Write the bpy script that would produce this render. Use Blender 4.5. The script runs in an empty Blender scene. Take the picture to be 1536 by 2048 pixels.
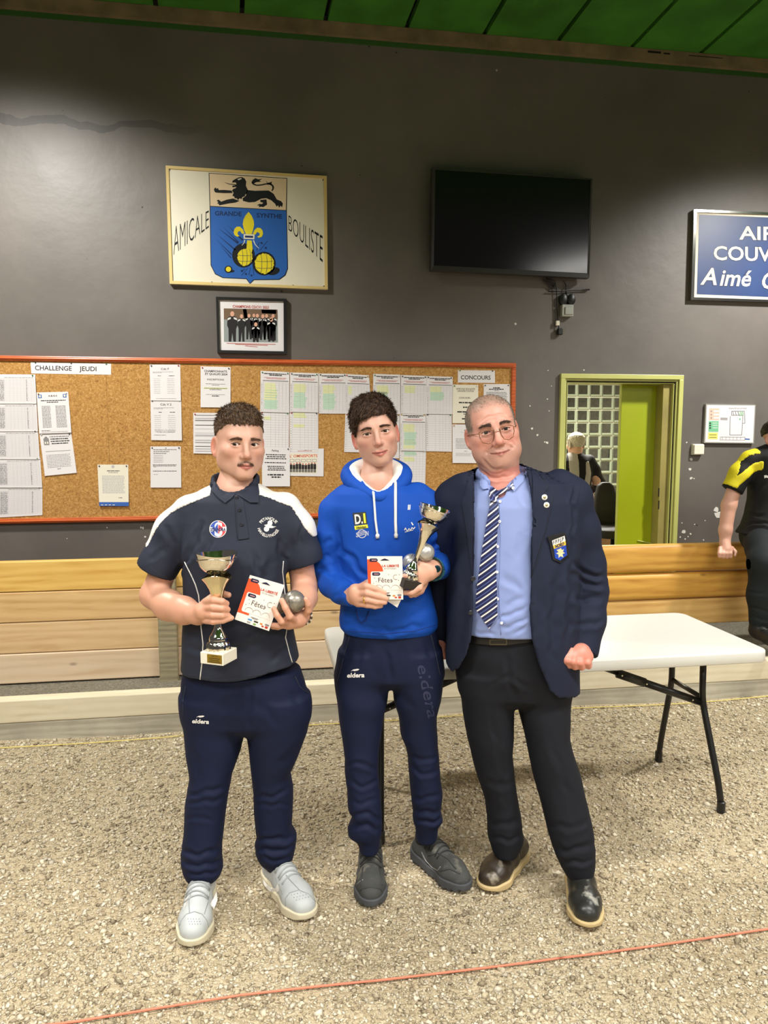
import bpy, bmesh, math, random
import numpy as np
from mathutils import Vector, Matrix
from mathutils.bvhtree import BVHTree

# ------------------------------------------------------------------ camera, world, lights
SC = bpy.context.scene
COL = SC.collection
FPX, PITCH, YAW, CAMH = 1500.0, math.radians(6.16), math.radians(9.2), 1.66
cam_d = bpy.data.cameras.new('camera'); cam = bpy.data.objects.new('camera', cam_d); COL.objects.link(cam)
cam.location = (0, 0, CAMH); cam.rotation_euler = (math.pi/2 - PITCH, 0, -YAW)
cam_d.sensor_fit = 'VERTICAL'; cam_d.sensor_height = 36.0; cam_d.lens = 36.0*FPX/2048.0
cam_d.clip_start = 0.05; cam_d.clip_end = 100
SC.camera = cam
SC.view_settings.view_transform = 'Standard'; SC.view_settings.look = 'None'
SC.view_settings.gamma = 1.0; SC.view_settings.use_curve_mapping = False
SC.view_settings.exposure = 0.0
world = bpy.data.worlds.new('hall_ambient'); SC.world = world; world.use_nodes = True
world.node_tree.nodes['Background'].inputs[0].default_value = (1.0, 0.95, 0.86, 1)
world.node_tree.nodes['Background'].inputs[1].default_value = 0.08

def area_light(name, loc, size, energy, color=(1, .965, .91), rot=(0, 0, 0), spread=180):
    l = bpy.data.lights.new(name, 'AREA'); l.shape = 'RECTANGLE'; l.size, l.size_y = size
    l.energy = energy; l.color = color; l.spread = math.radians(spread)
    o = bpy.data.objects.new(name, l); COL.objects.link(o); o.location = loc; o.rotation_euler = rot
    return o
def spot_light(name, loc, target, energy, angle, blend, color=(1, .965, .90), size=.15):
    l = bpy.data.lights.new(name, 'SPOT'); l.energy = energy; l.spot_size = math.radians(angle)
    l.spot_blend = blend; l.color = color; l.shadow_soft_size = size
    o = bpy.data.objects.new(name, l); COL.objects.link(o); o.location = loc
    o.rotation_euler = (Vector(target) - Vector(loc)).to_track_quat('-Z', 'Y').to_euler()
    return o
# hall lamps: long shaded troughs hung above the lanes, behind and beside the camera
area_light('trough_lamp', (-1.8, 0.5, 3.95), (2.6, .3), 150, spread=150)
area_light('trough_lamp', (2.2, 0.5, 3.95), (2.6, .3), 150, spread=150)
area_light('trough_lamp', (0.4, -3.6, 3.95), (3.0, .3), 290, spread=160)
area_light('trough_lamp', (6.1, -3.2, 3.72), (.5, 5.0), 260, spread=180)
# two reflector lamps near the end wall
spot_light('reflector_lamp', (-1.73, 3.7, 4.24), (-1.70, 4.9, 0), 560, 130, .75)
spot_light('reflector_lamp', (4.40, 3.7, 3.98), (4.35, 4.9, 0), 640, 130, .75)
# strip light of the room behind the doorway
area_light('office_strip_lamp', (3.3, 7.6, 2.55), (1.4, .2), 190, color=(1, .97, .88))

# ------------------------------------------------------------------ view helpers: pixel of the photograph -> point at a true distance
RV = np.array([math.cos(YAW), -math.sin(YAW), 0.0]); FV = np.array([math.sin(YAW), math.cos(YAW), 0.0])
CP = np.array([0, 0, CAMH])
def ray_h(px, py):
    x = (px - 768)/FPX; y = (1024 - py)/FPX
    return np.array([x, math.cos(PITCH) + y*math.sin(PITCH), -math.sin(PITCH) + y*math.cos(PITCH)])
def ray_w(px, py):
    r = ray_h(px, py); return r[0]*RV + r[1]*FV + np.array([0, 0, r[2]])
def on_y(px, py, Y):
    d = ray_w(px, py); return CP + d*(Y/d[1])
def on_z(px, py, z=0.0):
    d = ray_w(px, py); return CP + d*((z - CAMH)/d[2])
def U(px, py, v):                     # heading frame (u right, v ahead, z up)
    d = ray_h(px, py); return np.array([0, 0, CAMH]) + d*(v/d[1])
def h2w(p):
    p = np.asarray(p, float); return p[..., 0:1]*RV + p[..., 1:2]*FV + np.concatenate([np.zeros_like(p[..., :2]), p[..., 2:3]], -1)
def project_h(P):                     # heading-frame points -> pixels
    P = np.asarray(P, float); u = P[:, 0]; v = P[:, 1]; z = P[:, 2] - CAMH
    c = v*math.cos(PITCH) - z*math.sin(PITCH); s = v*math.sin(PITCH) + z*math.cos(PITCH)
    return np.stack([768 + FPX*u/c, 1024 - FPX*s/c], 1)

# ------------------------------------------------------------------ materials
def lin(c):
    return tuple(((x/255)/12.92 if x/255 <= .04045 else ((x/255 + .055)/1.055)**2.4) for x in c[:3])
MATS = {}
def mat(name, rgb, rough=.6, metal=0., noise=None, bump=None, attr=False, spec=.5, sheen=0., trans=0., coat=0., sss=0., dust=None):
    """rgb 0-255; noise=(scale, amount 0..1, stretch xyz) varies the colour; bump=(scale, strength, distance)"""
    if name in MATS: return MATS[name]
    m = bpy.data.materials.new(name); m.use_nodes = True; nt = m.node_tree; N = nt.nodes; L = nt.links
    b = N['Principled BSDF']; b.inputs['Roughness'].default_value = rough; b.inputs['Metallic'].default_value = metal
    b.inputs['Specular IOR Level'].default_value = spec
    if sheen: b.inputs['Sheen Weight'].default_value = sheen
    if trans: b.inputs['Transmission Weight'].default_value = trans
    if coat: b.inputs['Coat Weight'].default_value = coat
    if sss:
        b.inputs['Subsurface Weight'].default_value = sss; b.inputs['Subsurface Radius'].default_value = (.012, .005, .003)
        b.inputs['Subsurface Scale'].default_value = 1.0
    col = lin(rgb) + (1,)
    b.inputs['Base Color'].default_value = col
    src = None
    if attr:
        a = N.new('ShaderNodeVertexColor'); a.layer_name = 'Col'; src = a.outputs['Color']
        L.new(src, b.inputs['Base Color'])
    tc = N.new('ShaderNodeTexCoord')
    if noise:
        mp = N.new('ShaderNodeMapping'); L.new(tc.outputs['Object'], mp.inputs['Vector'])
        if len(noise) > 2: mp.inputs['Scale'].default_value = noise[2]
        nz = N.new('ShaderNodeTexNoise'); nz.inputs['Scale'].default_value = noise[0]; nz.inputs['Detail'].default_value = 6
        L.new(mp.outputs[0], nz.inputs['Vector'])
        rp = N.new('ShaderNodeMapRange'); rp.inputs[1].default_value = .3; rp.inputs[2].default_value = .7
        rp.inputs[3].default_value = 1 - noise[1]; rp.inputs[4].default_value = 1 + noise[1]*.5
        L.new(nz.outputs['Fac'], rp.inputs[0])
        mx = N.new('ShaderNodeMix'); mx.data_type = 'RGBA'; mx.blend_type = 'MULTIPLY'; mx.inputs[0].default_value = 1
        if src: L.new(src, mx.inputs[6])
        else: mx.inputs[6].default_value = col
        L.new(rp.outputs[0], mx.inputs[7]); L.new(mx.outputs[2], b.inputs['Base Color'])
    if dust:
        nd = N.new('ShaderNodeTexNoise'); nd.inputs['Scale'].default_value = dust[0]; nd.inputs['Detail'].default_value = 7; L.new(tc.outputs['Object'], nd.inputs['Vector'])
        dr = N.new('ShaderNodeMapRange'); dr.inputs[1].default_value = dust[2]; dr.inputs[2].default_value = dust[3]; L.new(nd.outputs['Fac'], dr.inputs[0])
        md = N.new('ShaderNodeMix'); md.data_type = 'RGBA'; L.new(dr.outputs[0], md.inputs[0]); md.inputs[6].default_value = col; md.inputs[7].default_value = lin(dust[1]) + (1,)
        if b.inputs['Base Color'].links: L.new(b.inputs['Base Color'].links[0].from_socket, md.inputs[6])
        L.new(md.outputs[2], b.inputs['Base Color'])
    if bump:
        n2 = N.new('ShaderNodeTexNoise'); n2.inputs['Scale'].default_value = bump[0]; n2.inputs['Detail'].default_value = 4
        L.new(tc.outputs['Object'], n2.inputs['Vector'])
        bp = N.new('ShaderNodeBump'); bp.inputs['Strength'].default_value = bump[1]; bp.inputs['Distance'].default_value = bump[2]
        L.new(n2.outputs['Fac'], bp.inputs['Height']); L.new(bp.outputs[0], b.inputs['Normal'])
    MATS[name] = m
    return m
def nodes_of(m): return m.node_tree.nodes, m.node_tree.links, m.node_tree.nodes['Principled BSDF']
def ramp(N, stops):
    r = N.new('ShaderNodeValToRGB'); e = r.color_ramp.elements
    while len(e) < len(stops): e.new(.5)
    for q, (p, c) in zip(e, stops): q.position = p; q.color = lin(c) + (1,)
    return r

# ------------------------------------------------------------------ mesh builder
class MB:
    def __init__(s): s.v = []; s.f = []; s.m = []
    def quad(s, a, b, c, d, m=0): n = len(s.v); s.v += [tuple(a), tuple(b), tuple(c), tuple(d)]; s.f.append((n, n+1, n+2, n+3)); s.m.append(m)
    def box(s, lo, hi, m=0, M=None):
        (x0, y0, z0), (x1, y1, z1) = lo, hi
        P = [(x0,y0,z0),(x1,y0,z0),(x1,y1,z0),(x0,y1,z0),(x0,y0,z1),(x1,y0,z1),(x1,y1,z1),(x0,y1,z1)]
        if M is not None: P = [tuple(M @ Vector(p)) for p in P]
        n = len(s.v); s.v += P
        for f in ((0,3,2,1),(4,5,6,7),(0,1,5,4),(1,2,6,5),(2,3,7,6),(3,0,4,7)):
            s.f.append(tuple(n+i for i in f)); s.m.append(m)
    def bbox(s, lo, hi, bev=.004, m=0, M=None, seg=2):
        """bevelled box"""
        bm = bmesh.new(); bmesh.ops.create_cube(bm, size=1)
        c = [(a+b)/2 for a, b in zip(lo, hi)]; d = [b-a for a, b in zip(lo, hi)]
        for v in bm.verts: v.co = Vector([v.co[i]*d[i]+c[i] for i in range(3)])
        bmesh.ops.bevel(bm, geom=list(bm.edges), offset=bev, segments=seg, affect='EDGES', profile=.5)
        s.bm(bm, m, M)
    def bm(s, bm, m=0, M=None):
        bm.verts.ensure_lookup_table(); n = len(s.v)
        for v in bm.verts: s.v.append(tuple(M @ v.co) if M is not None else tuple(v.co))
        bm.verts.index_update()
        for f in bm.faces: s.f.append(tuple(n+v.index for v in f.verts)); s.m.append(m)
        bm.free()
    def prism(s, poly, z0, z1, m=0, T=None):
        """polygon [(x,y)] extruded along local z; T maps (x,y,z)->point"""
        T = T or (lambda x, y, z: (x, y, z)); k = len(poly); n = len(s.v)
        s.v += [tuple(T(x, y, z0)) for x, y in poly] + [tuple(T(x, y, z1)) for x, y in poly]
        s.f.append(tuple(n+k+i for i in range(k))); s.m.append(m)
        s.f.append(tuple(n+i for i in reversed(range(k)))); s.m.append(m)
        for i in range(k):
            j = (i+1) % k; s.f.append((n+i, n+j, n+k+j, n+k+i)); s.m.append(m)
    def tube(s, pts, r, n=8, m=0, cap=True, flat=1.0):
        pts = [Vector(p) for p in pts]; rs = r if isinstance(r, (list, tuple, np.ndarray)) else [r]*len(pts)
        base = len(s.v); up = None
        for i, p in enumerate(pts):
            t = (pts[min(i+1, len(pts)-1)] - pts[max(i-1, 0)])
            t = t.normalized() if t.length > 1e-9 else Vector((0, 0, 1))
            if up is None:
                up = Vector((0, 0, 1)) if abs(t.z) < .9 else Vector((1, 0, 0))
            a = t.cross(up).normalized(); b = a.cross(t).normalized(); up = b
            for k in range(n):
                th = 2*math.pi*k/n; s.v.append(tuple(p + a*(rs[i]*math.cos(th)) + b*(rs[i]*flat*math.sin(th))))
        for i in range(len(pts)-1):
            for k in range(n):
                q = base+i*n; s.f.append((q+k, q+(k+1) % n, q+n+(k+1) % n, q+n+k)); s.m.append(m)
        if cap:
            s.f.append(tuple(base+k for k in reversed(range(n)))); s.m.append(m)
            q = base+(len(pts)-1)*n; s.f.append(tuple(q+k for k in range(n))); s.m.append(m)
    def lathe(s, prof, n=32, m=0, T=None, wob=None):
        """profile [(r,z)] about z; wob(theta, i) scales the radius / shifts z"""
        T = T or (lambda x, y, z: (x, y, z)); base = len(s.v)
        for i, (r, z) in enumerate(prof):
            for k in range(n):
                th = 2*math.pi*k/n; rr, zz = (r, z) if wob is None else wob(r, z, th, i)
                s.v.append(tuple(T(rr*math.cos(th), rr*math.sin(th), zz)))
        for i in range(len(prof)-1):
            for k in range(n):
                q = base+i*n; s.f.append((q+k, q+(k+1) % n, q+n+(k+1) % n, q+n+k)); s.m.append(m)
        s.f.append(tuple(base+k for k in reversed(range(n)))); s.m.append(m)
        q = base+(len(prof)-1)*n; s.f.append(tuple(q+k for k in range(n))); s.m.append(m)
    def build(s, name, mats, parent=None, smooth=False, M=None, sharp=None):
        me = bpy.data.meshes.new(name); V = s.v
        if M is not None: V = [tuple(M @ Vector(p)) for p in V]
        me.from_pydata(V, [], s.f)
        for q in (mats if isinstance(mats, (list, tuple)) else [mats]): me.materials.append(q)
        me.polygons.foreach_set('material_index', s.m)
        if smooth:
            me.polygons.foreach_set('use_smooth', [True]*len(s.f))
            if sharp: me.set_sharp_from_angle(angle=math.radians(sharp))
        me.validate(); me.update()
        return link(name, me, parent)
def link(name, me, parent=None):
    o = bpy.data.objects.new(name, me); COL.objects.link(o)
    if parent is not None: o.parent = parent
    return o
def np_mesh(name, V, Fq, mats, parent=None, smooth=True, cols=None):
    """V (n,3) array, Fq (m,3|4) int array"""
    V = np.asarray(V, np.float32); Fq = np.asarray(Fq, np.int32); k = Fq.shape[1]
    me = bpy.data.meshes.new(name); me.vertices.add(len(V)); me.vertices.foreach_set('co', V.ravel())
    me.loops.add(Fq.size); me.loops.foreach_set('vertex_index', Fq.ravel())
    me.polygons.add(len(Fq)); me.polygons.foreach_set('loop_start', np.arange(0, Fq.size, k, dtype=np.int32))
    me.polygons.foreach_set('loop_total', np.full(len(Fq), k, np.int32))
    if smooth: me.polygons.foreach_set('use_smooth', np.ones(len(Fq), bool))
    for q in (mats if isinstance(mats, (list, tuple)) else [mats]): me.materials.append(q)
    me.update(calc_edges=True); me.validate()
    if cols is not None:
        at = me.color_attributes.new('Col', 'FLOAT_COLOR', 'POINT')
        c = np.ones((len(V), 4), np.float32); c[:, :3] = cols; at.data.foreach_set('color', c.ravel())
    return link(name, me, parent)
def thing(name, label, cat, loc=(0, 0, 0), rotz=0, group=None, rot=None):
    o = bpy.data.objects.new(name, None); COL.objects.link(o); o.empty_display_size = .05
    o.location = loc; o.rotation_euler = rot if rot else (0, 0, rotz); return tag(o, label, cat, group)
def tag(o, label, cat, group=None, kind=None):
    o['label'] = label; o['category'] = cat
    if group: o['group'] = group
    if kind: o['kind'] = kind
    return o
def struct(o, label, cat):
    o['label'] = label; o['category'] = cat; o['kind'] = 'structure'; return o
# lettering -> flat triangles in (x, y), size = height of a capital letter
_txt = {}
def text_geo(s, bold=0.0, italic=0.0, spacing=1.0):
    key = (s, bold, italic, spacing)
    if key in _txt: return _txt[key]
    cu = bpy.data.curves.new('lettering', 'FONT'); cu.body = s; cu.size = 1.0; cu.offset = bold; cu.shear = italic
    cu.space_character = spacing; cu.resolution_u = 3; cu.fill_mode = 'FRONT'; cu.align_x = 'LEFT'
    o = bpy.data.objects.new('lettering', cu); COL.objects.link(o)
    dg = bpy.context.evaluated_depsgraph_get(); dg.update()
    me = bpy.data.meshes.new_from_object(o.evaluated_get(dg))
    V = np.zeros(len(me.vertices)*3); me.vertices.foreach_get('co', V); V = V.reshape(-1, 3)[:, :2]
    Fs = [tuple(p.vertices) for p in me.polygons]
    bpy.data.objects.remove(o); bpy.data.curves.remove(cu); bpy.data.meshes.remove(me)
    if len(V):
        cap = .72
        V = V/cap; x0, x1 = V[:, 0].min(), V[:, 0].max(); V = V.copy(); V[:, 0] -= x0; w = x1 - x0
    else: w = 0
    _txt[key] = (V, Fs, w); return _txt[key]
def put_text(mb, s, T, x, y, h, w=None, align='c', m=0, bold=0., italic=0., spacing=1., warp=None):
    """letters at (x, y) = baseline anchor on a flat face; T maps (x,y)->3D; w forces the width"""
    V, Fs, tw = text_geo(s, bold, italic, spacing)
    if not len(V): return
    sx = h if w is None else w/tw
    W = tw*sx; off = {'c': -W/2, 'l': 0, 'r': -W}[align]; n = len(mb.v)
    for a, b in V:
        q = (x + off + a*sx, y + b*h)
        if warp: q = warp(*q)
        mb.v.append(tuple(T(*q)))
    for f in Fs: mb.f.append(tuple(n+i for i in f)); mb.m.append(m)
def disc(mb, T, cx, cy, rx, ry=None, n=20, m=0, a0=0, a1=2*math.pi, rot=0):
    ry = ry or rx; base = len(mb.v); c, s = math.cos(rot), math.sin(rot)
    for k in range(n):
        t = a0 + (a1-a0)*k/(n if abs(a1-a0-2*math.pi) < 1e-6 else n-1)
        x, y = rx*math.cos(t), ry*math.sin(t); mb.v.append(tuple(T(cx + x*c - y*s, cy + x*s + y*c)))
    mb.f.append(tuple(base+k for k in range(n))); mb.m.append(m)
def poly(mb, T, pts, m=0):
    base = len(mb.v); mb.v += [tuple(T(*p)) for p in pts]
    from mathutils.geometry import tessellate_polygon
    for t in tessellate_polygon([[Vector((p[0], p[1], 0)) for p in pts]]):
        a, b, c = (Vector((pts[i][0], pts[i][1])) for i in t)
        if (b-a).cross(c-a) < 0: t = (t[0], t[2], t[1])
        mb.f.append(tuple(base+i for i in t)); mb.m.append(m)
def stroke(mb, T, pts, w, m=0):
    for (x0, y0), (x1, y1) in zip(pts[:-1], pts[1:]):
        dx, dy = x1-x0, y1-y0; l = math.hypot(dx, dy) or 1; nx, ny = -dy/l*w/2, dx/l*w/2
        ex, ey = dx/l*w*.2, dy/l*w*.2
        mb.quad(T(x0-nx-ex, y0-ny-ey), T(x1-nx+ex, y1-ny+ey), T(x1+nx+ex, y1+ny+ey), T(x0+nx-ex, y0+ny-ey), m)
def rect(mb, T, x0, y0, x1, y1, m=0): mb.quad(T(x0, y0), T(x1, y0), T(x1, y1), T(x0, y1), m)
# ------------------------------------------------------------------ structure
WY = 5.5
random.seed(4); RNG = np.random.default_rng(7)
def wood(name, light, dark, scale=1.0, rough=.55, grain=14, knots=True, bump=.25, dirt=None):
    m = bpy.data.materials.new(name); m.use_nodes = True; N, L, b = nodes_of(m)
    tc = N.new('ShaderNodeTexCoord'); oi = N.new('ShaderNodeObjectInfo')
    sh = N.new('ShaderNodeVectorMath'); sh.operation = 'MULTIPLY_ADD'
    L.new(oi.outputs['Random'], sh.inputs[0]); sh.inputs[1].default_value = (37, 11, 23); L.new(tc.outputs['Object'], sh.inputs[2])
    mp = N.new('ShaderNodeMapping'); mp.inputs['Scale'].default_value = (.7*scale, 5*scale, 5*scale); L.new(sh.outputs[0], mp.inputs['Vector'])
    n1 = N.new('ShaderNodeTexNoise'); n1.inputs['Scale'].default_value = grain*.35; n1.inputs['Detail'].default_value = 8; n1.inputs['Distortion'].default_value = .8
    L.new(mp.outputs[0], n1.inputs['Vector'])
    w = N.new('ShaderNodeTexWave'); w.wave_type = 'BANDS'; w.bands_direction = 'Z'; w.inputs['Scale'].default_value = 1.6; w.inputs['Distortion'].default_value = 9
    w.inputs['Detail'].default_value = 4; w.inputs['Detail Scale'].default_value = .8; L.new(mp.outputs[0], w.inputs['Vector'])
    ad = N.new('ShaderNodeMath'); ad.operation = 'MULTIPLY_ADD'; L.new(w.outputs['Fac'], ad.inputs[0]); ad.inputs[1].default_value = .3
    L.new(n1.outputs['Fac'], ad.inputs[2])
    r = ramp(N, [(.32, dark), (.55, [a*.6+c*.4 for a, c in zip(light, dark)]), (.85, light)]); L.new(ad.outputs[0], r.inputs[0])
    out = r.outputs[0]
    if knots:
        vo = N.new('ShaderNodeTexVoronoi'); vo.inputs['Scale'].default_value = 2.2
        m2 = N.new('ShaderNodeMapping'); m2.inputs['Scale'].default_value = (1.1, 1.6, 2.6); L.new(sh.outputs[0], m2.inputs['Vector']); L.new(m2.outputs[0], vo.inputs['Vector'])
        kr = N.new('ShaderNodeMapRange'); kr.inputs[1].default_value = .03; kr.inputs[2].default_value = .085; kr.inputs[3].default_value = .7; kr.inputs[4].default_value = 0
        L.new(vo.outputs['Distance'], kr.inputs[0])
        mx = N.new('ShaderNodeMix'); mx.data_type = 'RGBA'; L.new(kr.outputs[0], mx.inputs[0]); L.new(out, mx.inputs[6])
        mx.inputs[7].default_value = lin([c*.55 for c in dark]) + (1,); out = mx.outputs[2]
    if dirt:
        n3 = N.new('ShaderNodeTexNoise'); n3.inputs['Scale'].default_value = 3.2; n3.inputs['Detail'].default_value = 7; L.new(sh.outputs[0], n3.inputs['Vector'])
        dr = N.new('ShaderNodeMapRange'); dr.inputs[1].default_value = .42; dr.inputs[2].default_value = .68; dr.inputs[4].default_value = .75; L.new(n3.outputs['Fac'], dr.inputs[0])
        mx = N.new('ShaderNodeMix'); mx.data_type = 'RGBA'; L.new(dr.outputs[0], mx.inputs[0]); L.new(out, mx.inputs[6])
        mx.inputs[7].default_value = lin(dirt) + (1,); out = mx.outputs[2]
    L.new(out, b.inputs['Base Color']); b.inputs['Roughness'].default_value = rough
    bp = N.new('ShaderNodeBump'); bp.inputs['Strength'].default_value = bump; bp.inputs['Distance'].default_value = .004
    L.new(ad.outputs[0], bp.inputs['Height']); L.new(bp.outputs[0], b.inputs['Normal'])
    return m

# --- wall paint: dark grey, semi gloss, small pits
def wall_paint():
    m = bpy.data.materials.new('grey_wall_paint'); m.use_nodes = True; N, L, b = nodes_of(m)
    tc = N.new('ShaderNodeTexCoord')
    n1 = N.new('ShaderNodeTexNoise'); n1.inputs['Scale'].default_value = .9; n1.inputs['Detail'].default_value = 8; n1.inputs['Roughness'].default_value = .6
    L.new(tc.outputs['Object'], n1.inputs['Vector'])
    r = ramp(N, [(.3, (95, 90, 86)), (.55, (108, 102, 97)), (.75, (116, 111, 104))]); L.new(n1.outputs['Fac'], r.inputs[0])
    # rough repaired band along the upper left
    sp = N.new('ShaderNodeSeparateXYZ'); L.new(tc.outputs['Object'], sp.inputs[0])
    n3 = N.new('ShaderNodeTexNoise'); n3.inputs['Scale'].default_value = 3.5; n3.inputs['Detail'].default_value = 5; L.new(tc.outputs['Object'], n3.inputs['Vector'])
    zz = N.new('ShaderNodeMath'); zz.operation = 'MULTIPLY_ADD'; L.new(n3.outputs['Fac'], zz.inputs[0]); zz.inputs[1].default_value = .16; L.new(sp.outputs['Z'], zz.inputs[2])
    lo = N.new('ShaderNodeMath'); lo.operation = 'COMPARE'; L.new(zz.outputs[0], lo.inputs[0]); lo.inputs[1].default_value = 3.785; lo.inputs[2].default_value = .026
    xl = N.new('ShaderNodeMapRange'); L.new(sp.outputs['X'], xl.inputs[0]); xl.inputs[1].default_value = -.25; xl.inputs[2].default_value = -1.0; xl.inputs[3].default_value = 0; xl.inputs[4].default_value = .8
    mu = N.new('ShaderNodeMath'); mu.operation = 'MULTIPLY'; L.new(lo.outputs[0], mu.inputs[0]); L.new(xl.outputs[0], mu.inputs[1])
    mxb = N.new('ShaderNodeMix'); mxb.data_type = 'RGBA'; L.new(mu.outputs[0], mxb.inputs[0]); L.new(r.outputs[0], mxb.inputs[6]); mxb.inputs[7].default_value = lin((66, 62, 60)) + (1,)
    vo = N.new('ShaderNodeTexVoronoi'); vo.inputs['Scale'].default_value = 9; L.new(tc.outputs['Object'], vo.inputs['Vector'])
    n2 = N.new('ShaderNodeTexNoise'); n2.inputs['Scale'].default_value = 1.6; L.new(tc.outputs['Object'], n2.inputs['Vector'])
    th = N.new('ShaderNodeMapRange'); th.inputs[1].default_value = .5; th.inputs[2].default_value = .75; th.inputs[3].default_value = 0; th.inputs[4].default_value = .11; L.new(n2.outputs['Fac'], th.inputs[0])
    lt = N.new('ShaderNodeMath'); lt.operation = 'LESS_THAN'; L.new(vo.outputs['Distance'], lt.inputs[0]); L.new(th.outputs[0], lt.inputs[1])
    mx = N.new('ShaderNodeMix'); mx.data_type = 'RGBA'; L.new(lt.outputs[0], mx.inputs[0]); L.new(mxb.outputs[2], mx.inputs[6]); mx.inputs[7].default_value = lin((48, 45, 42)) + (1,)
    L.new(mx.outputs[2], b.inputs['Base Color'])
    rr = N.new('ShaderNodeMapRange'); rr.inputs[3].default_value = .34; rr.inputs[4].default_value = .54; L.new(n1.outputs['Fac'], rr.inputs[0]); L.new(rr.outputs[0], b.inputs['Roughness'])
    n4 = N.new('ShaderNodeTexNoise'); n4.inputs['Scale'].default_value = 5; n4.inputs['Detail'].default_value = 9; L.new(tc.outputs['Object'], n4.inputs['Vector'])
    bp = N.new('ShaderNodeBump'); bp.inputs['Strength'].default_value = .25; bp.inputs['Distance'].default_value = .012; L.new(n4.outputs['Fac'], bp.inputs['Height'])
    b2 = N.new('ShaderNodeBump'); b2.inputs['Strength'].default_value = .8; b2.inputs['Distance'].default_value = .004; b2.invert = True
    L.new(lt.outputs[0], b2.inputs['Height']); L.new(bp.outputs[0], b2.inputs['Normal']); L.new(b2.outputs[0], b.inputs['Normal'])
    return m
M_WALL = wall_paint()
# door opening on the wall plane
dT = on_y(1240, 749, WY)[2]
dX0 = on_y(1117, 850, WY)[0]; dX1 = on_y(1360, 850, WY)[0]           # outer edges of the frame
WTOP = on_y(768, 84, WY)[2]
mb = MB(); TH = .20
fr = .062                                                            # frame width
mb.box((-4.2, WY, 0), (dX0+fr, WY+TH, WTOP+.35)); mb.box((dX1-fr, WY, 0), (7.2, WY+TH, WTOP+.35)); mb.box((dX0+fr, WY, dT-fr), (dX1-fr, WY+TH, WTOP+.35))
wall = struct(mb.build('wall_back', M_WALL), 'dark grey painted concrete end wall of the hall', 'wall')

# white paint chips knocked out of the lower wall
M_CHIP = mat('bare_plaster', (225, 222, 214), .8)
M_PLUG = mat('pale_plug', (205, 203, 196), .6)
for cx, cy, s in ((1095,798,2.2),(1103,772,1.5),(1060,812,2),(1098,822,2),(1064,857,3.4),(1075,870,3),(1094,885,4.5),(1089,884,2.5),(1155,858,1),(1373,885,2.5),(1382,919,4.5),(1380,938,4),(1382,956,4.5),(1388,957,2),(1367,1063,6.5),(1381,1068,3),(1360,1074,2.4),(1370,1078,2.4),(1376,1073,2),(1389,1049,2),(1364,1046,2),(1407,1080,2),(1410,1041,1.8),
                  (282,1055,2.5),(286,1056,3),(290,1074,2.6),(214,1055,1.8),(134,1077,1.2),(1031,648,3),(1096,741,1.5),(1168,740,2),(1435,1030,11),(1432,1020,8),
                  (210,36,2.2),(504,60,2.4),(778,84,2.4),(1037,106,2.6),(993,141,3),(994,140,2)):
    k = 7; p = on_y(cx, cy, WY); sc = s*5.6/1500/1.25; q = MB()
    pl = [(math.cos(2*math.pi*i/k)*sc*random.uniform(.55, 1.2), math.sin(2*math.pi*i/k)*sc*random.uniform(.55, 1.2)) for i in range(k)]
    q.prism([(a, -b) for a, b in pl], -.0015, 0.0015, T=lambda x, y, z: (x+p[0], z+WY, y+p[2])); q.build('paint_chip', M_CHIP if cy > 150 else M_PLUG, wall)

# --- concrete ledge at the head of the wall and the sloping green ceiling
M_CONC = mat('raw_concrete', (128, 112, 84), .85, noise=(6, .35), bump=(30, .4, .01))
M_GREEN = mat('green_ceiling_panel', (62, 128, 34), .9, noise=(3.5, .35), bump=(160, .5, .006))
M_GREEN_EDGE = mat('green_paint_edge', (44, 92, 30), .8)
M_DARK = mat('dark_void', (14, 14, 12), .9)
mb = MB(); mb.box((-4.2, WY-.045, WTOP), (7.2, WY+TH, WTOP+.085)); led = struct(mb.build('trim_1', M_CONC), 'rough concrete ledge along the head of the wall', 'trim')
mb = MB(); mb.box((-4.2, WY-.012, WTOP-.03), (7.2, WY, WTOP)); mb.build('paint_line', M_GREEN_EDGE, led)
cdir = ray_w(450, 950); cdir = -cdir/np.linalg.norm(cdir); cdir /= -cdir[1]    # towards the viewer, 1 m per unit y
jp = [on_y(x, y, WY-.05) for x, y in ((484,27),(651.5,40),(814,53),(969.5,70),(1118,82.5),(1264.5,96),(1403,107))]
jx = [p[0] for p in jp]; step = (jx[-1]-jx[0])/6
X0s = [jx[0]-step*k for k in range(8, 0, -1)] + jx + [jx[-1]+step*k for k in range(1, 9)]
ceil = bpy.data.objects.new('ceiling', None); COL.objects.link(ceil); struct(ceil, 'sloping ceiling of rough green painted panels', 'ceiling')
zc = WTOP+.088
def cp(x, t, dz): return (x + cdir[0]*t, WY-.05 - t, zc + cdir[2]*t + dz)
for a, b in zip(X0s[:-1], X0s[1:]):
    q = MB(); g = .016; T0, T1 = -.35, 10.5
    P = [cp(a+g, T0, 0), cp(b-g, T0, 0), cp(b-g, T1, 0), cp(a+g, T1, 0), cp(a+g, T0, .05), cp(b-g, T0, .05), cp(b-g, T1, .05), cp(a+g, T1, .05)]
    q.v = P
    for f in ((0,1,2,3),(7,6,5,4),(0,4,5,1),(1,5,6,2),(2,6,7,3),(3,7,4,0)): q.f.append(f); q.m.append(0)
    q.build('panel', M_GREEN, ceil)
q = MB(); q.quad(cp(X0s[0], -.35, .055), cp(X0s[-1], -.35, .055), cp(X0s[-1], 10.5, .055), cp(X0s[0], 10.5, .055)); q.build('backing_board', M_DARK, ceil)
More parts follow.
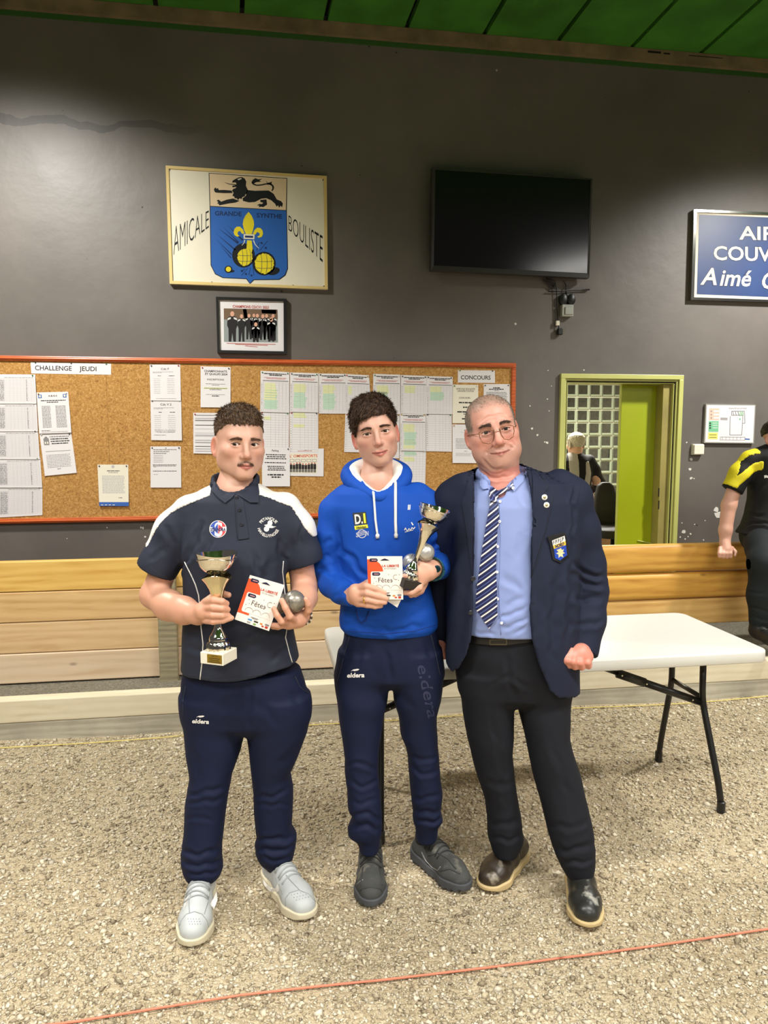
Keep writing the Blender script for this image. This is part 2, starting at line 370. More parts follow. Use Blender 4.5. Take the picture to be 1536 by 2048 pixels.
# torn gap at the right end of the ledge
q = MB()
for x0, x1, y0, y1 in ((1296,1322,101,107),(1328,1340,105,109),(1378,1446,110,117)):
    a = on_y(x0, y0, WY-.048); b_ = on_y(x1, y1, WY-.048)
    q.box((a[0], WY-.0475, b_[2]), (b_[0], WY-.040, a[2]))
q.build('gap', M_DARK, led)

# --- floor: gravel
def gravel_mat(name, c1, c2, c3):
    m = bpy.data.materials.new(name); m.use_nodes = True; N, L, b = nodes_of(m)
    tc = N.new('ShaderNodeTexCoord'); v = N.new('ShaderNodeTexVoronoi'); v.inputs['Scale'].default_value = 110; L.new(tc.outputs['Object'], v.inputs['Vector'])
    n = N.new('ShaderNodeTexNoise'); n.inputs['Scale'].default_value = 1.7; n.inputs['Detail'].default_value = 6; L.new(tc.outputs['Object'], n.inputs['Vector'])
    hs = N.new('ShaderNodeMix'); hs.data_type = 'FLOAT'; hs.inputs[0].default_value = .55; L.new(n.outputs['Fac'], hs.inputs[3])
    sx = N.new('ShaderNodeSeparateColor'); L.new(v.outputs['Color'], sx.inputs[0]); L.new(sx.outputs[0], hs.inputs[2])
    r = ramp(N, [(.2, c1), (.5, c2), (.8, c3)]); L.new(hs.outputs[0], r.inputs[0]); L.new(r.outputs[0], b.inputs['Base Color'])
    b.inputs['Roughness'].default_value = .9
    bp = N.new('ShaderNodeBump'); bp.inputs['Strength'].default_value = .9; bp.inputs['Distance'].default_value = .006; bp.invert = True
    L.new(v.outputs['Distance'], bp.inputs['Height']); L.new(bp.outputs[0], b.inputs['Normal'])
    return m
M_GRAV = gravel_mat('fine_beige_gravel', (146, 130, 102), (176, 160, 130), (198, 184, 156))
M_GRAVD = gravel_mat('shaded_fine_gravel', (92, 88, 76), (118, 112, 98), (140, 134, 118))  # darker gravel colours: the shade between kerb and barrier is painted in
KY = 4.16
floor_root = bpy.data.objects.new('floor', None); COL.objects.link(floor_root); struct(floor_root, 'beige crushed gravel floor of the hall', 'floor')
V, Fq = [], []
nx, ny = 120, 90; gx = np.linspace(-5, 7.2, nx); gy = np.linspace(-4, WY+TH, ny)
def ground_z(x, y):
    return .006*np.sin(x*2.1+y*1.3)+.005*np.sin(x*3.7-y*2.9+1)-.004
GX, GY = np.meshgrid(gx, gy); GZ = ground_z(GX, GY)
idx = np.arange(nx*ny).reshape(ny, nx)
np_mesh('gravel_bed', np.stack([GX.ravel(), GY.ravel(), GZ.ravel()], 1), np.stack([idx[:-1,:-1].ravel(), idx[:-1,1:].ravel(), idx[1:,1:].ravel(), idx[1:,:-1].ravel()], 1), M_GRAV, floor_root)
def stones(n, name, matl):
    """loose chippings: six-cornered stones, one mesh"""
    v = RNG.uniform(1.75**.62, 4.75**.62, n)**(1/.62); u = RNG.uniform(-1, 1, n)*(.56*v+.25)
    P = u[:, None]*RV[None] + v[:, None]*FV[None]; ok = P[:, 1] < KY-.01; P = P[ok]; v = v[ok]; n = len(P)
    R = np.clip(RNG.lognormal(math.log(.0037), .5, n), .002, .012)*np.clip(.72+.12*v, .8, 1.25)
    oc = np.array([[1,0,0],[-1,0,0],[0,1,0],[0,-1,0],[0,0,1],[0,0,-1.]])
    base = oc[None] + RNG.normal(0, .25, (n, 6, 3)); base[:, :, 2] *= .62; base[:, :, 0] *= RNG.uniform(.8, 1.45, n)[:, None]
    a = RNG.uniform(0, 6.283, n); c, s = np.cos(a)[:, None], np.sin(a)[:, None]
    x = base[:, :, 0]*c - base[:, :, 1]*s; y = base[:, :, 0]*s + base[:, :, 1]*c; z = base[:, :, 2]
    t = RNG.normal(0, .3, n)[:, None]; y, z = y*np.cos(t)-z*np.sin(t), y*np.sin(t)+z*np.cos(t)
    W = np.stack([x*R[:, None]+P[:, 0:1], y*R[:, None]+P[:, 1:2], z*R[:, None]+ground_z(P[:, 0], P[:, 1])[:, None]+R[:, None]*.25], -1)
    tri = np.array([[0,2,4],[2,1,4],[1,3,4],[3,0,4],[2,0,5],[1,2,5],[3,1,5],[0,3,5]])
    Fq = (tri[None] + (np.arange(n)*6)[:, None, None]).reshape(-1, 3)
    pal = np.array([lin(c) for c in ((200,188,162),(182,168,140),(216,206,184),(166,152,126),(192,182,162),(146,132,108),(206,194,168))])
    g = pal[RNG.integers(0, len(pal), n)]*RNG.uniform(.82, 1.12, n)[:, None]
    o = np_mesh(name, W.reshape(-1, 3), Fq, matl, floor_root, smooth=False, cols=np.repeat(g, 6, 0)); o['kind'] = 'stuff'; return o
M_STONE = mat('gravel_stone', (190, 170, 135), .9, attr=True)
stones(96000, 'gravel_stones', M_STONE)

# --- kerb of two timbers, raised gravel behind it with shade put into its colour
W_PALE = wood('pale_whitened_timber', (232, 222, 196), (214, 200, 170), 1, .6, dirt=(220, 208, 180), knots=False, bump=.1)
W_GREY = wood('grey_weathered_timber', (202, 196, 178), (172, 164, 146), 1, .75, dirt=(150, 144, 130), bump=.4)
kerb = thing('timber_kerb', 'low kerb of two stacked whitened timbers between gravel and plank barrier', 'kerb', (0, KY, 0))
for z0, z1, m_, d0 in ((-.02, .095, W_GREY, .004), (.097, .222, W_PALE, 0)):
    q = MB(); q.bbox((-4.1, d0, z0), (7.0, d0+.085, z1), .006); q.build('timber', m_, kerb)
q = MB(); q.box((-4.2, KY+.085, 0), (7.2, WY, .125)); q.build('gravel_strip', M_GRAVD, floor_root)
# --- plank barrier
BY = 4.72
WP = [wood('yellow_pine_plank', (232, 192, 108), (208, 158, 76), .8, .4, bump=.2), wood('honey_pine_plank', (222, 186, 132), (198, 156, 102), .8, .5, bump=.3),
      wood('worn_pine_plank', (224, 192, 146), (204, 166, 118), .8, .5, bump=.2), wood('whitened_pine_plank', (226, 202, 172), (210, 182, 148), .7, .6, bump=.2),
      wood('golden_round_plank', (222, 170, 78), (182, 124, 46), .7, .5, bump=.5), wood('golden_worn_plank', (222, 180, 110), (190, 142, 76), .7, .45, bump=.4)]
W_POST = wood('grey_green_post', (158, 148, 118), (120, 112, 90), 1.2, .75, dirt=(140, 132, 106), bump=.6)
barrier = thing('plank_barrier', 'waist high barrier of horizontal pine planks in front of the grey wall', 'barrier', (0, BY, 0))
pz = [.885, .697, .510, .318, .132]; PXm = on_y(950, 1200, BY)[0]; pxp = on_y(333, 1250, BY)[0]
for i in range(4):
    for j, (xa, xb) in enumerate(((-4.1, pxp+.02), (pxp+.022, PXm))):
        q = MB(); q.bbox((xa, random.uniform(0, .006), pz[i+1]+.002), (xb, .055, pz[i]-.002), .006); q.build('plank', WP[i], barrier)
for i, (z0, z1, b_) in enumerate(((.69, .888, .035), (.50, .688, .035), (.315, .498, .012))):
    q = MB(); q.bbox((PXm+.002, -.012 if i < 2 else 0, z0+.002), (6.8, .075, z1-.002), b_, seg=4); q.build('plank', WP[4] if i < 2 else WP[5], barrier, smooth=True, sharp=40)
for px0, px1, zt in ((318, 355, .80), (930, 968, .8)):
    a = on_y(px0, 1300, BY-.06)[0]; b_ = on_y(px1, 1300, BY-.06)[0]
    q = MB(); q.bbox((a, -.075, 0), (b_, -.003, zt), .006); q.build('post', W_POST, barrier)
for px0 in (1700,):
    a = on_y(px0, 1300, BY)[0]; q = MB(); q.bbox((a, .08, .1), (a+.09, .16, .86), .006); q.build('post', W_POST, barrier)

# --- strings on the ground
M_YSTR = mat('yellow_string', (226, 206, 120), .7); M_PSTR = mat('salmon_string', (222, 128, 100), .7)
def string(name, pts, r, m_, label, tw=0):
    q = MB(); P = []
    for (x0, y0), (x1, y1) in zip(pts[:-1], pts[1:]):
        for t in np.linspace(0, 1, 30): p = on_z(x0+(x1-x0)*t, y0+(y1-y0)*t, 0); P.append((p[0], p[1], float(ground_z(p[0], p[1]))+r+.008))
    q.tube(P, r, 6, 0); o = q.build(name, m_, None, True); tag(o, label, 'string'); return o
string('lane_string', [(-200,1508),(0,1500),(360,1472),(640,1451),(1140,1421),(1536,1394),(1700,1383)], .0028, M_YSTR, 'thin yellow string stretched along the foot of the timber kerb')
string('lane_string', [(0,2066),(150,2050),(480,2000),(768,1965),(1120,1914),(1536,1864),(1750,1838)], .0034, M_PSTR, 'salmon pink string stretched across the gravel in front of the people')

# --- door frame, side leaf and the room behind
M_FRAME = mat('olive_green_gloss', (196, 198, 118), .35, noise=(3, .08)); M_LEAF = mat('lime_green_door', (158, 170, 24), .38, noise=(1.5, .06)); M_REV = mat('bare_jamb', (158, 146, 82), .6, noise=(4, .2))
M_ROOM = mat('cream_room_paint', (226, 218, 190), .7); M_ROOMF = mat('room_floor', (120, 112, 100), .5)
door = bpy.data.objects.new('door_1', None); COL.objects.link(door); door.location = ((dX0+dX1)/2, WY, 0); struct(door, 'olive green door frame with one lime green leaf', 'door')
cxd = (dX0+dX1)/2; hw = (dX1-dX0)/2; M0 = Matrix.Translation((0, 0, 0))
def frame_ring(w0, w1, y0, y1, top0, top1, m_, nm):
    for lo, hi in (((-hw+w0, y0, 0), (-hw+w1, y1, top1)), ((hw-w1, y0, 0), (hw-w0, y1, top1)), ((-hw+w0, y0, top1), (hw-w0, y1, top0))):
        q = MB(); q.bbox(lo, hi, .003); q.build(nm, m_, door)
frame_ring(0, .036, -.03, .02, dT, dT-.036, M_FRAME, 'architrave')
frame_ring(.0365, .052, -.014, .03, dT-.0365, dT-.052, M_FRAME, 'frame_moulding')
frame_ring(.0525, .068, .0, TH, dT-.0525, dT-.068, M_FRAME, 'jamb')
q = MB(); lx0 = on_y(1238, 900, WY+TH-.05)[0]-cxd; lx1 = hw-.07; q.bbox((lx0, TH-.065, .01), (lx1, TH-.022, dT-.07), .003); leaf = q.build('door_leaf', M_LEAF, door)
q = MB(); xj = on_y(1318, 900, WY+.06)[0]-cxd; q.box((xj, .03, .0), (hw-.068, TH-.068, dT-.069)); q.build('reveal', M_REV, door)
q = MB()
for cy in (985, 1010):
    p = on_y(1319, cy, WY+.02); q.box((p[0]-cxd-.006, .0285, p[2]-.035), (p[0]-cxd+.004, .0295, p[2]+.035))
q.build('lock_slot', M_DARK, door)
q = MB(); a = on_y(1275, 1081, WY+.13); b_ = on_y(1312, 1089, WY+.13); q.tube([(a[0]-cxd, .128, a[2]), (b_[0]-cxd, .128, b_[2])], .004, 6); q.build('scratch_bar', mat('pale_scratch', (206, 212, 120), .5), leaf)
GYW = 9.3
mb = MB(); rx0, rx1 = dX0-.9, dX1+2.2
for nm, lab, cat_, lo, hi, m_ in (('wall_left', 'cream left wall of the small room behind the doorway', 'wall', (rx0-.1, WY+TH, 0), (rx0, GYW+.2, 2.75), M_ROOM), ('wall_right', 'cream right wall of the small room behind the doorway', 'wall', (rx1, WY+TH, 0), (rx1+.1, GYW+.2, 2.75), M_ROOM), ('ceiling', 'cream ceiling of the small room', 'ceiling', (rx0, WY+TH, 2.7), (rx1, GYW+.2, 2.8), M_ROOM), ('floor', 'grey floor of the small room', 'floor', (rx0-.1, WY+TH, -.03), (rx1+.1, GYW+.2, .004), M_ROOMF)):
    mb = MB(); mb.box(lo, hi); struct(mb.build(nm, m_), lab, cat_)
# glass block wall at the back of that room
cols = [1132-23.3, 1132, 1153.2, 1177.7, 1202, 1226, 1249.5, 1273, 1297]; rows = [767.5-25.6, 768, 793.7, 819.5, 845.2, 870.8, 896.3, 921.5, 946.8, 972, 997]
cxs = [on_y(c, 880, GYW)[0] for c in cols]; rzs = [on_y(1180, r_, GYW)[2] for r_ in rows]
M_MORT = mat('pale_mortar', (228, 224, 200), .8); M_GLASS = mat('dark_glass_block', (48, 50, 44), .08, noise=(22, .35), spec=.8); M_GEDGE = mat('pale_glass_edge', (150, 160, 136), .12, spec=.8)
win = bpy.data.objects.new('window_1', None); COL.objects.link(win); win.location = (0, GYW, 0); struct(win, 'glass block window wall at the back of the small room', 'window')
mb = MB(); mb.box((rx0, .03, 0), (rx1, .2, 2.7)); mb.build('mortar_grid', M_MORT, win)
bmesh_block = None
for i in range(len(cxs)-1):
    for j in range(len(rzs)-1):
        x0, x1 = cxs[i], cxs[i+1]; z1, z0 = rzs[j], rzs[j+1]; g = .0085; q = MB()
        o = [(x0+g, z0+g), (x1-g, z0+g), (x1-g, z1-g), (x0+g, z1-g)]; e = .024; ii = [(x0+g+.008, z0+g+e), (x1-g-e, z0+g+e), (x1-g-e, z1-g-.008), (x0+g+.008, z1-g-.008)]
        for k in range(4):
            k2 = (k+1) % 4; q.quad((o[k][0], .03, o[k][1]), (o[k2][0], .03, o[k2][1]), (o[k2][0], .0, o[k2][1]), (o[k][0], .0, o[k][1]), 1)
            q.quad((o[k][0], .0, o[k][1]), (o[k2][0], .0, o[k2][1]), (ii[k2][0], .012, ii[k2][1]), (ii[k][0], .012, ii[k][1]), 1)
        q.quad(*[(a, .012, b_) for a, b_ in ii], 0); q.build('glass_block', [M_GLASS, M_GEDGE], win)
# ------------------------------------------------------------------ things on the wall
def local(mb, name, mats, root, smooth=False, sharp=None):
    """world-space builder -> part of an unrotated thing"""
    return mb.build(name, mats, root, smooth, Matrix.Translation(-Vector(root.location)), sharp)
M_INK = mat('black_ink', (38, 36, 36), .7); M_GINK = mat('grey_ink', (138, 136, 138), .7); M_LINK = mat('pale_grey_ink', (186, 184, 188), .7)
M_RINK = mat('red_ink', (196, 92, 84), .7); M_HG = mat('green_highlighter', (190, 222, 196), .7); M_HY = mat('yellow_highlighter', (232, 234, 178), .7)
M_PAPER = mat('white_paper', (232, 228, 230), .75); M_CREAM = mat('cream_paper', (236, 230, 212), .75); M_BINK = mat('blue_print', (50, 98, 178), .6); M_OR = mat('orange_red_print', (214, 92, 60), .6)
INKS = [M_INK, M_GINK, M_LINK, M_RINK, M_HG, M_HY, M_BINK, M_OR, M_CREAM]
BRD = WY - .022                                       # face of the cork
M_CORK = bpy.data.materials.new('cork'); M_CORK.use_nodes = True
def _cork():
    N, L, b = nodes_of(M_CORK); tc = N.new('ShaderNodeTexCoord')
    v = N.new('ShaderNodeTexVoronoi'); v.inputs['Scale'].default_value = 170; L.new(tc.outputs['Object'], v.inputs['Vector'])
    n = N.new('ShaderNodeTexNoise'); n.inputs['Scale'].default_value = 60; n.inputs['Detail'].default_value = 5; L.new(tc.outputs['Object'], n.inputs['Vector'])
    s = N.new('ShaderNodeSeparateColor'); L.new(v.outputs['Color'], s.inputs[0])
    a = N.new('ShaderNodeMath'); a.operation = 'MULTIPLY_ADD'; L.new(s.outputs[0], a.inputs[0]); a.inputs[1].default_value = .5; L.new(n.outputs['Fac'], a.inputs[2])
    r = ramp(N, [(.34, (138, 94, 46)), (.58, (176, 128, 64)), (.82, (186, 138, 72)), (1.0, (206, 160, 96))]); L.new(a.outputs[0], r.inputs[0])
    L.new(r.outputs[0], b.inputs['Base Color']); b.inputs['Roughness'].default_value = .85
    bp = N.new('ShaderNodeBump'); bp.inputs['Strength'].default_value = .3; bp.inputs['Distance'].default_value = .003; L.new(a.outputs[0], bp.inputs['Height']); L.new(bp.outputs[0], b.inputs['Normal'])
_cork()
W_ORANGE = wood('orange_varnished_frame', (214, 106, 52), (176, 74, 32), 1.5, .3, knots=False, bump=.1)
bz0, bz1 = 1.026, 2.166; bx0, bx1 = -2.5, on_y(1029.5, 850, BRD)[0]
board = thing('notice_board', 'long cork notice board in an orange wooden frame covered with pinned papers', 'notice board', ((bx0+bx1)/2, WY, bz0))
seam = on_y(214, 800, BRD)[0]; seam2 = on_y(820, 800, BRD)[0]; hz = on_y(250, 892, BRD)[2]
for xa, xb in ((bx0+.02, seam), (seam+.0012, seam2), (seam2+.0012, bx1-.02)):
    for za, zb in ((bz0+.015, hz), (hz+.001, bz1-.015)):
        q = MB(); q.box((xa, BRD, za), (xb, WY-.001, zb)); local(q, 'cork_panel', M_CORK, board)
for lo, hi in (((bx0, bz1-.034), (bx1, bz1)), ((bx0, bz0), (bx1, bz0+.034)), ((bx1-.034, bz0+.035), (bx1, bz1-.035)), ((bx0, bz0+.035), (bx0+.034, bz1-.035))):
    q = MB(); q.bbox((lo[0], WY-.036, lo[1]), (hi[0], WY-.0005, hi[1]), .006)
    if hi[0]-lo[0] > 1: q.bbox((lo[0]+.02, WY-.042, lo[1]+.010), (hi[0]-.02, WY-.03, lo[1]+.022), .004)
    local(q, 'frame_rail', W_ORANGE, board)

PINC = [mat('black_pin', (40, 40, 44), .3), mat('green_pin', (40, 120, 60), .3), mat('brass_pin', (200, 160, 70), .3, .8), mat('red_pin', (180, 50, 40), .3), mat('white_pin', (220, 220, 215), .3)]
class Sheet:
    """a sheet of paper given by its four corners (photo pixels: TL, TR, BR, BL) on the plane y = Y"""
    def __init__(s, name, label, c, Y=None, cat='paper', m=None, curl=.006, pins='tt', group=None, layer=0, thick=.0006):
        Y = (BRD - .0012 - layer*.0016) if Y is None else Y
        s.P = [on_y(x, y, Y) for x, y in c]; s.Y = Y; s.curl = curl; s.layer = 0
        s.W = (np.linalg.norm(s.P[1]-s.P[0])+np.linalg.norm(s.P[2]-s.P[3]))/2; s.H = (np.linalg.norm(s.P[3]-s.P[0])+np.linalg.norm(s.P[2]-s.P[1]))/2
        s.c = sum(s.P)/4; q = MB(); nx, ny = 3, 6
        for i in range(nx):
            for j in range(ny):
                a, b, c_, d = (s.at(x, y) for x, y in ((i/nx, j/ny), ((i+1)/nx, j/ny), ((i+1)/nx, (j+1)/ny), (i/nx, (j+1)/ny))); q.quad(a, b, c_, d)
        for a, b in (((0, 0), (1, 0)), ((1, 0), (1, 1)), ((1, 1), (0, 1)), ((0, 1), (0, 0))):
            pa, pb = s.at(*a), s.at(*b); qa, qb = pa+np.array([0, thick, 0]), pb+np.array([0, thick, 0]); q.quad(pb, pa, qa, qb)
        s.o = q.build(name, m or M_PAPER, None, False, Matrix.Translation(-Vector(s.c))); s.o.location = s.c
        tag(s.o, label, cat, group)
        for k, ch in enumerate(pins):
            if ch == '.': continue
            x = {0: .06, 1: .94, 2: .5, 3: .06}[k]; y = {0: .965, 1: .965, 2: .975, 3: .04}[k]
            p = s.at(x, y); pq = MB(); pq.lathe([(.0012, 0), (.0045, .0005), (.0052, .003), (.0035, .005), (.001, .0056)], 8, T=lambda X, Yy, Z: (p[0]+X, p[1]-Z, p[2]+Yy))
            pq.build('pin', PINC[random.choice([0, 0, 1, 2, 3, 4])], s.o, True, Matrix.Translation(-Vector(s.c)))
        s.mb = MB()
    def at(s, x, y, off=0):
        p = (s.P[3]*(1-x)+s.P[2]*x)*(1-y)+(s.P[0]*(1-x)+s.P[1]*x)*y
        return p - np.array([0, s.curl*(1-y)**2 + off, 0])
    def T(s, x, y): return s.at(x/s.W, y/s.H, .0005 + .0002*s.layer)
    def text(s, t, x, y, h, w=None, align='c', m=0, **k): put_text(s.mb, t, s.T, x*s.W, y*s.H, h*s.H, None if w is None else w*s.W, align, m, **k)
    def row(s, x0, x1, y, h=.008, m=1, word=.06, gap=.012):
        x = x0
        while x < x1-.01:
            l = min(random.uniform(.4, 1.5)*word, x1-x); rect(s.mb, s.T, x*s.W, y*s.H, (x+l)*s.W, (y+h)*s.H, m); x += l+gap
    def para(s, x0, x1, y0, y1, n, m=1, h=.008, ragged=.2):
        for k in range(n): s.row(x0, x1-random.uniform(0, ragged)*(x1-x0), y1+(y0-y1)*k/max(n-1, 1), h, m)
    def table(s, x0, x1, y0, y1, nr, xs, m=2, w=.0011):
        for k in range(nr+1): y = y0+(y1-y0)*k/nr; rect(s.mb, s.T, x0*s.W, y*s.H, x1*s.W, y*s.H+w, m)
        for x in [x0]+list(xs)+[x1]: rect(s.mb, s.T, x*s.W, y0*s.H, x*s.W+w, y1*s.H, m)
    def fill(s, x0, y0, x1, y1, m): rect(s.mb, s.T, x0*s.W, y0*s.H, x1*s.W, y1*s.H, m)
    def done(s):
        if s.mb.f: s.mb.build('print', INKS, s.o, False, Matrix.Translation(-Vector(s.c)))['kind'] = 'stuff'
        return s.o
def crop(ox, oy, sc): return lambda *ps: [(ox+x/sc, oy+y/sc) for x, y in ps]
k1, k2, k3 = crop(0, 700, 3.84), crop(290, 700, 3.84), crop(660, 700, 3.84)
s = Sheet('title_strip', 'white paper strip reading CHALLENGE JEUDI on the cork board', k1((235,92),(853,105),(853,190),(240,180)), curl=0, pins='ttt')
s.text('CHALLENGE', .05, .30, .42, .455, 'l', bold=.012); s.text('JEUDI', .60, .30, .42, .215, 'l', bold=.012); s.done()
tl = [((-70,186),(270,188),(281,412),(-70,412)), ((-66,404),(280,404),(292,625),(-64,625)), ((-62,616),(291,616),(306,838),(-58,838)), ((-56,830),(309,825),(325,1056),(-52,1056)), ((-50,1044),(325,1048),(326,1268),(-50,1288))]
ord5 = ['topmost', 'second', 'middle', 'fourth', 'bottom']
for k, c in enumerate(tl):
    s = Sheet('results_sheet', 'white results table sheet, %s of the five at the left end of the cork board' % ord5[k], k1(*c), layer=5-k if k < 4 else 0, pins='.t', group='results sheets at the left end', curl=.003)
    s.table(.03, .97, .07, .86, 26, [.12, .30, .42, .5, .58, .66, .74, .82, .9], 2, .0007)
    for j in range(22): s.row(.14, .29, .10+.033*j, .016, 1, .07); 
    for j in range(23): s.row(.785, .805, .10+.032*j, .014, 0, .02)
    s.row(.3, .95, .885, .014, 1); s.done()
s = Sheet('date_list', 'white sheet of dates in two columns with two blue crests, tilted', k1((280,326),(523,320),(550,634),(303,642)), layer=1)
s.text('A.B.G.S', .5, .89, .04, .28, bold=.02); s.row(.12, .9, .785, .02, 0, .08); s.row(.3, .66, .745, .02, 0, .08)
for xx in (.1, .88):
    s.fill(xx-.055, .86, xx+.055, .945, 6); s.layer = 1; poly(s.mb, s.T, [((xx-.03)*s.W, .93*s.H), ((xx-.03)*s.W, .89*s.H), (xx*s.W, .87*s.H), ((xx+.03)*s.W, .89*s.H), ((xx+.03)*s.W, .93*s.H)], 8); s.layer = 0
for j in range(17): s.row(.13, .40, .65-.032*j, .016, 1, .06, .01); s.row(.56, .88, .65-.032*j, .016, 1, .06, .01)
s.row(.08, .35, .06, .012, 0); s.row(.08, .9, .03, .01, 1); s.done()
s = Sheet('notice_letter', 'white letter with a small grey crest pinned crooked below the date list', k1((303,641),(546,633),(591,943),(346,967)))
s.fill(.1, .72, .27, .88, 1); s.layer = 1; s.fill(.13, .75, .17, .80, 8); s.fill(.20, .75, .24, .80, 8); s.layer = 0; disc(s.mb, s.T, .185*s.W, .885*s.H, .05*s.W, m=1)
for j, (a, b) in enumerate(((.3, .92), (.32, .88), (.32, .92), (.34, .86))): s.row(a, b, .90-.055*j, .024, 0 if j else 1, .08)
s.row(.12, .9, .56, .012, 1, .8); s.para(.12, .92, .18, .47, 9, 1, .012, .1); s.row(.42, .52, .13, .014, 0); s.done()
s = Sheet('notice_letter', 'white letter with a blue footer band, low on the cork board', k1((748,880),(985,880),(991,1197),(765,1197)), curl=.012, pins='tt', m=M_CREAM)
s.fill(0, .0, 1, .095, 6); s.layer = 1; [s.fill(.06+.13*j, .02, .14+.13*j, .035, 8) for j in range(4)]; s.layer = 0
s.row(.3, .72, .84, .016, 0, .09); s.row(.34, .68, .80, .014, 1, .08); s.para(.13, .9, .31, .72, 15, 2, .014, .1); s.row(.66, .8, .19, .02, 1); disc(s.mb, s.T, .5*s.W, .95*s.H, .05*s.W, m=2); s.done()
def team_sheet(c, title, label, layer, sig):
    s = Sheet('team_sheet', label, k1(*c), layer=layer, pins='tt'); s.text(title, .5, .85, .055, .26 if len(title) < 6 else .36, bold=.01)
    s.row(.1, .78, .79, .01, 1); s.row(.1, .4, .765, .01, 1); s.row(.26, .36, .68, .014, 0, .1); s.row(.62, .8, .68, .014, 0, .1)
    for j in range(9): s.row(.12, .33, .6-.05*j, .012, 2, .1); s.row(.56, .8, .6-.05*j, .012, 2, .1)
    if sig:
        pts = [((.12+.009*j)*s.W, (.235+.03*math.sin(j*1.3)+.012*math.sin(j*.5))*s.H) for j in range(76)]; stroke(s.mb, s.T, pts, .0012, 1)
        s.row(.2, .75, .19, .01, 1); s.row(.1, .48, .12, .014, 1)
    else: s.row(.18, .85, .05, .01, 1)
    s.done()
team_sheet(((1148,112),(1384,110),(1390,390),(1157,388)), 'Cdc F', 'white sheet headed Cdc F pinned under the top of the frame', 0, False)
team_sheet(((1155,380),(1391,378),(1398,695),(1162,692)), 'Cdc V 2', 'white sheet headed Cdc V 2 with a signature scrawl', 1, True)
s = Sheet('notice_letter', 'white sheet of typed lines alone below the Cdc V 2 sheet', k1((1155,741),(1388,740),(1393,1056),(1157,1056)), pins='ttt')
for j, (a, b) in enumerate(((.1, .86), (.1, .62), (.1, .52))): s.row(a, b, .91-.045*j, .02, 1, .09)
for j in range(5): s.row(.1, .42, .775-.04*j, .008, 1, .3)
s.row(.08, .85, .545, .014, 0, .06); s.row(.08, .84, .52, .012, 0, .06); s.row(.1, .2, .497, .012, 1); s.row(.08, .86, .395, .014, 0, .06); s.row(.1, .26, .315, .01, 1); s.done()
s = Sheet('notice_letter', 'white sheet reading CHAMPIONNATS ET QUALIFS 2024', k2((427,125),(657,132),(657,442),(427,440)))
s.text('CHAMPIONNATS', .5, .865, .05, .76, bold=.02); s.text('ET QUALIFS 2024', .52, .795, .05, .74, bold=.02); s.text('INSCRIPTIONS', .5, .665, .042, .56, bold=.01)
s.row(.17, .83, .57, .014, 1, .06); s.row(.38, .62, .54, .014, 1, .06); s.fill(.1, .455, .9, .49, 5); s.layer = 1; s.row(.12, .88, .465, .014, 0, .07); s.layer = 0; s.row(.3, .7, .43, .014, 0, .06); s.row(.18, .82, .31, .012, 1, .06); s.row(.38, .62, .27, .022, 0, .07); s.done()
s = Sheet('bracket_sheet', 'white sheet with heavy dark rows half hidden behind the short haired head', k2((370,482),(604,484),(608,798),(372,794)))
for y, h, m_ in ((.93, .02, 1), (.86, .012, 1), (.80, .03, 1), (.69, .016, 0), (.6, .012, 2), (.5, .012, 2), (.42, .05, 2), (.31, .03, 2), (.26, .02, 1), (.17, .016, 0), (.1, .03, 2), (.05, .014, 1)): s.fill(.06, y, .95, y+h, m_)
s.done()
def score(c, kk, label, layer=0, hi=None, head=True, nr=18, grp='score tables on the cork board', dark=.0):
    s = Sheet('score_table', label, kk(*c), layer=layer, group=None, curl=.004, pins='tt')
    top = .80 if head else .97
    if hi:
        for x0, y0, x1, y1, m_ in hi:
            n = 7
            for j in range(n): s.fill(x0+random.uniform(0, .03), y0+(y1-y0)*j/n, x1-random.uniform(0, .08), y0+(y1-y0)*(j+.9)/n, m_)
    s.layer = 1; s.table(.08, .97, .03, top-.06 if head else top, nr, [.36, .52, .64, .76, .88], 2, .0009)
    if head:
        s.row(.12, .9, .93, .022, 0, .1); s.row(.3, .74, .895, .022, 0, .1); s.row(.12, .9, .84, .01, 3, .2); s.row(.2, .85, .815, .01, 3, .2); s.fill(.08, .765, .97, .778, 0)
    for j in range(nr): s.row(.03, .06, .035+(top-.1)/nr*j, .014, 0, .02)
    s.done(); return s
score(((888,160),(1109,170),(1108,482),(885,474)), k2, 'score table under two pins with green marks, leftmost of the upper tables', 1, [(.12, .08, .62, .3, 4), (.12, .3, .6, .72, 5), (.14, .34, .6, .56, 4)])
score(((885,470),(1108,478),(1105,792),(884,786)), k2, 'score table with one yellow mark, above the Parking notice', 0, [(.12, .80, .4, .88, 5)], False, 16)
score(((1114,172),(1332,179),(1330,479),(1112,474)), k2, 'score table with a long green and yellow column, second of the upper tables', 1, [(.12, .1, .6, .5, 4), (.12, .5, .6, .72, 5)])
score(((1112,472),(1330,477),(1331,796),(1111,790)), k2, 'score table with yellow marks, above the team photo card', 0, [(.12, .85, .6, .97, 5), (.12, .62, .55, .7, 5)], False, 16)
score(((1335,180),(1546,183),(1541,489),(1335,488)), k2, 'short score table with bare cork below it, third of the upper tables', 0, [(.14, .1, .62, .5, 4), (.14, .5, .62, .72, 5)])
score(((118,184),(299,194),(322,492),(120,492)), k3, 'slanting score table left of the gap above the dark brown hair', 1, [(.1, .5, .3, .7, 5)])
score(((118,486),(326,490),(332,788),(108,783)), k3, 'score table sheet half hidden behind the left ear of the boy in blue', 0, None, False, 16)
score(((332,183),(541,190),(540,492),(328,490)), k3, 'score table with green marks just above the dark brown hair', 1, [(.12, .5, .6, .72, 5), (.2, .36, .56, .56, 4)])
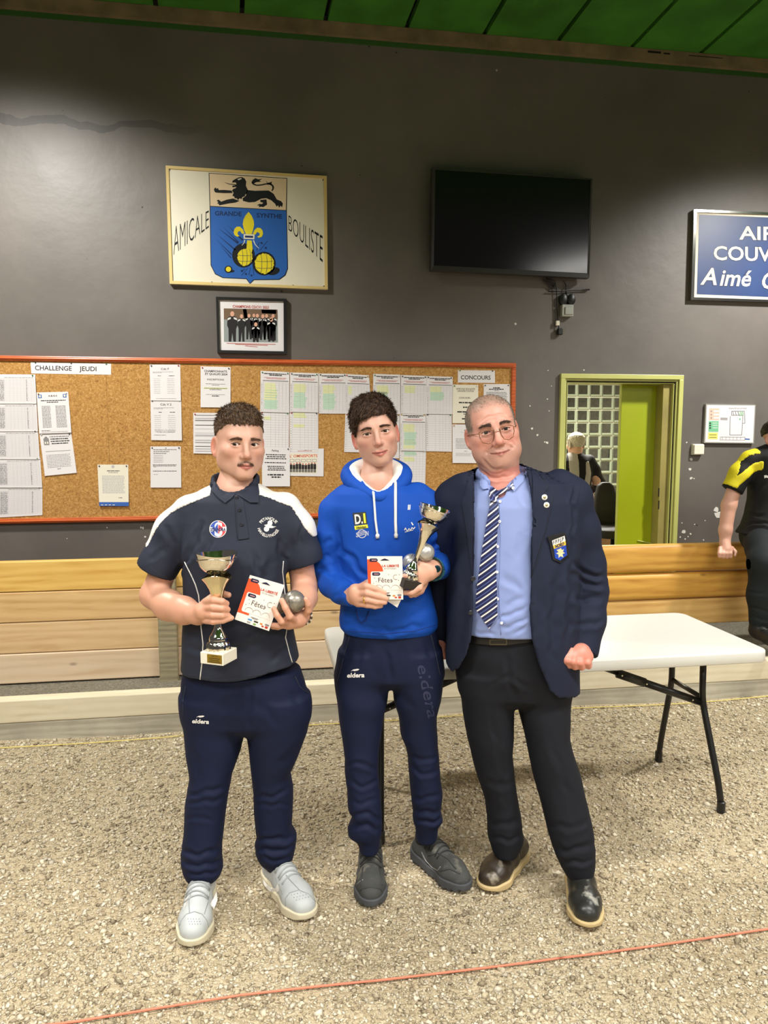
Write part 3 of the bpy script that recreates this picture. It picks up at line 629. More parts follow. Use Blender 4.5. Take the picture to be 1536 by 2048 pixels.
score(((330,488),(537,490),(530,832),(330,828)), k3, 'score table almost wholly hidden behind the head of the boy in blue', 0, None, False, 16)
score(((545,192),(743,199),(741,492),(543,488)), k3, 'score table with a single pale yellow block, upper row', 1, [(.12, .54, .58, .73, 5)])
score(((539,486),(736,490),(735,775),(537,771)), k3, 'score table covered with pale green marks, middle row right of the blue hood', 2, [(.12, .05, .62, .3, 5), (.14, .15, .66, .5, 4), (.12, .5, .6, .72, 5)])
score(((535,766),(738,770),(730,1062),(533,1062)), k3, 'lowest score table, its foot hidden by the blue shoulder', 0, [(.15, .86, .66, .96, 4), (.15, .7, .6, .82, 5)], False, 14)
score(((744,200),(943,206),(939,492),(740,490)), k3, 'score table with a broad green column, rightmost of the upper tables', 1, [(.12, .36, .68, .58, 4), (.12, .58, .6, .73, 5)])
score(((738,487),(936,490),(935,781),(737,777)), k3, 'plain score table without marks, rightmost of the middle row', 0, None, False, 16)
s = Sheet('notice_letter', 'white notice headed Parking beside the team photo card', k2((897,745),(1112,751),(1113,1047),(899,1047)), layer=3)
s.text('Parking', .48, .895, .05, .24, bold=.01)
for y, a, b in ((.80, .14, .86), (.75, .18, .84), (.70, .13, .87), (.595, .1, .86), (.50, .2, .8), (.455, .22, .8), (.41, .2, .86)): s.row(a, b, y, .024, 0, .07, .015)
s.row(.2, .8, .28, .036, 0, .1, .02); s.row(.34, .68, .22, .036, 0, .12, .02); s.done()
# team photo card
s = Sheet('photo_card', 'small card with a printed team photo headed OMNISPORTS', k2((1085,764),(1373,757),(1371,971),(1088,966)), layer=2, pins='..t', curl=0)
s.fill(.06, .1, .83, .9, 8); s.layer = 1; s.text("L' OMNISPORTS", .46, .70, .10, .74, m=7, bold=.02); s.row(.3, .68, .92, .02, 3, .08)
for j in range(5): s.fill(.09+.15*j, .52, .21+.15*j, .63, 1); 
s.layer = 2
for j in range(5): s.fill(.10+.15*j, .535, .20+.15*j, .615, 8)
for j in range(9):
    x = .12+.08*j; hh = random.uniform(.40, .46); s.fill(x-.03, .14, x-.004, .3, 0); s.fill(x+.006, .14, x+.03, .3, 0); s.fill(x-.036, .27, x+.036, hh, 0); disc(s.mb, s.T, x*s.W, (hh+.03)*s.H, .02*s.W, m=3)
s.done()
s = Sheet('title_strip', 'white paper strip reading CONCOURS at the right end of the cork board', k3((982,155),(1266,158),(1268,254),(982,250)), curl=.0, pins='tt')
s.text('CONCOURS', .48, .27, .33, .80, bold=.014); s.done()
s = Sheet('notice_letter', 'cream poster announcing a concours, below the CONCOURS strip', k3((944,265),(1139,268),(1139,565),(939,562)), m=M_CREAM)
s.text('AMICALE BOULISTE', .5, .87, .045, .74, bold=.0); s.text('GRANDE SYNTHE', .5, .815, .045, .64); s.text('CONCOURS', .46, .64, .045, .44); s.row(.24, .8, .52, .034, 0, .12, .02); s.row(.4, .66, .40, .034, 0, .12, .02); s.row(.18, .82, .28, .034, 0, .12, .02); s.row(.42, .62, .225, .03, 1, .12); s.row(.36, .7, .1, .034, 0, .12, .02); s.done()
s = Sheet('notice_letter', 'white typed page beside the grey haired temple, under the cream poster', k3((940,571),(1141,573),(1141,869),(940,867)))
s.row(.45, .62, .84, .02, 0); s.row(.3, .7, .79, .01, 2); s.para(.13, .94, .38, .62, 8, 1, .012, .05); s.row(.45, .56, .3, .014, 1); s.para(.12, .8, .18, .25, 4, 2, .01, .2); s.done()
s = Sheet('notice_letter', 'white typed page in the upper right corner of the cork board', k3((1180,262),(1381,262),(1386,562),(1180,560)))
s.row(.36, .62, .89, .026, 0, .1); s.row(.2, .76, .855, .024, 0, .1); s.row(.4, .58, .825, .016, 1); s.para(.1, .9, .3, .78, 14, 0, .012, .06); s.done()

# ---- club sign
SY = WY - .028
def pxT(ox, oy, sc, Y): return lambda x, y: on_y(ox+x/sc, oy+y/sc, Y)
cs = [(127,87),(1428,172),(1437,1087),(160,1042)]; T0 = pxT(300, 310, 4.042, SY)
P = [T0(*c) for c in cs]; cen = sum(P)/4
sign = thing('club_sign', 'painted club sign with black lion, blue shield and gold fleur-de-lis', 'sign', (cen[0], WY, cen[2]))
M_SWHITE = mat('sign_white', (232, 226, 206), .45); M_SCREAM = mat('sign_cream_edge', (222, 196, 130), .5); M_SBLUE = mat('sign_blue', (44, 100, 182), .4); M_SBLK = mat('sign_black', (26, 26, 30), .4)
M_SYEL = mat('sign_yellow', (232, 214, 42), .4); M_SBEIGE = mat('sign_beige', (230, 206, 170), .45); M_SNAVY = mat('sign_navy', (26, 46, 92), .4)
q = MB(); n = 0
q.v = [tuple(p) for p in P] + [tuple(p+np.array([0, .026, 0])) for p in P]
for f in ((3, 2, 1, 0), (4, 5, 6, 7), (0, 1, 5, 4), (1, 2, 6, 5), (2, 3, 7, 6), (3, 0, 4, 7)): q.f.append(f); q.m.append(0)
local(q, 'panel', M_SWHITE, sign)
inn = [(152,112),(1404,192),(1412,1066),(184,1018)]
for k in range(4):
    a, b, c, d = cs[k], cs[(k+1) % 4], inn[(k+1) % 4], inn[k]; q = MB()
    A = [pxT(300, 310, 4.042, SY)(*p) for p in (a, b, c, d)]; B_ = [p-np.array([0, .008, 0]) for p in A]
    q.v = [tuple(p) for p in A+B_]
    for f in ((4, 5, 6, 7), (0, 1, 5, 4), (1, 2, 6, 5), (2, 3, 7, 6), (3, 0, 4, 7)): q.f.append(f); q.m.append(0)
    local(q, 'edge_strip', M_SCREAM, sign)
def layerT(l, ox=300, oy=310, sc=4.042, Y=SY): return lambda x, y: on_y(ox+x/sc, oy+y/sc, Y)-np.array([0, .0008+.0006*l, 0])
q = MB(); T1, T2, T3, T4, T5 = (layerT(i) for i in range(5))
poly(q, T1, [(474,144),(1110,187),(1106,450),(1116,920),(1096,974),(1046,1010),(842,1012),(808,1044),(778,1004),(588,995),(526,964),(490,892),(482,416)], 1)
local(q, 'shield_outline', [M_SBLUE, M_SBLK], sign)
q = MB(); poly(q, T2, [(480,150),(1104,192),(1099,446),(488,412)], 0); local(q, 'shield_top', M_SBEIGE, sign)
q = MB(); poly(q, T2, [(489,418),(1101,451),(1110,918),(1090,968),(1042,1004),(838,1006),(808,1036),(782,999),(590,989),(530,959),(496,890)], 0); local(q, 'shield_field', M_SBLUE, sign)
q = MB()
for pl in ([(668,208),(690,195),(715,183),(740,178),(765,190),(778,215),(775,250),(792,285),(785,312),(772,318),(765,335),(748,340),(738,358),(725,350),(712,366),(700,350),(686,352),(680,335),(666,332),(676,305),(663,290),(672,275),(690,270),(700,258),(668,262),(664,248),(690,247),(700,236),(692,222),(664,224)],
           [(516,278),(530,262),(538,274),(550,268),(556,284),(600,283),(660,288),(668,308),(600,309),(550,306),(530,304),(522,296)],
           [(538,368),(556,362),(575,378),(620,362),(672,352),(724,372),(690,386),(640,392),(590,402),(560,408),(556,396),(542,392),(552,382)],
           [(786,284),(850,290),(920,288),(960,288),(1000,315),(1025,360),(1060,374),(1074,392),(1068,424),(1056,410),(1044,428),(1036,408),(1022,418),(1012,396),(980,367),(940,350),(900,354),(850,380),(800,384),(752,372),(748,352),(775,330)],
           [(892,364),(942,360),(946,402),(915,422),(896,418),(880,424),(884,410),(864,408),(884,396),(905,398),(916,386),(892,380)],
           [(822,226),(830,202),(852,188),(876,198),(908,192),(884,208),(900,216),(860,220),(838,232)], [(936,208),(952,226),(972,222),(984,214),(982,244),(950,236)]): poly(q, T3, pl, 0)
def thick(mb_, T, pts, ws, m=0):
    for (a, b), (wa, wb) in zip(zip(pts[:-1], pts[1:]), zip(ws[:-1], ws[1:])):
        dx, dy = b[0]-a[0], b[1]-a[1]; l = math.hypot(dx, dy) or 1; nx_, ny_ = -dy/l, dx/l
        mb_.quad(T(a[0]+nx_*wa/2, a[1]+ny_*wa/2), T(b[0]+nx_*wb/2, b[1]+ny_*wb/2), T(b[0]-nx_*wb/2, b[1]-ny_*wb/2), T(a[0]-nx_*wa/2, a[1]-ny_*wa/2), m)
thick(q, T3, [(985,292),(997,270),(992,248),(972,236),(940,234),(900,243),(862,246),(832,234),(824,215)], [8, 14, 14, 12, 10, 10, 10, 12, 10])
thick(q, T3, [(604,222),(640,236),(668,238),(700,244)], [2, 6, 6, 10]); local(q, 'lion', M_SBLK, sign)
q = MB(); poly(q, T4, [(706,196),(738,186),(742,194),(716,206)], 0); local(q, 'lion_eye', M_SWHITE, sign)
q = MB()
put_text(q, 'GRANDE', lambda x, y: T3(x, -y), 525, -488, 36, 214, 'l', bold=.02, warp=lambda x, y: (x, y-(x-525)*.03)); put_text(q, 'SYNTHE', lambda x, y: T3(x, -y), 862, -504, 36, 206, 'l', bold=.02, warp=lambda x, y: (x, y-(x-862)*.05))
for a, b, w in (((545,588),(712,715),13), ((580,572),(716,706),9), ((622,562),(750,690),14), ((527,630),(690,768),11), ((522,668),(660,806),9), ((560,720),(655,832),8)):
    dx, dy = b[0]-a[0], b[1]-a[1]; l = math.hypot(dx, dy); poly(q, T3, [a, (b[0]-dy/l*w*.5, b[1]+dx/l*w*.5), (b[0]+dy/l*w*.5, b[1]-dx/l*w*.5)], 0)
for a, b in (((950,694),(886,775)),((880,706),(862,775)),((790,914),(740,975)),((812,914),(800,970)),((832,912),(840,972)),((765,918),(748,940))): stroke(q, T3, [a, b], 4)
for x, y in ((936,752),(902,712),(742,938),(776,962),(820,974)): disc(q, T3, x, y, 9, n=8)
local(q, 'shield_lettering', M_SNAVY, sign)['kind'] = 'stuff'
q = MB(); disc(q, T3, 756, 812, 92, 98, 32); disc(q, T3, 922, 878, 94, 96, 32); disc(q, T3, 1000, 940, 50, 30, 20, rot=-.3); disc(q, T3, 634, 925, 32, 30, 16); disc(q, T3, 668, 940, 16, 9, 10, rot=-.3); local(q, 'ball_shadow', M_SBLK, sign)
q = MB()
def jag(cx, cy, rx, ry, n=40): poly(q, T4, [(cx+rx*math.cos(t)*random.uniform(.92, 1.03), cy+ry*math.sin(t)*random.uniform(.92, 1.03)) for t in np.linspace(0, 6.283, n, endpoint=False)], 0)
jag(768, 828, 62, 70); jag(925, 878, 78, 84); disc(q, T4, 634, 924, 21, n=16)
poly(q, T4, [(797,460),(822,492),(838,530),(842,565),(832,610),(822,642),(775,640),(760,605),(750,560),(756,522),(772,490)], 0)
poly(q, T4, [(764,636),(752,603),(727,580),(702,580),(684,597),(676,625),(684,648),(704,662),(724,655),(708,642),(711,622),(728,614),(744,638)], 0)
poly(q, T4, [(830,640),(845,606),(868,588),(893,592),(910,612),(914,640),(903,662),(880,670),(866,662),(885,650),(886,634),(868,622),(852,644)], 0)
poly(q, T5, [(785,690),(822,692),(830,758),(814,818),(800,828),(778,790)], 0); local(q, 'gold_charges', M_SYEL, sign)
q = MB(); poly(q, T5, [(757,640),(846,644),(844,682),(757,678)], 0); thick(q, T5, [(766,688),(760,712),(742,732)], [9, 6, 3]); thick(q, T5, [(836,690),(850,724),(880,756)], [9, 6, 3]); local(q, 'band', M_SWHITE, sign)
q = MB(); T6 = layerT(5); poly(q, T6, [(768,652),(834,655),(833,671),(768,668)], 0)
for cx, cy, rx, ry in ((925,878,78,84),(768,828,62,70)):
    for k in (-.45, .1, .55): stroke(q, T6, [(cx+rx*(k+.18*math.cos(t)), cy+ry*math.sin(t)*.95) for t in np.linspace(-1.3, 1.3, 9)], 2.5)
    for k in (-.3, .35): stroke(q, T6, [(cx+rx*math.sin(t)*.95, cy+ry*(k+.12*math.cos(t))) for t in np.linspace(-1.2, 1.2, 9)], 2.5)
local(q, 'line_work', M_SNAVY, sign)
q = MB()
def fan(s_, xa, xb, ta, tb, ba, bb):       # letters between two slanting lines
    put_text(q, s_, lambda x, y: T1(x, y), 0, 0, 1, 1, 'l', bold=-.012, spacing=1.02, warp=lambda x, y: (xa+(xb-xa)*x, (ba+(bb-ba)*x)+((ta+(tb-ta)*x)-(ba+(bb-ba)*x))*y))
fan('AMICALE', 190, 476, 566, 438, 812, 586); local(q, 'side_lettering', M_SBLK, sign)['kind'] = 'stuff'; q = MB(); fan('BOULISTE', 1120, 1396, 478, 640, 606, 872); local(q, 'side_lettering', M_SBLK, sign)['kind'] = 'stuff'
q = MB()
for x, y in ((160,122),(1400,202),(182,1016),(1407,1062),(500,1030),(1157,1056)): disc(q, T2, x, y, 7, n=10)
local(q, 'screw', mat('steel', (130, 128, 122), .35, .9), sign)

# ---- framed team photograph
FY = WY - .02; fc = [(432,594),(573,598),(573,709),(435,706)]; Pf = [on_y(*c, FY) for c in fc]; cen = sum(Pf)/4
frm = thing('framed_photo', 'black framed team photo reading CHAMPIONS CDCV1 2023', 'picture', (cen[0], WY, cen[2])); M_BLKF = mat('black_frame', (34, 32, 32), .35)
fi = [(437.5,600),(567,603),(567.5,703),(440,700.5)]
for k in range(4):
    A = [on_y(*p, FY) for p in (fc[k], fc[(k+1) % 4], fi[(k+1) % 4], fi[k])]; B_ = [p-np.array([0, .012, 0]) for p in A]; C_ = [p+np.array([0, .019, 0]) for p in A]; q = MB(); q.v = [tuple(p) for p in C_+B_]
    for f in ((7, 6, 5, 4), (5, 1, 0, 4), (6, 2, 1, 5), (7, 3, 2, 6), (4, 0, 3, 7)): q.f.append(f[::-1]); q.m.append(0)
    local(q, 'frame_bar', M_BLKF, frm)
q = MB(); q.quad(*[on_y(*p, FY) for p in (fi[3], fi[2], fi[1], fi[0])]); local(q, 'mount', M_PAPER, frm)
Tf = lambda l: layerT(l, 300, 310, 4.042, FY)
M_PB = mat('photo_brown', (120, 96, 76), .4); M_PG = mat('photo_grey', (150, 158, 158), .4); M_PK = mat('photo_black', (40, 38, 40), .4); M_PS = mat('photo_skin', (224, 172, 146), .4); M_PW = mat('photo_white', (226, 226, 224), .4)
q = MB(); t = Tf(0); poly(q, t, [(596,1240),(1030,1250),(1034,1515),(598,1510)], 1); t = Tf(1); poly(q, t, [(596,1240),(1030,1250),(1032,1330),(598,1330)], 0); poly(q, t, [(750,1245),(780,1246),(790,1320),(762,1320)], 3); poly(q, t, [(900,1250),(1020,1252),(1020,1285),(905,1280)], 5)
figs = [(665,1285,1.0,1508),(740,1305,.8,1508),(800,1300,.75,1490),(840,1298,.7,1480),(868,1300,.75,1480),(912,1305,.8,1495),(942,1302,.75,1490),(995,1302,.75,1500),(980,1330,.85,1508),(855,1370,.8,1512)]
for x, y, sc_, fy in figs:
    w = 38*sc_; t = Tf(2); poly(q, t, [(x-w, y+30*sc_), (x-w*.4, y+18*sc_), (x+w*.4, y+18*sc_), (x+w, y+30*sc_), (x+w*1.1, y+90*sc_), (x+w*.8, y+120*sc_), (x+w*.75, fy), (x+w*.25, fy), (x, y+150*sc_), (x-w*.25, fy), (x-w*.75, fy), (x-w*.8, y+120*sc_), (x-w*1.1, y+90*sc_)], 2)
    t = Tf(3); disc(q, t, x, y, 17*sc_, 22*sc_, 10, 3 if False else 4); poly(q, t, [(x-w*.95, y+34*sc_), (x-w*.3, y+26*sc_), (x-w*.3, y+40*sc_), (x-w, y+52*sc_)], 3); poly(q, t, [(x+w*.95, y+34*sc_), (x+w*.3, y+26*sc_), (x+w*.3, y+40*sc_), (x+w, y+52*sc_)], 3)
local(q, 'photo', [M_PB, M_PG, M_PK, M_PW, M_PS, M_OR], frm)
q = MB(); t = Tf(1); put_text(q, 'CHAMPIONS CDCV1 2023', lambda x, y: t(x, -y), 668, -1234, 22, 292, 'l', bold=.02, warp=lambda x, y: (x, y-(x-668)*.03))
for y, a, b in ((1526,620,1015),(1534,690,950),(1546,770,868)): stroke(q, t, [(a, y-4), (b, y+5)], 4)
local(q, 'caption', M_RINK, frm)

# ---- television on its bracket
tvc = [(864.7,334.7),(1185,356.9),(1178.5,556),(862,540.5)]; ty = [5.36, 5.36, 5.40, 5.40]
Pt = [on_y(*c, y) for c, y in zip(tvc, ty)]; cen = sum(Pt)/4
tv = thing('television', 'black flat television tilted forward high on the grey wall', 'television', (cen[0], cen[1], cen[2])); M_BEZ = mat('tv_bezel', (52, 50, 46), .35); M_SCR = mat('tv_screen', (9, 7, 7), .13, spec=.6)
q = MB(); B_ = [p+np.array([0, .055, 0]) for p in Pt]; q.v = [tuple(p) for p in Pt+B_]
for f in ((0, 1, 5, 4), (1, 2, 6, 5), (2, 3, 7, 6), (3, 0, 4, 7), (4, 5, 6, 7)): q.f.append(f); q.m.append(0)
kt = crop(840, 310, 3.84); ti = kt((118,113),(1312,192),(1286,908),(106,848)); Pi = [on_y(*c, y) for c, y in zip(ti, ty)]
for k in range(4): q.quad(Pt[k], Pi[k], Pi[(k+1) % 4], Pt[(k+1) % 4])
local(q, 'bezel', M_BEZ, tv)
q = MB(); q.quad(*[p+np.array([0, .003, 0]) for p in (Pi[3], Pi[2], Pi[1], Pi[0])]); local(q, 'screen', M_SCR, tv)
q = MB(); q.box((cen[0]-.15, cen[1]+.055, cen[2]-.15), (cen[0]+.15, WY, cen[2]+.15)); local(q, 'wall_mount', M_BLKF, tv)
TP = lambda x, y, Y=WY-.02: on_y(840+x/3.84, 310+y/3.84, Y)
cbl = thing('tv_cable', 'thin black cables hanging from the television to a loose plug', 'cable', TP(1040, 1000, WY)); M_BLKP = mat('black_plastic', (28, 28, 28), .4)
def wire(pts, r, nm='wire', m_=None, par=None):
    V_ = [Vector(TP(*p)) for p in pts]; out = []
    for i in range(len(V_)-1):
        p0, p1, p2, p3 = V_[max(i-1, 0)], V_[i], V_[i+1], V_[min(i+2, len(V_)-1)]
        for t in np.linspace(0, 1, 6, endpoint=False): out.append(.5*((2*p1)+(p2-p0)*t+(2*p0-5*p1+4*p2-p3)*t*t+(3*p1-p0-3*p2+p3)*t**3))
    out.append(V_[-1]); q = MB(); q.tube(out, r, 6); return local(q, nm, m_ or M_BLKP, par or cbl, True)
wire([(960,930),(990,970),(1040,1000),(1050,1080),(1052,1180),(1062,1290),(1066,1345)], .004); wire([(945,960),(975,985),(1015,1020),(1030,1000),(1000,965),(970,955)], .006); wire([(1000,950),(1035,970),(1040,1000)], .003)
wire([(1100,965),(1120,1000),(1118,1040)], .004)
q = MB(); p = TP(1072, 1352); q.bbox((p[0]-.02, p[1]-.02, p[2]-.03), (p[0]+.02, p[1]+.012, p[2]+.02), .008); pl_ = local(q, 'plug', M_BLKP, cbl)
q = MB(); q.tube([(p[0]+.018, p[1], p[2]+.006), (p[0]+.045, p[1], p[2]+.008)], .003, 6); q.tube([(p[0]+.018, p[1], p[2]-.008), (p[0]+.045, p[1], p[2]-.006)], .003, 6); local(q, 'prong', mat('plated_metal', (200, 196, 180), .25, 1), cbl)
q = MB(); p = TP(1056, 1292); q.bbox((p[0]-.014, p[1]-.01, p[2]-.018), (p[0]+.014, p[1]+.012, p[2]+.018), .004); local(q, 'clip', M_CREAM, cbl)
ant = thing('indoor_aerial', 'small black aerial with two arms stuck on the wall above a grey socket', 'aerial', TP(1130, 1090, WY))
q = MB(); a, b = TP(985, 1048), TP(1300, 1034); q.tube([a, TP(1090, 1050), TP(1180, 1040), b], [.008, .006, .006, .012], 8, flat=.5); local(q, 'arm', M_BLKP, ant, True)
for x in (1098, 1160): q = MB(); p = TP(x, 1110); q.lathe([(.02, -.02), (.036, -.012), (.036, .01), (.02, .018)], 16, T=lambda X, Y, Z: (p[0]+X*.85, p[1]+Z, p[2]+Y*1.15)); local(q, 'ear_disc', M_BLKP, ant, True, 40)
q = MB(); q.tube([TP(1120, 1050), TP(1128, 1100), TP(1150, 1115)], .006, 6); local(q, 'holder', M_BLKP, ant, True)
M_SOCK = mat('grey_plastic', (172, 174, 166), .4)
a, b = TP(1090, 1238, WY-.05), TP(1182, 1148, WY-.05); soc = thing('wall_socket', 'light grey flap socket under the black aerial', 'socket', ((a[0]+b[0])/2, WY, (a[2]+b[2])/2))
q = MB(); q.bbox((a[0], WY-.05, a[2]), (b[0], WY, b[2]), .006); local(q, 'box', M_SOCK, soc)
q = MB(); q.bbox((a[0]+.022, WY-.058, a[2]+.014), (b[0]-.006, WY-.049, b[2]-.02), .003); local(q, 'flap', M_SOCK, soc)
# ---- blue sign
kb = crop(1240, 380, 5.189); BYs = WY-.03; bt = [(1386.5, 419.5), (1676, 431), (1671, 609), (1380.5, 600)]; Pb = [on_y(*c, BYs) for c in bt]; cen = sum(Pb)/4
bs = thing('blue_sign', 'blue enamel sign reading AIRE COUVERTE in a chrome frame', 'sign', (cen[0], WY, cen[2]))
M_CHR = mat('chrome', (220, 220, 216), .12, 1.0); M_NAVY = mat('enamel_blue', (44, 68, 118), .35, noise=(4, .15)); M_IV = mat('ivory_print', (226, 218, 196), .45)
bi = [(1392, 424.5), (1671, 435.5), (1666, 604), (1386.5, 595)]
for k in range(4):
    A = [on_y(*p, BYs) for p in (bt[k], bt[(k+1) % 4], bi[(k+1) % 4], bi[k])]; B_ = [p-np.array([0, .012, 0]) for p in A]; C_ = [p+np.array([0, .029, 0]) for p in A]; q = MB(); q.v = [tuple(p) for p in C_+B_]
    for f in ((4, 5, 6, 7), (4, 0, 1, 5), (5, 1, 2, 6), (6, 2, 3, 7), (7, 3, 0, 4)): q.f.append(f); q.m.append(0)
    local(q, 'frame_bar', M_CHR, bs)
q = MB(); q.quad(*[on_y(*p, BYs) for p in (bi[3], bi[2], bi[1], bi[0])]); local(q, 'border', M_IV, bs)
b2 = [(1398.5, 429.5), (1666, 440), (1661, 599), (1393.5, 588.5)]; q = MB(); q.quad(*[on_y(*p, BYs)-np.array([0, .001, 0]) for p in (b2[3], b2[2], b2[1], b2[0])]); local(q, 'panel', M_NAVY, bs)
tb = lambda l: (lambda x, y: on_y(x, -y, BYs)-np.array([0, .002+.0008*l, 0]))
for nm, m_, l, bo in (('letter_shadow', M_SNAVY, 0, .05), ('lettering', M_IV, 1, .018)):
    q = MB(); sk = lambda x, y: (x, y-(x-1530)*.026)
    put_text(q, 'AIRE', tb(l), 1527, -480, 27, 98, 'c', bold=bo, warp=sk); put_text(q, 'COUVERTE', tb(l), 1529, -522, 28, 204, 'c', bold=bo, warp=sk)
    put_text(q, 'A', tb(l), 1400, -572, 34, 33, 'l', bold=bo, italic=.25, warp=sk); put_text(q, 'imé', tb(l), 1439, -573, 33, 64, 'l', bold=bo, italic=.25, warp=sk); put_text(q, 'C', tb(l), 1524, -577, 34, 30, 'l', bold=bo, italic=.25, warp=sk)
    local(q, nm, m_, bs)
# ---- evacuation plan and switch box
M_ALU = mat('aluminium', (206, 204, 196), .35, .6)
Pe = [(1412,808),(1511.5,809.5),(1508,887),(1408,886)]; A = [on_y(*p, WY-.025) for p in Pe]; cen = sum(A)/4
ev = thing('evacuation_plan', 'white evacuation plan in a thin aluminium frame beside the door', 'plan', (cen[0], WY, cen[2]))
q = MB(); q.v = [tuple(p) for p in A]+[tuple(p+np.array([0, .025, 0])) for p in A]
for f in ((0, 1, 5, 4), (1, 2, 6, 5), (2, 3, 7, 6), (3, 0, 4, 7), (0, 1, 2, 3)): q.f.append(f); q.m.append(0)
local(q, 'frame', M_ALU, ev); te = lambda l: (lambda x, y: on_y(1080+x/3.368, 720+y/3.368, WY-.025)-np.array([0, .001+.0006*l, 0]))
q = MB(); poly(q, te(0), [(1124,304),(1446,307),(1434,556),(1112,553)]); local(q, 'sheet', M_PAPER, ev)
M_PINK = mat('pink_print', (240, 196, 176), .6); M_GRN = mat('green_print', (120, 196, 150), .6); M_YEL = mat('yellow_print', (236, 226, 120), .6)
q = MB(); t = te(1); poly(q, t, [(1140,325),(1208,326),(1205,405),(1138,404)], 0); poly(q, t, [(1137,411),(1203,412),(1200,484),(1134,483)], 1); poly(q, t, [(1133,488),(1197,490),(1195,534),(1131,532)], 2)
t = te(2)
for y in (345, 368, 390): poly(q, t, [(1168, y-6), (1204, y-6), (1204, y+6), (1168, y+6)], 3); disc(q, t, 1153, y, 5, n=8, m=4)
for y in (426, 441, 458): poly(q, t, [(1140, y-5), (1150, y-5), (1150, y+5), (1140, y+5)], 5); poly(q, t, [(1162, y-3), (1196, y-3), (1196, y+1), (1162, y+1)], 3)
for y in (505, 522): poly(q, t, [(1140, y-2), (1188, y-2), (1188, y+1), (1140, y+1)], 5)
put_text(q, "PLAN D'EVACUATION", lambda x, y: t(x, -y), 1272, -330, 9, 118, 'l', m=4)
pl_ = [(1280,378),(1278,505),(1358,505),(1366,372),(1290,372),(1290,345),(1376,345),(1380,425),(1362,427)]; stroke(q, t, pl_, 2.2, 5); stroke(q, t, [(1215,518),(1380,520),(1378,540),(1213,538),(1215,518)], 2, 4)
for x in (1298,1315,1332,1350,1362): stroke(q, t, [(x, 346), (x+6, 370)], 2, 5 if x < 1340 else 1)
for x in (1228,1252,1276,1300,1325,1350): stroke(q, t, [(x, 518), (x, 538)], 1.6, 4)
poly(q, t, [(1340,350),(1372,350),(1372,376),(1342,376)], 6); disc(q, t, 1346, 398, 6, n=8, m=1); [stroke(q, t, [(1215, 390+6*k), (1262, 391+6*k)], 3, 4) for k in range(3)]; poly(q, t, [(1380,528),(1412,530),(1411,538),(1380,536)], 7)
local(q, 'print', [M_PINK, M_GRN, M_YEL, M_PAPER, M_GINK, M_INK, M_HG, M_BINK], ev)
a, b = on_y(1387, 910, WY-.04), on_y(1409.5, 888, WY-.04); sw = thing('switch_box', 'square cream switch box on the wall right of the door', 'switch', ((a[0]+b[0])/2, WY, (a[2]+b[2])/2))
q = MB(); q.bbox((a[0], WY-.03, a[2]), (b[0], WY, b[2]), .004); local(q, 'back_box', M_CREAM, sw)
q = MB(); q.bbox((a[0]+.004, WY-.042, a[2]+.004), (b[0]-.002, WY-.0295, b[2]-.004), .005); local(q, 'rocker', M_CREAM, sw)

# ---- folding table
M_TBL = mat('white_table_plastic', (214, 213, 206), .42, bump=(60, .05, .002)); M_BLK = mat('black_steel_tube', (22, 22, 22), .35)
tx0, tx1, ty0, ty1, tz = .272, 2.098, 2.77, 3.46, .742
tbl = thing('folding_table', 'white plastic folding table with black tube legs behind the three people', 'table', ((tx0+tx1)/2, (ty0+ty1)/2, 0))
def rrect(x0, y0, x1, y1, r, n=7):
    return [(cx+r*math.cos(a), cy+r*math.sin(a)) for cx, cy, a0 in ((x1-r, y1-r, 0), (x0+r, y1-r, 90), (x0+r, y0+r, 180), (x1-r, y0+r, 270)) for a in np.radians(np.linspace(a0, a0+90, n))]
q = MB(); prof = [(.004, tz-.05), (0, tz-.046), (0, tz-.008), (.003, tz-.002), (.010, tz)]; base = 0
rings = [rrect(tx0+i, ty0+i, tx1-i, ty1-i, .055-i) for i, _ in prof]; n = len(rings[0])
for (i, z), rg in zip(prof, rings): q.v += [(x, y, z) for x, y in rg]
for k in range(len(prof)-1):
    for j in range(n): q.f.append((k*n+j, k*n+(j+1) % n, (k+1)*n+(j+1) % n, (k+1)*n+j)); q.m.append(0)
q.f.append(tuple((len(prof)-1)*n+j for j in range(n))); q.m.append(0); q.f.append(tuple(j for j in reversed(range(n)))); q.m.append(0)
local(q, 'table_top', M_TBL, tbl, True, 50)
def bez(pts, n=5):
    V_ = [Vector(p) for p in pts]; out = [V_[0]]
    for i in range(1, len(V_)-1):
        d0 = (V_[i-1]-V_[i]); d1 = (V_[i+1]-V_[i]); r = min(.05, d0.length*.4, d1.length*.4); a = V_[i]+d0.normalized()*r; b = V_[i]+d1.normalized()*r
        for t in np.linspace(0, 1, n): out.append(a*(1-t)**2+V_[i]*2*t*(1-t)+b*t*t)
    return out+[V_[-1]]
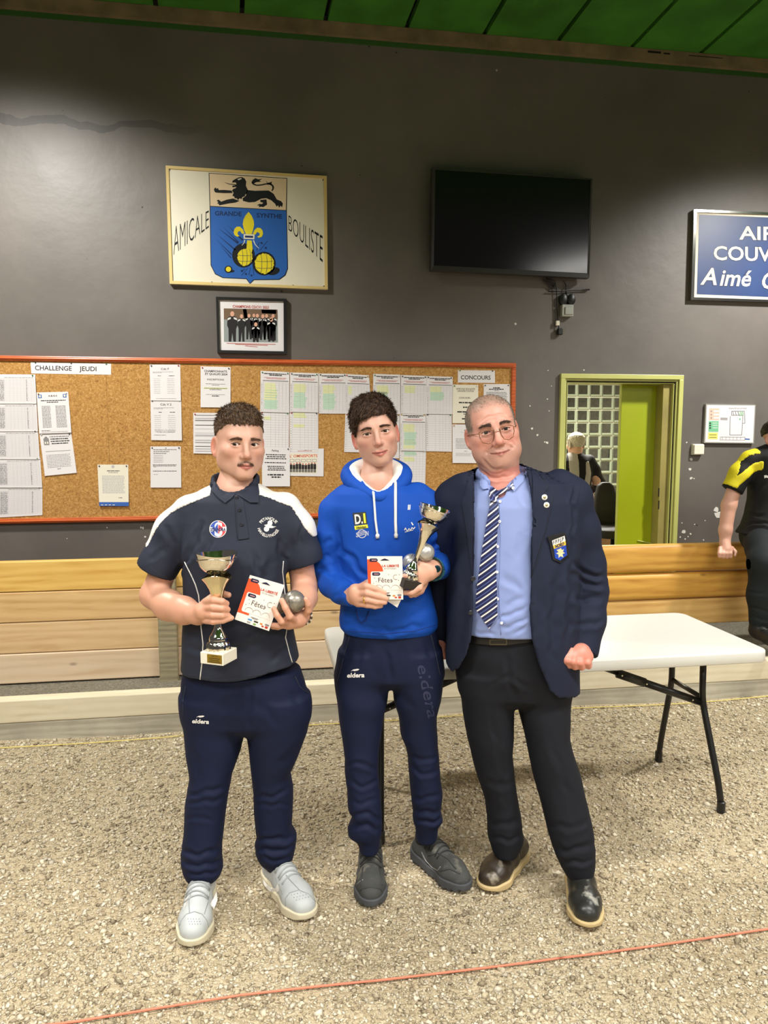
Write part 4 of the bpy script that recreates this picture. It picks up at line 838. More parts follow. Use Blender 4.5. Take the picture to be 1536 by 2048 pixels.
for sx, xl in ((1, 1.945), (-1, .455)):
    for yf, yt in ((2.845, 2.985), (3.37, 3.24)):
        q = MB(); q.tube(bez([(xl-.02*sx, yt, tz-.05), (xl-.015*sx, yt, .46), (xl+.005*sx, yf+(.02 if yf < 3 else -.02), .12), (xl+.008*sx, yf, .03)]), .0145, 10); lg = local(q, 'leg', M_BLK, tbl, True)
        q = MB(); q.lathe([(.0165, .0), (.018, .004), (.0175, .05), (.0148, .052)], 12, T=lambda X, Y, Z: (X+xl+.008*sx, Y+yf, Z)); local(q, 'rubber_foot', M_BLKP, tbl, True, 50)
    q = MB(); q.tube([(xl-.014*sx, 2.985, .47), (xl-.014*sx, 3.24, .47)], .011, 8); q.tube([(xl-.014*sx, 2.985, .66), (xl-.014*sx, 3.24, .66)], .011, 8); local(q, 'cross_bar', M_BLK, tbl, True)
    ym = 2.985 if sx > 0 else 3.1
    a = Vector((xl-.02*sx, ym-.0, .45)); b = Vector((xl-.66*sx, ym+.03, .69)); q = MB(); d = (b-a)
    q.tube([a, a+d*.45], .013, 8, flat=1.3); q.tube([a+d*.42, a+d*.62], .017, 8, flat=1.2); q.tube([a+d*.6, b], .010, 8); local(q, 'brace', M_BLK, tbl, True)
    q = MB()
    for t_ in (.08, .42, .6): p = a+d*t_; q.lathe([(.004, -.017), (.004, -.0205), (.001, -.021)], 8, T=lambda X, Y, Z: (p.x+X, p.y+Z, p.z+Y))
    local(q, 'rivet', mat('plated_metal', (200, 196, 180), .25, 1), tbl)
# ------------------------------------------------------------------ bodies and clothes: implicit solids -> one smooth skin each
class Grid:
    def __init__(s, lo, hi, h):
        s.h = h; s.lo = np.array(lo, np.float32); n = np.ceil((np.array(hi)-s.lo)/h).astype(int)+1
        s.ax = [(s.lo[i]+h*np.arange(n[i])).astype(np.float32) for i in range(3)]; s.d = np.full(n, .5, np.float32)
    def sub(s, lo, hi, pad=0.0):
        sl = []
        for i in range(3):
            a = int(max(0, math.floor((lo[i]-pad-s.lo[i])/s.h))); b = int(min(len(s.ax[i]), math.ceil((hi[i]+pad-s.lo[i])/s.h)+1)); sl.append(slice(a, max(a, b)))
        sl = tuple(sl); return sl, s.ax[0][sl[0]][:, None, None], s.ax[1][sl[1]][None, :, None], s.ax[2][sl[2]][None, None, :]
    def add(s, prim, k=.01):
        f, lo, hi = prim; sl, X, Y, Z = s.sub(lo, hi, k+3*s.h)
        if min(len(s.ax[i][sl[i]]) for i in range(3)) == 0: return s
        s.d[sl] = smin(s.d[sl], f(X, Y, Z), k); return s
    def cut(s, prim, k=.004):
        f, lo, hi = prim; sl, X, Y, Z = s.sub(lo, hi, k+3*s.h)
        if min(len(s.ax[i][sl[i]]) for i in range(3)) == 0: return s
        s.d[sl] = -smin(-s.d[sl], f(X, Y, Z), k); return s
    def mesh(s): return surface_nets(s.d, s.lo, s.h)
def smin(a, b, k):
    if k <= 0: return np.minimum(a, b)
    h = np.maximum(k-np.abs(a-b), 0)/k; return np.minimum(a, b)-h*h*(k*.25)
def surface_nets(d, lo, h):
    S = d < 0
    cnt = np.zeros(tuple(n-1 for n in d.shape), np.uint8)
    for i in (0, 1):
        for j in (0, 1):
            for k in (0, 1): cnt += S[i:i+cnt.shape[0], j:j+cnt.shape[1], k:k+cnt.shape[2]]
    act = (cnt > 0) & (cnt < 8); I = np.argwhere(act)
    vid = np.full(act.shape, -1, np.int32); vid[act] = np.arange(len(I))
    C = [(0,0,0),(1,0,0),(0,1,0),(1,1,0),(0,0,1),(1,0,1),(0,1,1),(1,1,1)]
    D = [d[I[:, 0]+c[0], I[:, 1]+c[1], I[:, 2]+c[2]] for c in C]; pos = np.zeros((len(I), 3), np.float32); n = np.zeros(len(I), np.float32)
    for a, b in ((0,1),(2,3),(4,5),(6,7),(0,2),(1,3),(4,6),(5,7),(0,4),(1,5),(2,6),(3,7)):
        x = (D[a] < 0) != (D[b] < 0); t = np.where(x, D[a]/np.where(x, D[a]-D[b], 1), 0)[:, None]
        ca, cb = np.array(C[a], np.float32), np.array(C[b], np.float32); pos += np.where(x[:, None], ca+t*(cb-ca), 0); n += x
    V = lo+h*(I+pos/n[:, None]); Q = []
    for ax in range(3):
        o1, o2 = [(1, 2), (2, 0), (0, 1)][ax]
        sa = [slice(None)]*3; sb = [slice(None)]*3; sa[ax] = slice(0, -1); sb[ax] = slice(1, None)
        A, B = S[tuple(sa)], S[tuple(sb)]; X = A != B
        lim = [slice(None)]*3; lim[o1] = slice(1, -1); lim[o2] = slice(1, -1)
        E_ = np.argwhere(X[tuple(lim)]); 
        if not len(E_): continue
        off = np.zeros(3, int); off[o1] = 1; off[o2] = 1; E_ = E_+off
        e1 = np.zeros(3, int); e1[o1] = 1; e2 = np.zeros(3, int); e2[o2] = 1
        q = np.stack([vid[tuple((E_-e1-e2).T)], vid[tuple((E_-e2).T)], vid[tuple(E_.T)], vid[tuple((E_-e1).T)]], 1)
        fl = A[tuple(E_.T)]; q[~fl] = q[~fl][:, ::-1]; Q.append(q)
    return V.astype(np.float64), (np.concatenate(Q) if Q else np.zeros((0, 4), int))
def relax(V, Q, it=2, w=.5):
    n = len(V); E_ = np.concatenate([Q[:, [0, 1]], Q[:, [1, 2]], Q[:, [2, 3]], Q[:, [3, 0]]]); E_ = np.concatenate([E_, E_[:, ::-1]])
    c = np.bincount(E_[:, 0], minlength=n)[:, None]
    for _ in range(it):
        S = np.stack([np.bincount(E_[:, 0], V[E_[:, 1], i], n) for i in range(3)], 1); V = V*(1-w)+w*S/np.maximum(c, 1)
    return V
def normals(V, Q):
    a = V[Q[:, 2]]-V[Q[:, 0]]; b = V[Q[:, 3]]-V[Q[:, 1]]; fn = np.cross(a, b); N_ = np.zeros_like(V)
    for i in range(4):
        for j in range(3): N_[:, j] += np.bincount(Q[:, i], fn[:, j], len(V))
    return N_/np.maximum(np.linalg.norm(N_, axis=1, keepdims=True), 1e-12)
# --- primitives: (f, lo, hi)
def cone(a, b, ra, rb=None, sq=None):
    rb = ra if rb is None else rb; a = np.asarray(a, np.float32); b = np.asarray(b, np.float32); r = max(ra, rb); sq = (1, 1, 1) if sq is None else sq
    ab = b-a; L2 = float(ab@ab)+1e-12
    def f(X, Y, Z):
        x, y, z = X-a[0], Y-a[1], Z-a[2]; t = np.clip((x*ab[0]+y*ab[1]+z*ab[2])/L2, 0, 1)
        return np.sqrt(((x-t*ab[0])*sq[0])**2+((y-t*ab[1])*sq[1])**2+((z-t*ab[2])*sq[2])**2)-(ra+(rb-ra)*t)
    rr = [r/min(q, 1) for q in sq]
    return f, np.minimum(a, b)-rr, np.maximum(a, b)+rr
def ell(c, r, R=None):
    c = np.asarray(c, np.float32); r = np.asarray(r, np.float32); m = float(max(r))
    def f(X, Y, Z):
        x, y, z = X-c[0], Y-c[1], Z-c[2]
        if R is not None: x, y, z = (R[0, i]*x+R[1, i]*y+R[2, i]*z for i in range(3))
        k0 = np.sqrt((x/r[0])**2+(y/r[1])**2+(z/r[2])**2); k1 = np.sqrt((x/r[0]**2)**2+(y/r[1]**2)**2+(z/r[2]**2)**2)+1e-6
        return k0*(k0-1)/k1
    e = np.array([m]*3) if R is not None else r
    return f, c-e, c+e
def loft(rows, n=2.3, flat=None):
    """rows (z, cu, cv, ru, rv) top to bottom or bottom to top"""
    A = np.array(sorted(rows, key=lambda r: r[0]), np.float64)
    def f(X, Y, Z):
        z = Z.ravel(); cu, cv, ru, rv = (np.interp(z, A[:, 0], A[:, i]).astype(np.float32)[None, None, :] for i in (1, 2, 3, 4))
        k = (np.abs((X-cu)/ru)**n+np.abs((Y-cv)/rv)**n)**(1/n); d = (k-1)*np.minimum(ru, rv)
        return np.maximum(d, np.maximum(A[0, 0]-Z, Z-A[-1, 0]))
    return f, (min(A[:, 1]-A[:, 3]), min(A[:, 2]-A[:, 4]), A[0, 0]), (max(A[:, 1]+A[:, 3]), max(A[:, 2]+A[:, 4]), A[-1, 0])
def chain(pts, rs, k=.012, sq=None):
    ps = [cone(a, b, ra, rb, sq) for a, b, ra, rb in zip(pts[:-1], pts[1:], rs[:-1], rs[1:])]
    def f(X, Y, Z):
        d = None
        for p in ps: e = p[0](X, Y, Z); d = e if d is None else smin(d, e, k)
        return d
    return f, np.min([p[1] for p in ps], 0), np.max([p[2] for p in ps], 0)
def below(prim, p, nrm):
    """keep the side of the plane opposite to nrm"""
    p = np.asarray(p); nrm = np.asarray(nrm)/np.linalg.norm(nrm)
    return (lambda X, Y, Z: np.maximum(prim[0](X, Y, Z), (X-p[0])*nrm[0]+(Y-p[1])*nrm[1]+(Z-p[2])*nrm[2])), prim[1], prim[2]
def minus(prim, other): return (lambda X, Y, Z: np.maximum(prim[0](X, Y, Z), -other[0](X, Y, Z))), prim[1], prim[2]
def poly2d(P):
    """signed distance to a polygon [(u, z)] as a prism along v"""
    P = np.asarray(P, np.float32)
    def f(X, Y, Z):
        x, z = np.broadcast_arrays(X[:, 0, :], Z[:, 0, :]); d = np.full(x.shape, 9., np.float32); ins = np.zeros(x.shape, bool)
        for i in range(len(P)):
            a, b = P[i], P[(i+1) % len(P)]; e = b-a; wx, wz = x-a[0], z-a[1]; t = np.clip((wx*e[0]+wz*e[1])/(e@e+1e-12), 0, 1)
            d = np.minimum(d, np.hypot(wx-t*e[0], wz-t*e[1])); c = (a[1] <= z) != (b[1] <= z)
            ins ^= c & (x < (b[0]-a[0])*(z-a[1])/((b[1]-a[1]) if b[1] != a[1] else 1e-9)+a[0])
        return np.where(ins, -d, d)[:, None, :]
    return f
def px_rows(rows, v0):
    """(py, pxL, pxR, dv, rv) -> loft rows in the heading frame"""
    out = []
    for py, a, b, dv, rv in rows:
        A, B = U(a, py, v0+dv), U(b, py, v0+dv); out.append(((A[2]+B[2])/2, (A[0]+B[0])/2, v0+dv, (B[0]-A[0])/2, rv))
    return out
def creases(V, Q, lines, amp=1.0):
    """press folds along pixel polylines into the camera-facing side: (polyline, width px, depth m)"""
    N_ = normals(V, Q); px = project_h(V); face = np.clip((-N_[:, 1]+.15)/.5, 0, 1); D = np.zeros(len(V))
    px = px+np.stack([2.2*np.sin(px[:, 1]/11+px[:, 0]/17)+1.3*np.sin(px[:, 1]/5.3+1), 2.2*np.sin(px[:, 0]/9+px[:, 1]/23)+1.2*np.sin(px[:, 0]/4.7+2)], 1)
    for pl, w, dep in lines:
        if len(pl) == 3:
            a, b, c = (np.array(p, float) for p in pl); pl = [a*(1-t)**2+(2*b-.5*(a+c))*2*t*(1-t)+c*t*t for t in np.linspace(0, 1, 7)]
        best = np.full(len(V), 1e9); sgn = np.zeros(len(V)); tt = np.zeros(len(V)); L = len(pl)-1
        for i, (a, b) in enumerate(zip(pl[:-1], pl[1:])):
            a, b = np.array(a, float), np.array(b, float); e = b-a; q = px-a; t = np.clip(q@e/(e@e), 0, 1); r = q-t[:, None]*e; dd = np.hypot(r[:, 0], r[:, 1])
            m = dd < best; best[m] = dd[m]; sgn[m] = (e[0]*q[m, 1]-e[1]*q[m, 0])/np.hypot(*e); tt[m] = (i+t[m])/L
        taper = np.clip(np.minimum(tt, 1-tt)*5+.25, 0, 1); x = sgn/w
        D += dep*taper*(-np.exp(-(best/w)**2)+.7*np.exp(-((best-1.7*w)/w)**2)*(sgn > 0)+.4*np.exp(-((best-1.7*w)/w)**2)*(sgn <= 0))
    return V+N_*(D*face*amp)[:, None]
def wob(V, Q, amp, f, seed=0):
    N_ = normals(V, Q); r = np.random.default_rng(seed); D = np.zeros(len(V))
    for _ in range(6):
        k = r.normal(0, 1, 3)*f; D += np.sin(V@k+r.uniform(0, 6.28))
    return V+N_*(D*amp/3)[:, None]
class Person:
    def __init__(s, label, v0, u0):
        s.o = np.array([u0, v0, 0.0]); s.root = thing('person', label, 'person', tuple(h2w(s.o)), -YAW); s.bvh = {}; s.par = {}
    def add(s, name, V, Q, m, parent=None, cols=None, smooth=True, bvh=None):
        o = np_mesh(name, np.asarray(V)-s.o, Q, m, parent or s.root, smooth, cols)
        if bvh: s.bvh[bvh] = BVHTree.FromPolygons([tuple(p) for p in V], [tuple(int(i) for i in q) for q in Q]); s.par[bvh] = o
        return o
    def addmb(s, mb, name, m, parent=None, smooth=False, sharp=None): return mb.build(name, m, parent or s.root, smooth, Matrix.Translation(-Vector(s.o)), sharp)
    def hit(s, px, py, key, off=0.0, dflt=None):
        r = ray_h(px, py); r = r/np.linalg.norm(r); keys = key if isinstance(key, (list, tuple)) else [key]; best = None
        for k in keys:
            h = s.bvh[k].ray_cast(Vector((0, 0, CAMH)), Vector(r))
            if h[0] is not None and (best is None or h[3] < best): best = h[3]
        if best is None: return None if dflt is None else U(px, py, dflt)
        return np.array([0, 0, CAMH])+r*(best-off)
    def drape(s, mb, name, m, key, off=.0015, parent=None, dflt=None):
        """flat artwork given in photo pixels laid onto the cloth"""
        V = []; last = None
        for p in mb.v:
            h = s.hit(p[0], p[1], key, off, dflt)
            if h is None: h = last if last is not None else U(p[0], p[1], s.o[1])
            V.append(tuple(h)); last = h
        mb.v = V; keys = key if isinstance(key, str) else key[0]
        return s.addmb(mb, name, m, parent or s.par[keys])
    def line(s, pts, name, m, key, r=.002, off=.001, parent=None, dflt=None, seg=10, flat=1.0):
        P = []; 
        for (x0, y0), (x1, y1) in zip(pts[:-1], pts[1:]):
            n = max(2, int(math.hypot(x1-x0, y1-y0)/seg))
            for t in np.linspace(0, 1, n, endpoint=False):
                h = s.hit(x0+(x1-x0)*t, y0+(y1-y0)*t, key, off, dflt)
                if h is not None: P.append(h)
        h = s.hit(*pts[-1], key, off, dflt)
        if h is not None: P.append(h)
        if len(P) < 2: return None
        q = MB(); q.tube(P, r, 6, flat=flat); k0 = key if isinstance(key, str) else key[0]
        return s.addmb(q, name, m, parent or s.par[k0], True)
    def plate(s, poly_px, name, m, key, off=.003, thick=.003, parent=None, step=7, dflt=None):
        """a cloth panel with thickness: pixel polygon, triangulated on a fine grid and laid on the cloth"""
        bm = bmesh.new(); vs = [bm.verts.new((x, y, 0)) for x, y in poly_px]; bm.faces.new(vs)
        bmesh.ops.triangulate(bm, faces=bm.faces[:])
        xs = [p[0] for p in poly_px]; ys = [p[1] for p in poly_px]
        for c, lo, hi, nn in ((0, min(xs), max(xs), (1, 0, 0)), (1, min(ys), max(ys), (0, 1, 0))):
            x = lo+step
            while x < hi:
                co = (x, 0, 0) if c == 0 else (0, x, 0); bmesh.ops.bisect_plane(bm, geom=bm.verts[:]+bm.edges[:]+bm.faces[:], plane_co=co, plane_no=nn); x += step
        bmesh.ops.remove_doubles(bm, verts=bm.verts[:], dist=.01); bmesh.ops.triangulate(bm, faces=bm.faces[:])
        bm.normal_update()
        for f in bm.faces:
            if f.normal.z > 0: f.normal_flip()
        bm.verts.index_update(); W = [(v.co.x, v.co.y) for v in bm.verts]; Fs = [tuple(v.index for v in f.verts) for f in bm.faces]; bd = [tuple(v.index for v in e.verts) for e in bm.edges if len(e.link_faces) == 1]; bm.free()
        hits = [s.hit(x, y, key, 0, None) for x, y in W]
        if all(h is None for h in hits): return None
        dep = [None if h is None else h[1] for h in hits]; A = []
        for i, (x, y) in enumerate(W):
            if hits[i] is None:
                j = min((j for j in range(len(W)) if hits[j] is not None), key=lambda j: (W[j][0]-x)**2+(W[j][1]-y)**2); hits[i] = U(x, y, hits[j][1])
        r = [np.array([0, 0, CAMH])-h for h in hits]; r = [q/np.linalg.norm(q) for q in r]
        T_ = [h+q*(off+thick) for h, q in zip(hits, r)]; B_ = [h+q*off for h, q in zip(hits, r)]; n = len(W); q = MB(); q.v = [tuple(p) for p in T_+B_]
        for f in Fs: q.f.append(f); q.m.append(0); q.f.append(tuple(n+i for i in reversed(f))); q.m.append(0)
        for a, b in bd: q.f.append((a, b, n+b, n+a)); q.m.append(0)
        k0 = key if isinstance(key, str) else key[0]; o = s.addmb(q, name, m, parent or s.par[k0], True, 50); return o

def rotm(yaw, pitch, roll):
    y, p, r = (math.radians(a) for a in (yaw, pitch, roll))
    Rz = np.array([[math.cos(y), -math.sin(y), 0], [math.sin(y), math.cos(y), 0], [0, 0, 1]]); Rx = np.array([[1, 0, 0], [0, math.cos(p), -math.sin(p)], [0, math.sin(p), math.cos(p)]])
    Ry = np.array([[math.cos(r), 0, -math.sin(r)], [0, 1, 0], [math.sin(r), 0, math.cos(r)]]); return Ry@Rz@Rx
class Head:
    """head frame: x to image right, y back, z up, origin between the eyes' level and the skull centre"""
    def __init__(s, C, R, sc=1.0, **k):
        s.C = np.asarray(C, float); s.R = R; s.sc = sc
        s.p = dict(jw=1.0, cheek=1.0, chin=1.0, nose=1.0, noselen=1.0, earsc=1.0, earout=0.0, smile=0.0, mouthw=1.0, lip=1.0, open=.0046, jowl=0.0, wide=1.0, squint=0.0, neck=.056, neckdy=.018, fat=0.0, brow=1.0); s.p.update(k)
    def w(s, p): return s.C+s.R@(np.asarray(p, float)*s.sc)
    def loc(s, V): return ((np.asarray(V)-s.C)@s.R)/s.sc
    def build(s, G):
        p = s.p; sl, X, Y, Z = G.sub(s.C-.19*s.sc, s.C+.19*s.sc); X, Y, Z = np.broadcast_arrays(X-s.C[0], Y-s.C[1], Z-s.C[2])
        x, y, z = ((s.R[0, i]*X+s.R[1, i]*Y+s.R[2, i]*Z)/s.sc for i in range(3)); ax = np.abs(x); wd = p['wide']
        def E(c, r, sym=True): xx = ax if sym else x; return ell(c, r)[0](xx, y, z)
        def Cn(a, b, ra, rb, sym=True): return cone(a, b, ra, rb)[0](ax if sym else x, y, z)
        d = E((0, .012, .040), (.076*wd, .097, .080)); d = smin(d, E((0, -.020, -.022), (.063*wd, .066, .086)), .03)
        base = d.copy()
        jw = p['jw']; d = smin(d, Cn((.042*jw, .0, -.064), (.015, -.068, -.096), .022+p['fat'], .019*p['chin']), .03); d = smin(d, E((0, -.074, -.098), (.022*p['chin'], .02, .020*p['chin'])), .018)
        d = smin(d, E((.046*wd, -.050, -.022), (.024*p['cheek'], .025*p['cheek'], .021*p['cheek'])), .022)
        d = smin(d, E((.0455*wd, -.012, -.042), (.0200+p['fat'], .034, .042)), .025)
        if p['jowl']: d = smin(d, E((.040*jw, -.045, -.072), (.026*p['jowl'], .030, .030)), .03); d = smin(d, E((0, -.030, -.118), (.05*p['jowl'], .045, .026)), .03)
        d = smin(d, E((0, -.071, -.066), (.031, .024, .026)), .02)
        d = smin(d, Cn((.012, -.080, .022), (.042, -.066, .024), .012*p['brow'], .010), .018)
        d = -smin(-d, E((.0325, -.101, -.002), (.021, .018, .014)), .014)
        # eyelids with an almond opening
        ec = (.0322, -.0712, .0); d = smin(d, E(ec, (.0158, .0138, .0128)), .006)
        a_, b_ = .0156, p['open']; Rl = (a_*a_+b_*b_)/(2*b_); lx, lz = ax-ec[0], z-.0006
        lens = np.maximum(np.sqrt(lx**2+(lz+Rl-b_)**2)-Rl, np.sqrt(lx**2+(lz-Rl+b_)**2)-Rl); d = np.maximum(d, -np.maximum(lens, y+.0745))
        # nose
        n = p['nose']; nl = p['noselen']; zt = -.036*nl; nz = Cn((0, -.085, .012), (0, -.103, zt+.008), .0080*n, .0098*n, False); nz = smin(nz, E((0, -.1075, zt), (.0112*n, .0108*n, .0098*n)), .008); nz = smin(nz, E((.0118*n, -.0950, zt-.004), (.0078*n, .0098*n, .0072*n)), .006)
        d = smin(d, nz, .010); d = -smin(-d, E((.0062*n, -.103, zt-.0125), (.0036, .005, .0034)), .003)
        # mouth
        mw = p['mouthw']; sm = p['smile']; L = p['lip']; zm = -.0715
        for pts, rs in ((((-.024, -.0835, zm+sm), (-.009, -.0955, zm+.0045), (0, -.0968, zm+.0035), (.009, -.0955, zm+.0045), (.024, -.0835, zm+sm)), (.0022, .0046*L, .0044*L, .0046*L, .0022)), (((-.021, -.0845, zm-.001+sm*.8), (0, -.0958, zm-.0055), (.021, -.0845, zm-.001+sm*.8)), (.0022, .0058*L, .0022))):
            for k in range(len(pts)-1):
                a, b = pts[k], pts[k+1]; d = smin(d, Cn((a[0]*mw, a[1], a[2]), (b[0]*mw, b[1], b[2]), rs[k], rs[k+1], False), .005)
        for a, b in (((-.026, -.086, zm+sm), (-.010, -.0995, zm+sm*.15)), ((-.010, -.0995, zm+sm*.15), (.010, -.0995, zm+sm*.15)), ((.010, -.0995, zm+sm*.15), (.026, -.086, zm+sm))):
            d = -smin(-d, Cn((a[0]*mw, a[1], a[2]), (b[0]*mw, b[1], b[2]), .0015, .0015, False), .003)
        if sm: d = -smin(-d, Cn((.0185, -.094, -.042), (.033*mw, -.079, -.066+sm), .0018, .0022), .008)
        # ears
        es = p['earsc']; eo = .0735*wd+p['earout']; ea = (ax-eo)*.93-(y-.018)*.36; eb = (ax-eo)*.36+(y-.018)*.93
        er = ell((0, 0, -.010), (.0075*es, .019*es, .032*es))[0](ea, eb, z); er = smin(er, ell((0, -.006, -.036*es), (.006, .010, .011))[0](ea, eb, z), .006)
        er = -smin(-er, ell((.0060, -.004, -.009), (.0068*es, .0125*es, .0215*es))[0](ea, eb, z), .003); d = smin(d, er, .007)
        G.d[sl] = smin(G.d[sl], (d*s.sc).astype(np.float32), .012)
        return sl, base*s.sc, (x, y, z)
def head_colors(H, V, base, lip, flush, stub=None, ears=None, scalp=None, stache=None):
    """skin colours by place on the head, darker at lids and mouth line (linear rgb)"""
    L = H.loc(V); x, y, z = L.T; ax = np.abs(x); p = H.p; mw = p['mouthw']; sm = p['smile']; n = len(V)
    c = np.tile(np.array(lin(base)), (n, 1)); on = (np.linalg.norm(L, axis=1) < .2)
    def blend(w, col): nonlocal c; w = np.clip(w*on, 0, 1)[:, None]; c = c*(1-w)+np.array(lin(col))*w
    g = lambda cx, cy, cz, sx, sy, sz: np.exp(-(((ax-cx)/sx)**2+((y-cy)/sy)**2+((z-cz)/sz)**2))
    blend(.32*g(.045, -.065, -.030, .026, .04, .022), flush); blend(.5*g(0, -.108, -.036, .014, .02, .014), flush)
    blend(.65*np.clip((ax-.074*p['wide'])/.008, 0, 1)*(np.abs(z+.01) < .05)*(y > -.02)*(y < .06), ears or flush)
    if stub: blend(stub[1]*np.clip((-.046-z)/.014, 0, 1)*np.clip((-.0-y)/.02, 0, 1)*(z > -.14), stub[0])
    zm = -.0715+sm*(np.clip(ax/(.024*mw), 0, 1.2)**2); w = np.clip(1-ax/(.0262*mw), 0, 1)**.5
    up = .0088*p['lip']*w; dn = .0115*p['lip']*w; blend(((z < zm+up) & (z > zm-dn) & (y < -.075))*.85, lip); blend((np.abs(z-zm) < .0016)*(w > 0)*(y < -.075)*.8, [q*.5 for q in lip])
    if stache: col, a = stache; blend(a*np.exp(-((z-(zm+.0145-ax*.18))/.0048)**2)*(ax < .028*mw)*np.clip((.033-ax)/.02, 0, 1)*(y < -.07), col)
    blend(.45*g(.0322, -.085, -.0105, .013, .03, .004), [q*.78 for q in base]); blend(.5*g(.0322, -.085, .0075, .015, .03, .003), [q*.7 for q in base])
    if scalp: col, fn = scalp; blend(fn(x, y, z), col)
    return c
def eyes(P, H, iris, parent, gaze=(0, 0)):
    for sx in (-1, 1):
        c = H.w((.0322*sx, -.0695, .0)); q = MB(); r = .0126*H.sc
        f = H.R@np.array([math.sin(math.radians(gaze[0])), -math.cos(math.radians(gaze[0])), math.sin(math.radians(gaze[1]))]); f = Vector(f).normalized(); a = f.cross(Vector((0, 0, 1))).normalized(); b = a.cross(f)
        T_ = lambda X, Y, Z: Vector(c)+a*X+b*Y+f*Z
        q.lathe([(r*math.sin(t), -r*math.cos(t)) for t in np.linspace(.05, 2.55, 10)], 16, 0, T_)
        q.lathe([(r*math.sin(t), r*math.cos(t)+.0002) for t in (.56, .53, .3)], 16, 1, T_); q.lathe([(r*math.sin(t), r*math.cos(t)+.0005) for t in (.25, .23, .1, .02)], 12, 2, T_)
        P.addmb(q, 'eye', [mat('eye_white', (226, 216, 208), .15), mat('iris_%d' % iris[0], iris, .15), mat('pupil', (10, 9, 9), .05)], parent, True)
def lash(P, H, parent, col=(48, 34, 28), r=.0008):
    b_ = H.p['open']; a_ = .0156; Rl = (a_*a_+b_*b_)/(2*b_)
    for sx in (-1, 1):
        pts = []
        for t in np.linspace(-.95, 1.0, 11):
            x = .0322+a_*t; z = math.sqrt(max(Rl*Rl-(a_*t)**2, 0))-Rl+b_+.0006; o = H.w((sx*x, -.125, z+.0006)); h_ = P.bvh['body'].ray_cast(Vector(o), Vector(H.R@np.array([0, 1., 0])))
            if h_[0] is not None: pts.append(np.array(h_[0])-H.R@np.array([0, .0004, 0]))
        q = MB(); q.tube(pts, r*H.sc, 5); P.addmb(q, 'eyelashes', mat('eyelash', col, .7), parent, True)
def blades(P, name, roots, dirs, lens, wid, cols, m, parent, bend=None, seed=1):
    """hair as many thin tapering blades"""
    r = np.random.default_rng(seed); n = len(roots); d = dirs/np.linalg.norm(dirs, axis=1, keepdims=True); s = np.cross(d, r.normal(0, 1, (n, 3))); s /= np.linalg.norm(s, axis=1, keepdims=True); s *= (wid/2)[:, None] if np.ndim(wid) else wid/2
    bend = np.zeros((n, 3)) if bend is None else bend; L = lens[:, None]
    m1 = roots+d*L*.5+bend*L*.2; t = roots+d*L+bend*L*.8
    V = np.stack([roots-s, roots+s, m1-s*.8, m1+s*.8, t], 1).reshape(-1, 3); b = np.arange(n)[:, None]*5
    F = np.concatenate([b+np.array([[0, 1, 3]]), b+np.array([[0, 3, 2]]), b+np.array([[2, 3, 4]])]); o = P.add(name, V, F, m, parent, np.repeat(cols, 5, 0), True); o['kind'] = 'stuff'; return o
def hair_cap(P, H, sl, base, xyz, G, tfun, col, m, name='hair', rough=.0016, seed=3, relaxit=1):
    x, y, z = xyz; t = tfun(x, y, z); D = (base-t*H.sc).astype(np.float32); D = np.maximum(D, (t < -.0045)*.01-.002+0*D) if False else D
    lo = np.array([G.ax[i][sl[i]][0] for i in range(3)]); V, Q = surface_nets(D, lo, G.h); V = relax(V, Q, relaxit); V = wob(V, Q, rough, 260, seed); V = wob(V, Q, rough, 120, seed+1)
    L = H.loc(V); tv = tfun(*L.T); keep = (tv > -.004)[Q].all(1); Q = Q[keep]; used = np.unique(Q); mp = -np.ones(len(V), int); mp[used] = np.arange(len(used)); V, Q = V[used], mp[Q]; L = L[used]
    r = np.random.default_rng(seed); o = P.add(name, V, Q, m, None, col(L, r.uniform(0, 1, len(V)))); return o, V, Q, L
def hand_add(G, fingers, k=.006):
    """fingers: list of (points, radii)"""
    for pts, rs in fingers: G.add(chain(pts, rs, .004), k)
